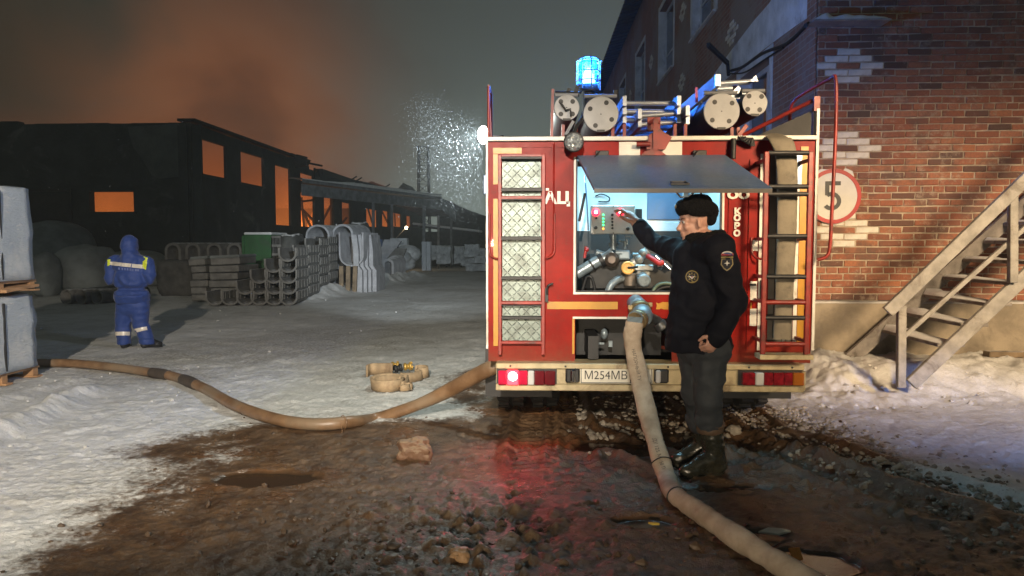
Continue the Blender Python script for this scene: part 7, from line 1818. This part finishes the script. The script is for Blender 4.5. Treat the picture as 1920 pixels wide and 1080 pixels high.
# ---- person in blue, back to us
def build_blue():
    Y0 = 10.5; p0 = W(245, 655, Y0)
    b = thing('person', 'person in blue hooded overalls with yellow shoulder tabs standing on snow, back to us', 'person', (p0.x, Y0, gz(p0.x, Y0)))
    BLU = NT('blue_workwear'); t = BLU; n1 = t.noise(5, 5, .6); n2 = t.noise(120, 2); t.put(t.p.inputs['Base Color'], t.mix(n1, (.006, .025, .125, 1), (.010, .036, .175, 1))); t.p.inputs['Roughness'].default_value = .7; t.p.inputs['Sheen Weight'].default_value = .1; t.bump(t.math('ADD', n1, n2), .3, .006)
    J = lambda px, py, dy=0: W(px, py, Y0 + dy)
    gl = gz(p0.x, Y0)
    fR = J(275, 650); fL = J(233, 656); fR.z = gl; fL.z = gl
    hip = J(248, 570); hL, hR = J(235, 573), J(262, 572); kL, kR = J(231, 612, .02), J(263, 607, .03)
    mb = MB(); hd = J(243, 462, .06); f = Vector((-.1, 1, -.25)).normalized(); sd = Vector((0, 0, 1)).cross(f).normalized(); HR = Matrix((f, sd, f.cross(sd).normalized())).transposed(); head_volume(mb, hd, HR, 1.0)
    shL, shR = J(212, 490), J(275, 491); eL, eR = J(208, 524, -.02), J(281, 522, .0); wL, wR = J(224, 528, .26), J(268, 530, .26)
    cap(mb, J(245, 485), hip, .11, .09); cap(mb, shL, shR, .06, .06)
    for a, c, d in ((shL, eL, wL), (shR, eR, wR)): cap(mb, a, c, .05, .042); cap(mb, c, d, .042, .03)
    hand_volume(mb, wL, Vector((.6, .6, .3)), Vector((-.5, .5, .5)), (.8, .9, .9, .9)); hand_volume(mb, wR, Vector((-.6, .6, .3)), Vector((.5, .5, .5)), (.8, .9, .9, .9), thumb=-1)
    for h_, k_, a_ in ((hL, kL, fL), (hR, kR, fR)): cap(mb, h_, k_, .06, .05); cap(mb, k_, a_ + Vector((0, 0, .08)), .045, .035)
    fuse('body', mb, .009, SKIN.m, b, 2)
    # jacket with hood
    mb = MB(); ell(mb, J(245, 497), (.255, .155, .17)); ell(mb, J(245, 525), (.245, .17, .22)); ell(mb, J(247, 553), (.25, .17, .16)); cap(mb, shL + Vector((.03, 0, .01)), shR + Vector((-.03, 0, .0)), .088, .09)
    mb.lathe([(.001, 0), (.19, 0), (.22, .03), (.23, .12), (.001, .12)], J(248, 569) , (0, 0, 1), 24)
    for a, c, d in ((shL, eL, wL), (shR, eR, wR)): cap(mb, a, c, .088, .08); cap(mb, c, d, .078, .06)
    ell(mb, J(243, 459, .04), (.112, .125, .135)); cap(mb, J(243, 472), J(244, 486), .10, .15)
    zb = J(247, 568).z
    def wj(co, n):
        co = folds(.022, 4.6, (1, 1, 1.1), 4, .4)(co, n); w = J(247, 541).z; co -= n * .022 * math.exp(-((co.z - w) / .02) ** 2)
        if co.z < zb: co.z = zb - (zb - co.z) * .1
        return co
    jk = fuse('jacket', mb, .011, BLU.m, b, 4, wj)
    mb = MB()
    for h_, k_, a_ in ((hL, kL, fL), (hR, kR, fR)): cap(mb, h_, k_, .13, .105); cap(mb, k_, a_ + Vector((0, .0, .16)), .105, .10); mb.lathe([(.001, 0), (.098, 0), (.103, .06), (.001, .06)], a_ + Vector((0, 0, .06)), (0, 0, 1), 18)
    ell(mb, hip + Vector((0, 0, .03)), (.215, .16, .16)); cap(mb, hL + Vector((.02, 0, -.03)), hR + Vector((-.02, 0, -.03)), .14, .14)
    tr = fuse('trousers', mb, .011, BLU.m, b, 4, folds(.013, 5, (1, 1, 1.6), 8, .3))
    from mathutils.bvhtree import BVHTree
    TAPE = M('reflective_band', (.52, .47, .40), .35, var=.1, bump=0); LIME = M('lime_tab', (.50, .56, .03), .5, var=.1, bump=0); PALE = M('pale_print', (.10, .13, .30), .6, var=.3, bump=0); PAT = M('white_patch', (.42, .45, .5), .6, bump=0)
    def drape(name, mat, polys, obj, lift=.006, sub=6):
        ob = obj; vs_ = [v.co + wloc(ob) for v in ob.data.vertices]; tree = BVHTree.FromPolygons([tuple(v) for v in vs_], [tuple(p.vertices) for p in ob.data.polygons]); mb = MB(); o = Vector((0, 0, CAM_H))
        for (a, b_, c, d) in polys:          # quad corners in picture order, resampled
            n = sub; g = []
            for i in range(n + 1):
                for j in range(3):
                    u_ = i / n; v_ = j / 2; x = (a[0] * (1 - u_) + b_[0] * u_) * (1 - v_) + (d[0] * (1 - u_) + c[0] * u_) * v_; y = (a[1] * (1 - u_) + b_[1] * u_) * (1 - v_) + (d[1] * (1 - u_) + c[1] * u_) * v_
                    h = tree.ray_cast(o, (W(x, y, 10) - o).normalized()); g.append(h[0] + h[1] * lift if h[0] is not None else None)
            for i in range(n):
                for j in range(2):
                    q = [g[i * 3 + j], g[(i + 1) * 3 + j], g[(i + 1) * 3 + j + 1], g[i * 3 + j + 1]]
                    if all(e is not None for e in q): mb.add(q, [(0, 1, 2, 3)], True)
        if mb.v: return mb.build(name, mat, ob)
    drape('reflective_band', TAPE, [((206, 490.5), (273, 497), (272, 504), (206, 497))], jk, sub=14)
    drape('shoulder_tab', LIME, [((201, 476), (208, 475.5), (206.5, 497), (202, 499))], jk); drape('shoulder_tab', LIME, [((269, 481), (277, 484), (274, 506), (267, 502))], jk)
    drape('hood_patch', PAT, [((218, 464), (227, 464.5), (227, 471), (218, 472.5))], jk)
    rr = random.Random(3)
    drape('back_print', PALE, [((x, 501 + (x - 220) * .09), (x + 3.4, 501.3 + (x - 220) * .09), (x + 3.2, 505.5 + (x - 220) * .09), (x + .3, 505.2 + (x - 220) * .09)) for x in (222, 228, 233, 238, 243, 247, 253, 257)], jk, sub=2)
    drape('reflective_band', TAPE, [((217, 622), (243, 622), (243, 629), (217, 629))], tr, sub=10); drape('reflective_band', TAPE, [((250, 617), (275, 612), (276, 619), (252, 624))], tr, sub=10)
    for a_, dx in ((fL, -.05), (fR, .12)):
        boot_mesh(b, a_, a_ + Vector((dx, .16, 0)), a_ + Vector((0, 0, .18)), gl - .003, .06, DARK, 'shoe')
    return b
build_blue()
# ------------------------------------------------------------------ blown spray and snow in the flood lamp
def spray():
    rng = np.random.default_rng(11); V = []; F = []; P = clod_proto(2.2, 1, .25); b = 0
    FL = M('snow_flake', (.16, .17, .17), .5, bump=0)
    def flake(p, s):
        nonlocal b
        vs, fs = P; q = vs * (s * np.array([.7, .7, 1.25])) + np.array(p); V.append(q); F.append(fs + b); b += len(vs)
    for _ in range(5200):
        Y = rng.uniform(7.8, 14); px = 905 - abs(rng.normal(0, 58)); py = rng.uniform(215, 400) + rng.normal(0, 18)
        flake(W(px, py, Y)[:], abs(rng.normal(0, .0013)) + .0008)
    for _ in range(3200):
        Y = rng.uniform(11, 14); k = rng.uniform(0, 1); px = 800 + 22 * rng.normal() + 25 * (1 - k); py = 330 - 150 * k + 12 * rng.normal(); flake(W(px, py, Y)[:], abs(rng.normal(0, .0022)) + .0012)
    for _ in range(60):
        Y = rng.uniform(6, 16); flake(W(rng.uniform(30, 900), rng.uniform(150, 450), Y)[:], abs(rng.normal(0, .002)) + .003)
    V = np.concatenate(V); F = np.concatenate(F); me = bpy.data.meshes.new('snowfall'); me.from_pydata(V.tolist(), [], F.tolist()); me.materials.append(FL)
    o = bpy.data.objects.new('snowfall', me); COL.objects.link(o); tag(o, 'blown snow and spray drifting through the flood lamp beam', None, None, 'stuff')
spray()
def mist():
    c = W(850, 300, 10.5); mb = MB(); mb.ball(c, (1.35, 2.6, 1.6), 28, 18)
    t = NT('spray_mist'); t.N.remove(t.p); v = t.node('ShaderNodeVolumePrincipled'); t.L.new(v.outputs[0], t.out.inputs['Volume']); v.inputs['Color'].default_value = (.9, .95, .93, 1)
    tc = t.node('ShaderNodeTexCoord'); mp = t.node('ShaderNodeMapping'); mp.inputs['Scale'].default_value = (1 / 1.35, 1 / 2.6, 1 / 1.6); t.L.new(tc.outputs['Object'], mp.inputs[0])
    ln = t.node('ShaderNodeVectorMath', operation='LENGTH'); t.L.new(mp.outputs[0], ln.inputs[0])
    n = t.noise(1.1, 4, .6, tc.outputs['Object'], .8)
    t.put(v.inputs['Density'], t.math('MULTIPLY', t.math('MULTIPLY', t.ss(ln.outputs['Value'], 1, .1), t.ss(n, .42, .66)), .003))
    o = mb.build('spray_mist', t.m, None, c); tag(o, 'pale drifting mist in the beam of the side flood lamp', None, None, 'stuff')
mist()
HAZE = True
if HAZE:
    t = NT('haze_air'); t.N.remove(t.p); v = t.node('ShaderNodeVolumePrincipled'); t.L.new(v.outputs[0], t.out.inputs['Volume'])
    v.inputs['Color'].default_value = (.86, .92, .88, 1); v.inputs['Density'].default_value = .0017; v.inputs['Anisotropy'].default_value = .2
    mb = MB(); mb.span(-121, 121, -26, 161, -1.6, 22); o = mb.build('haze', t.m, None, (0, 0, 0)); tag(o, 'thin night haze over the yard', None, None, 'stuff')
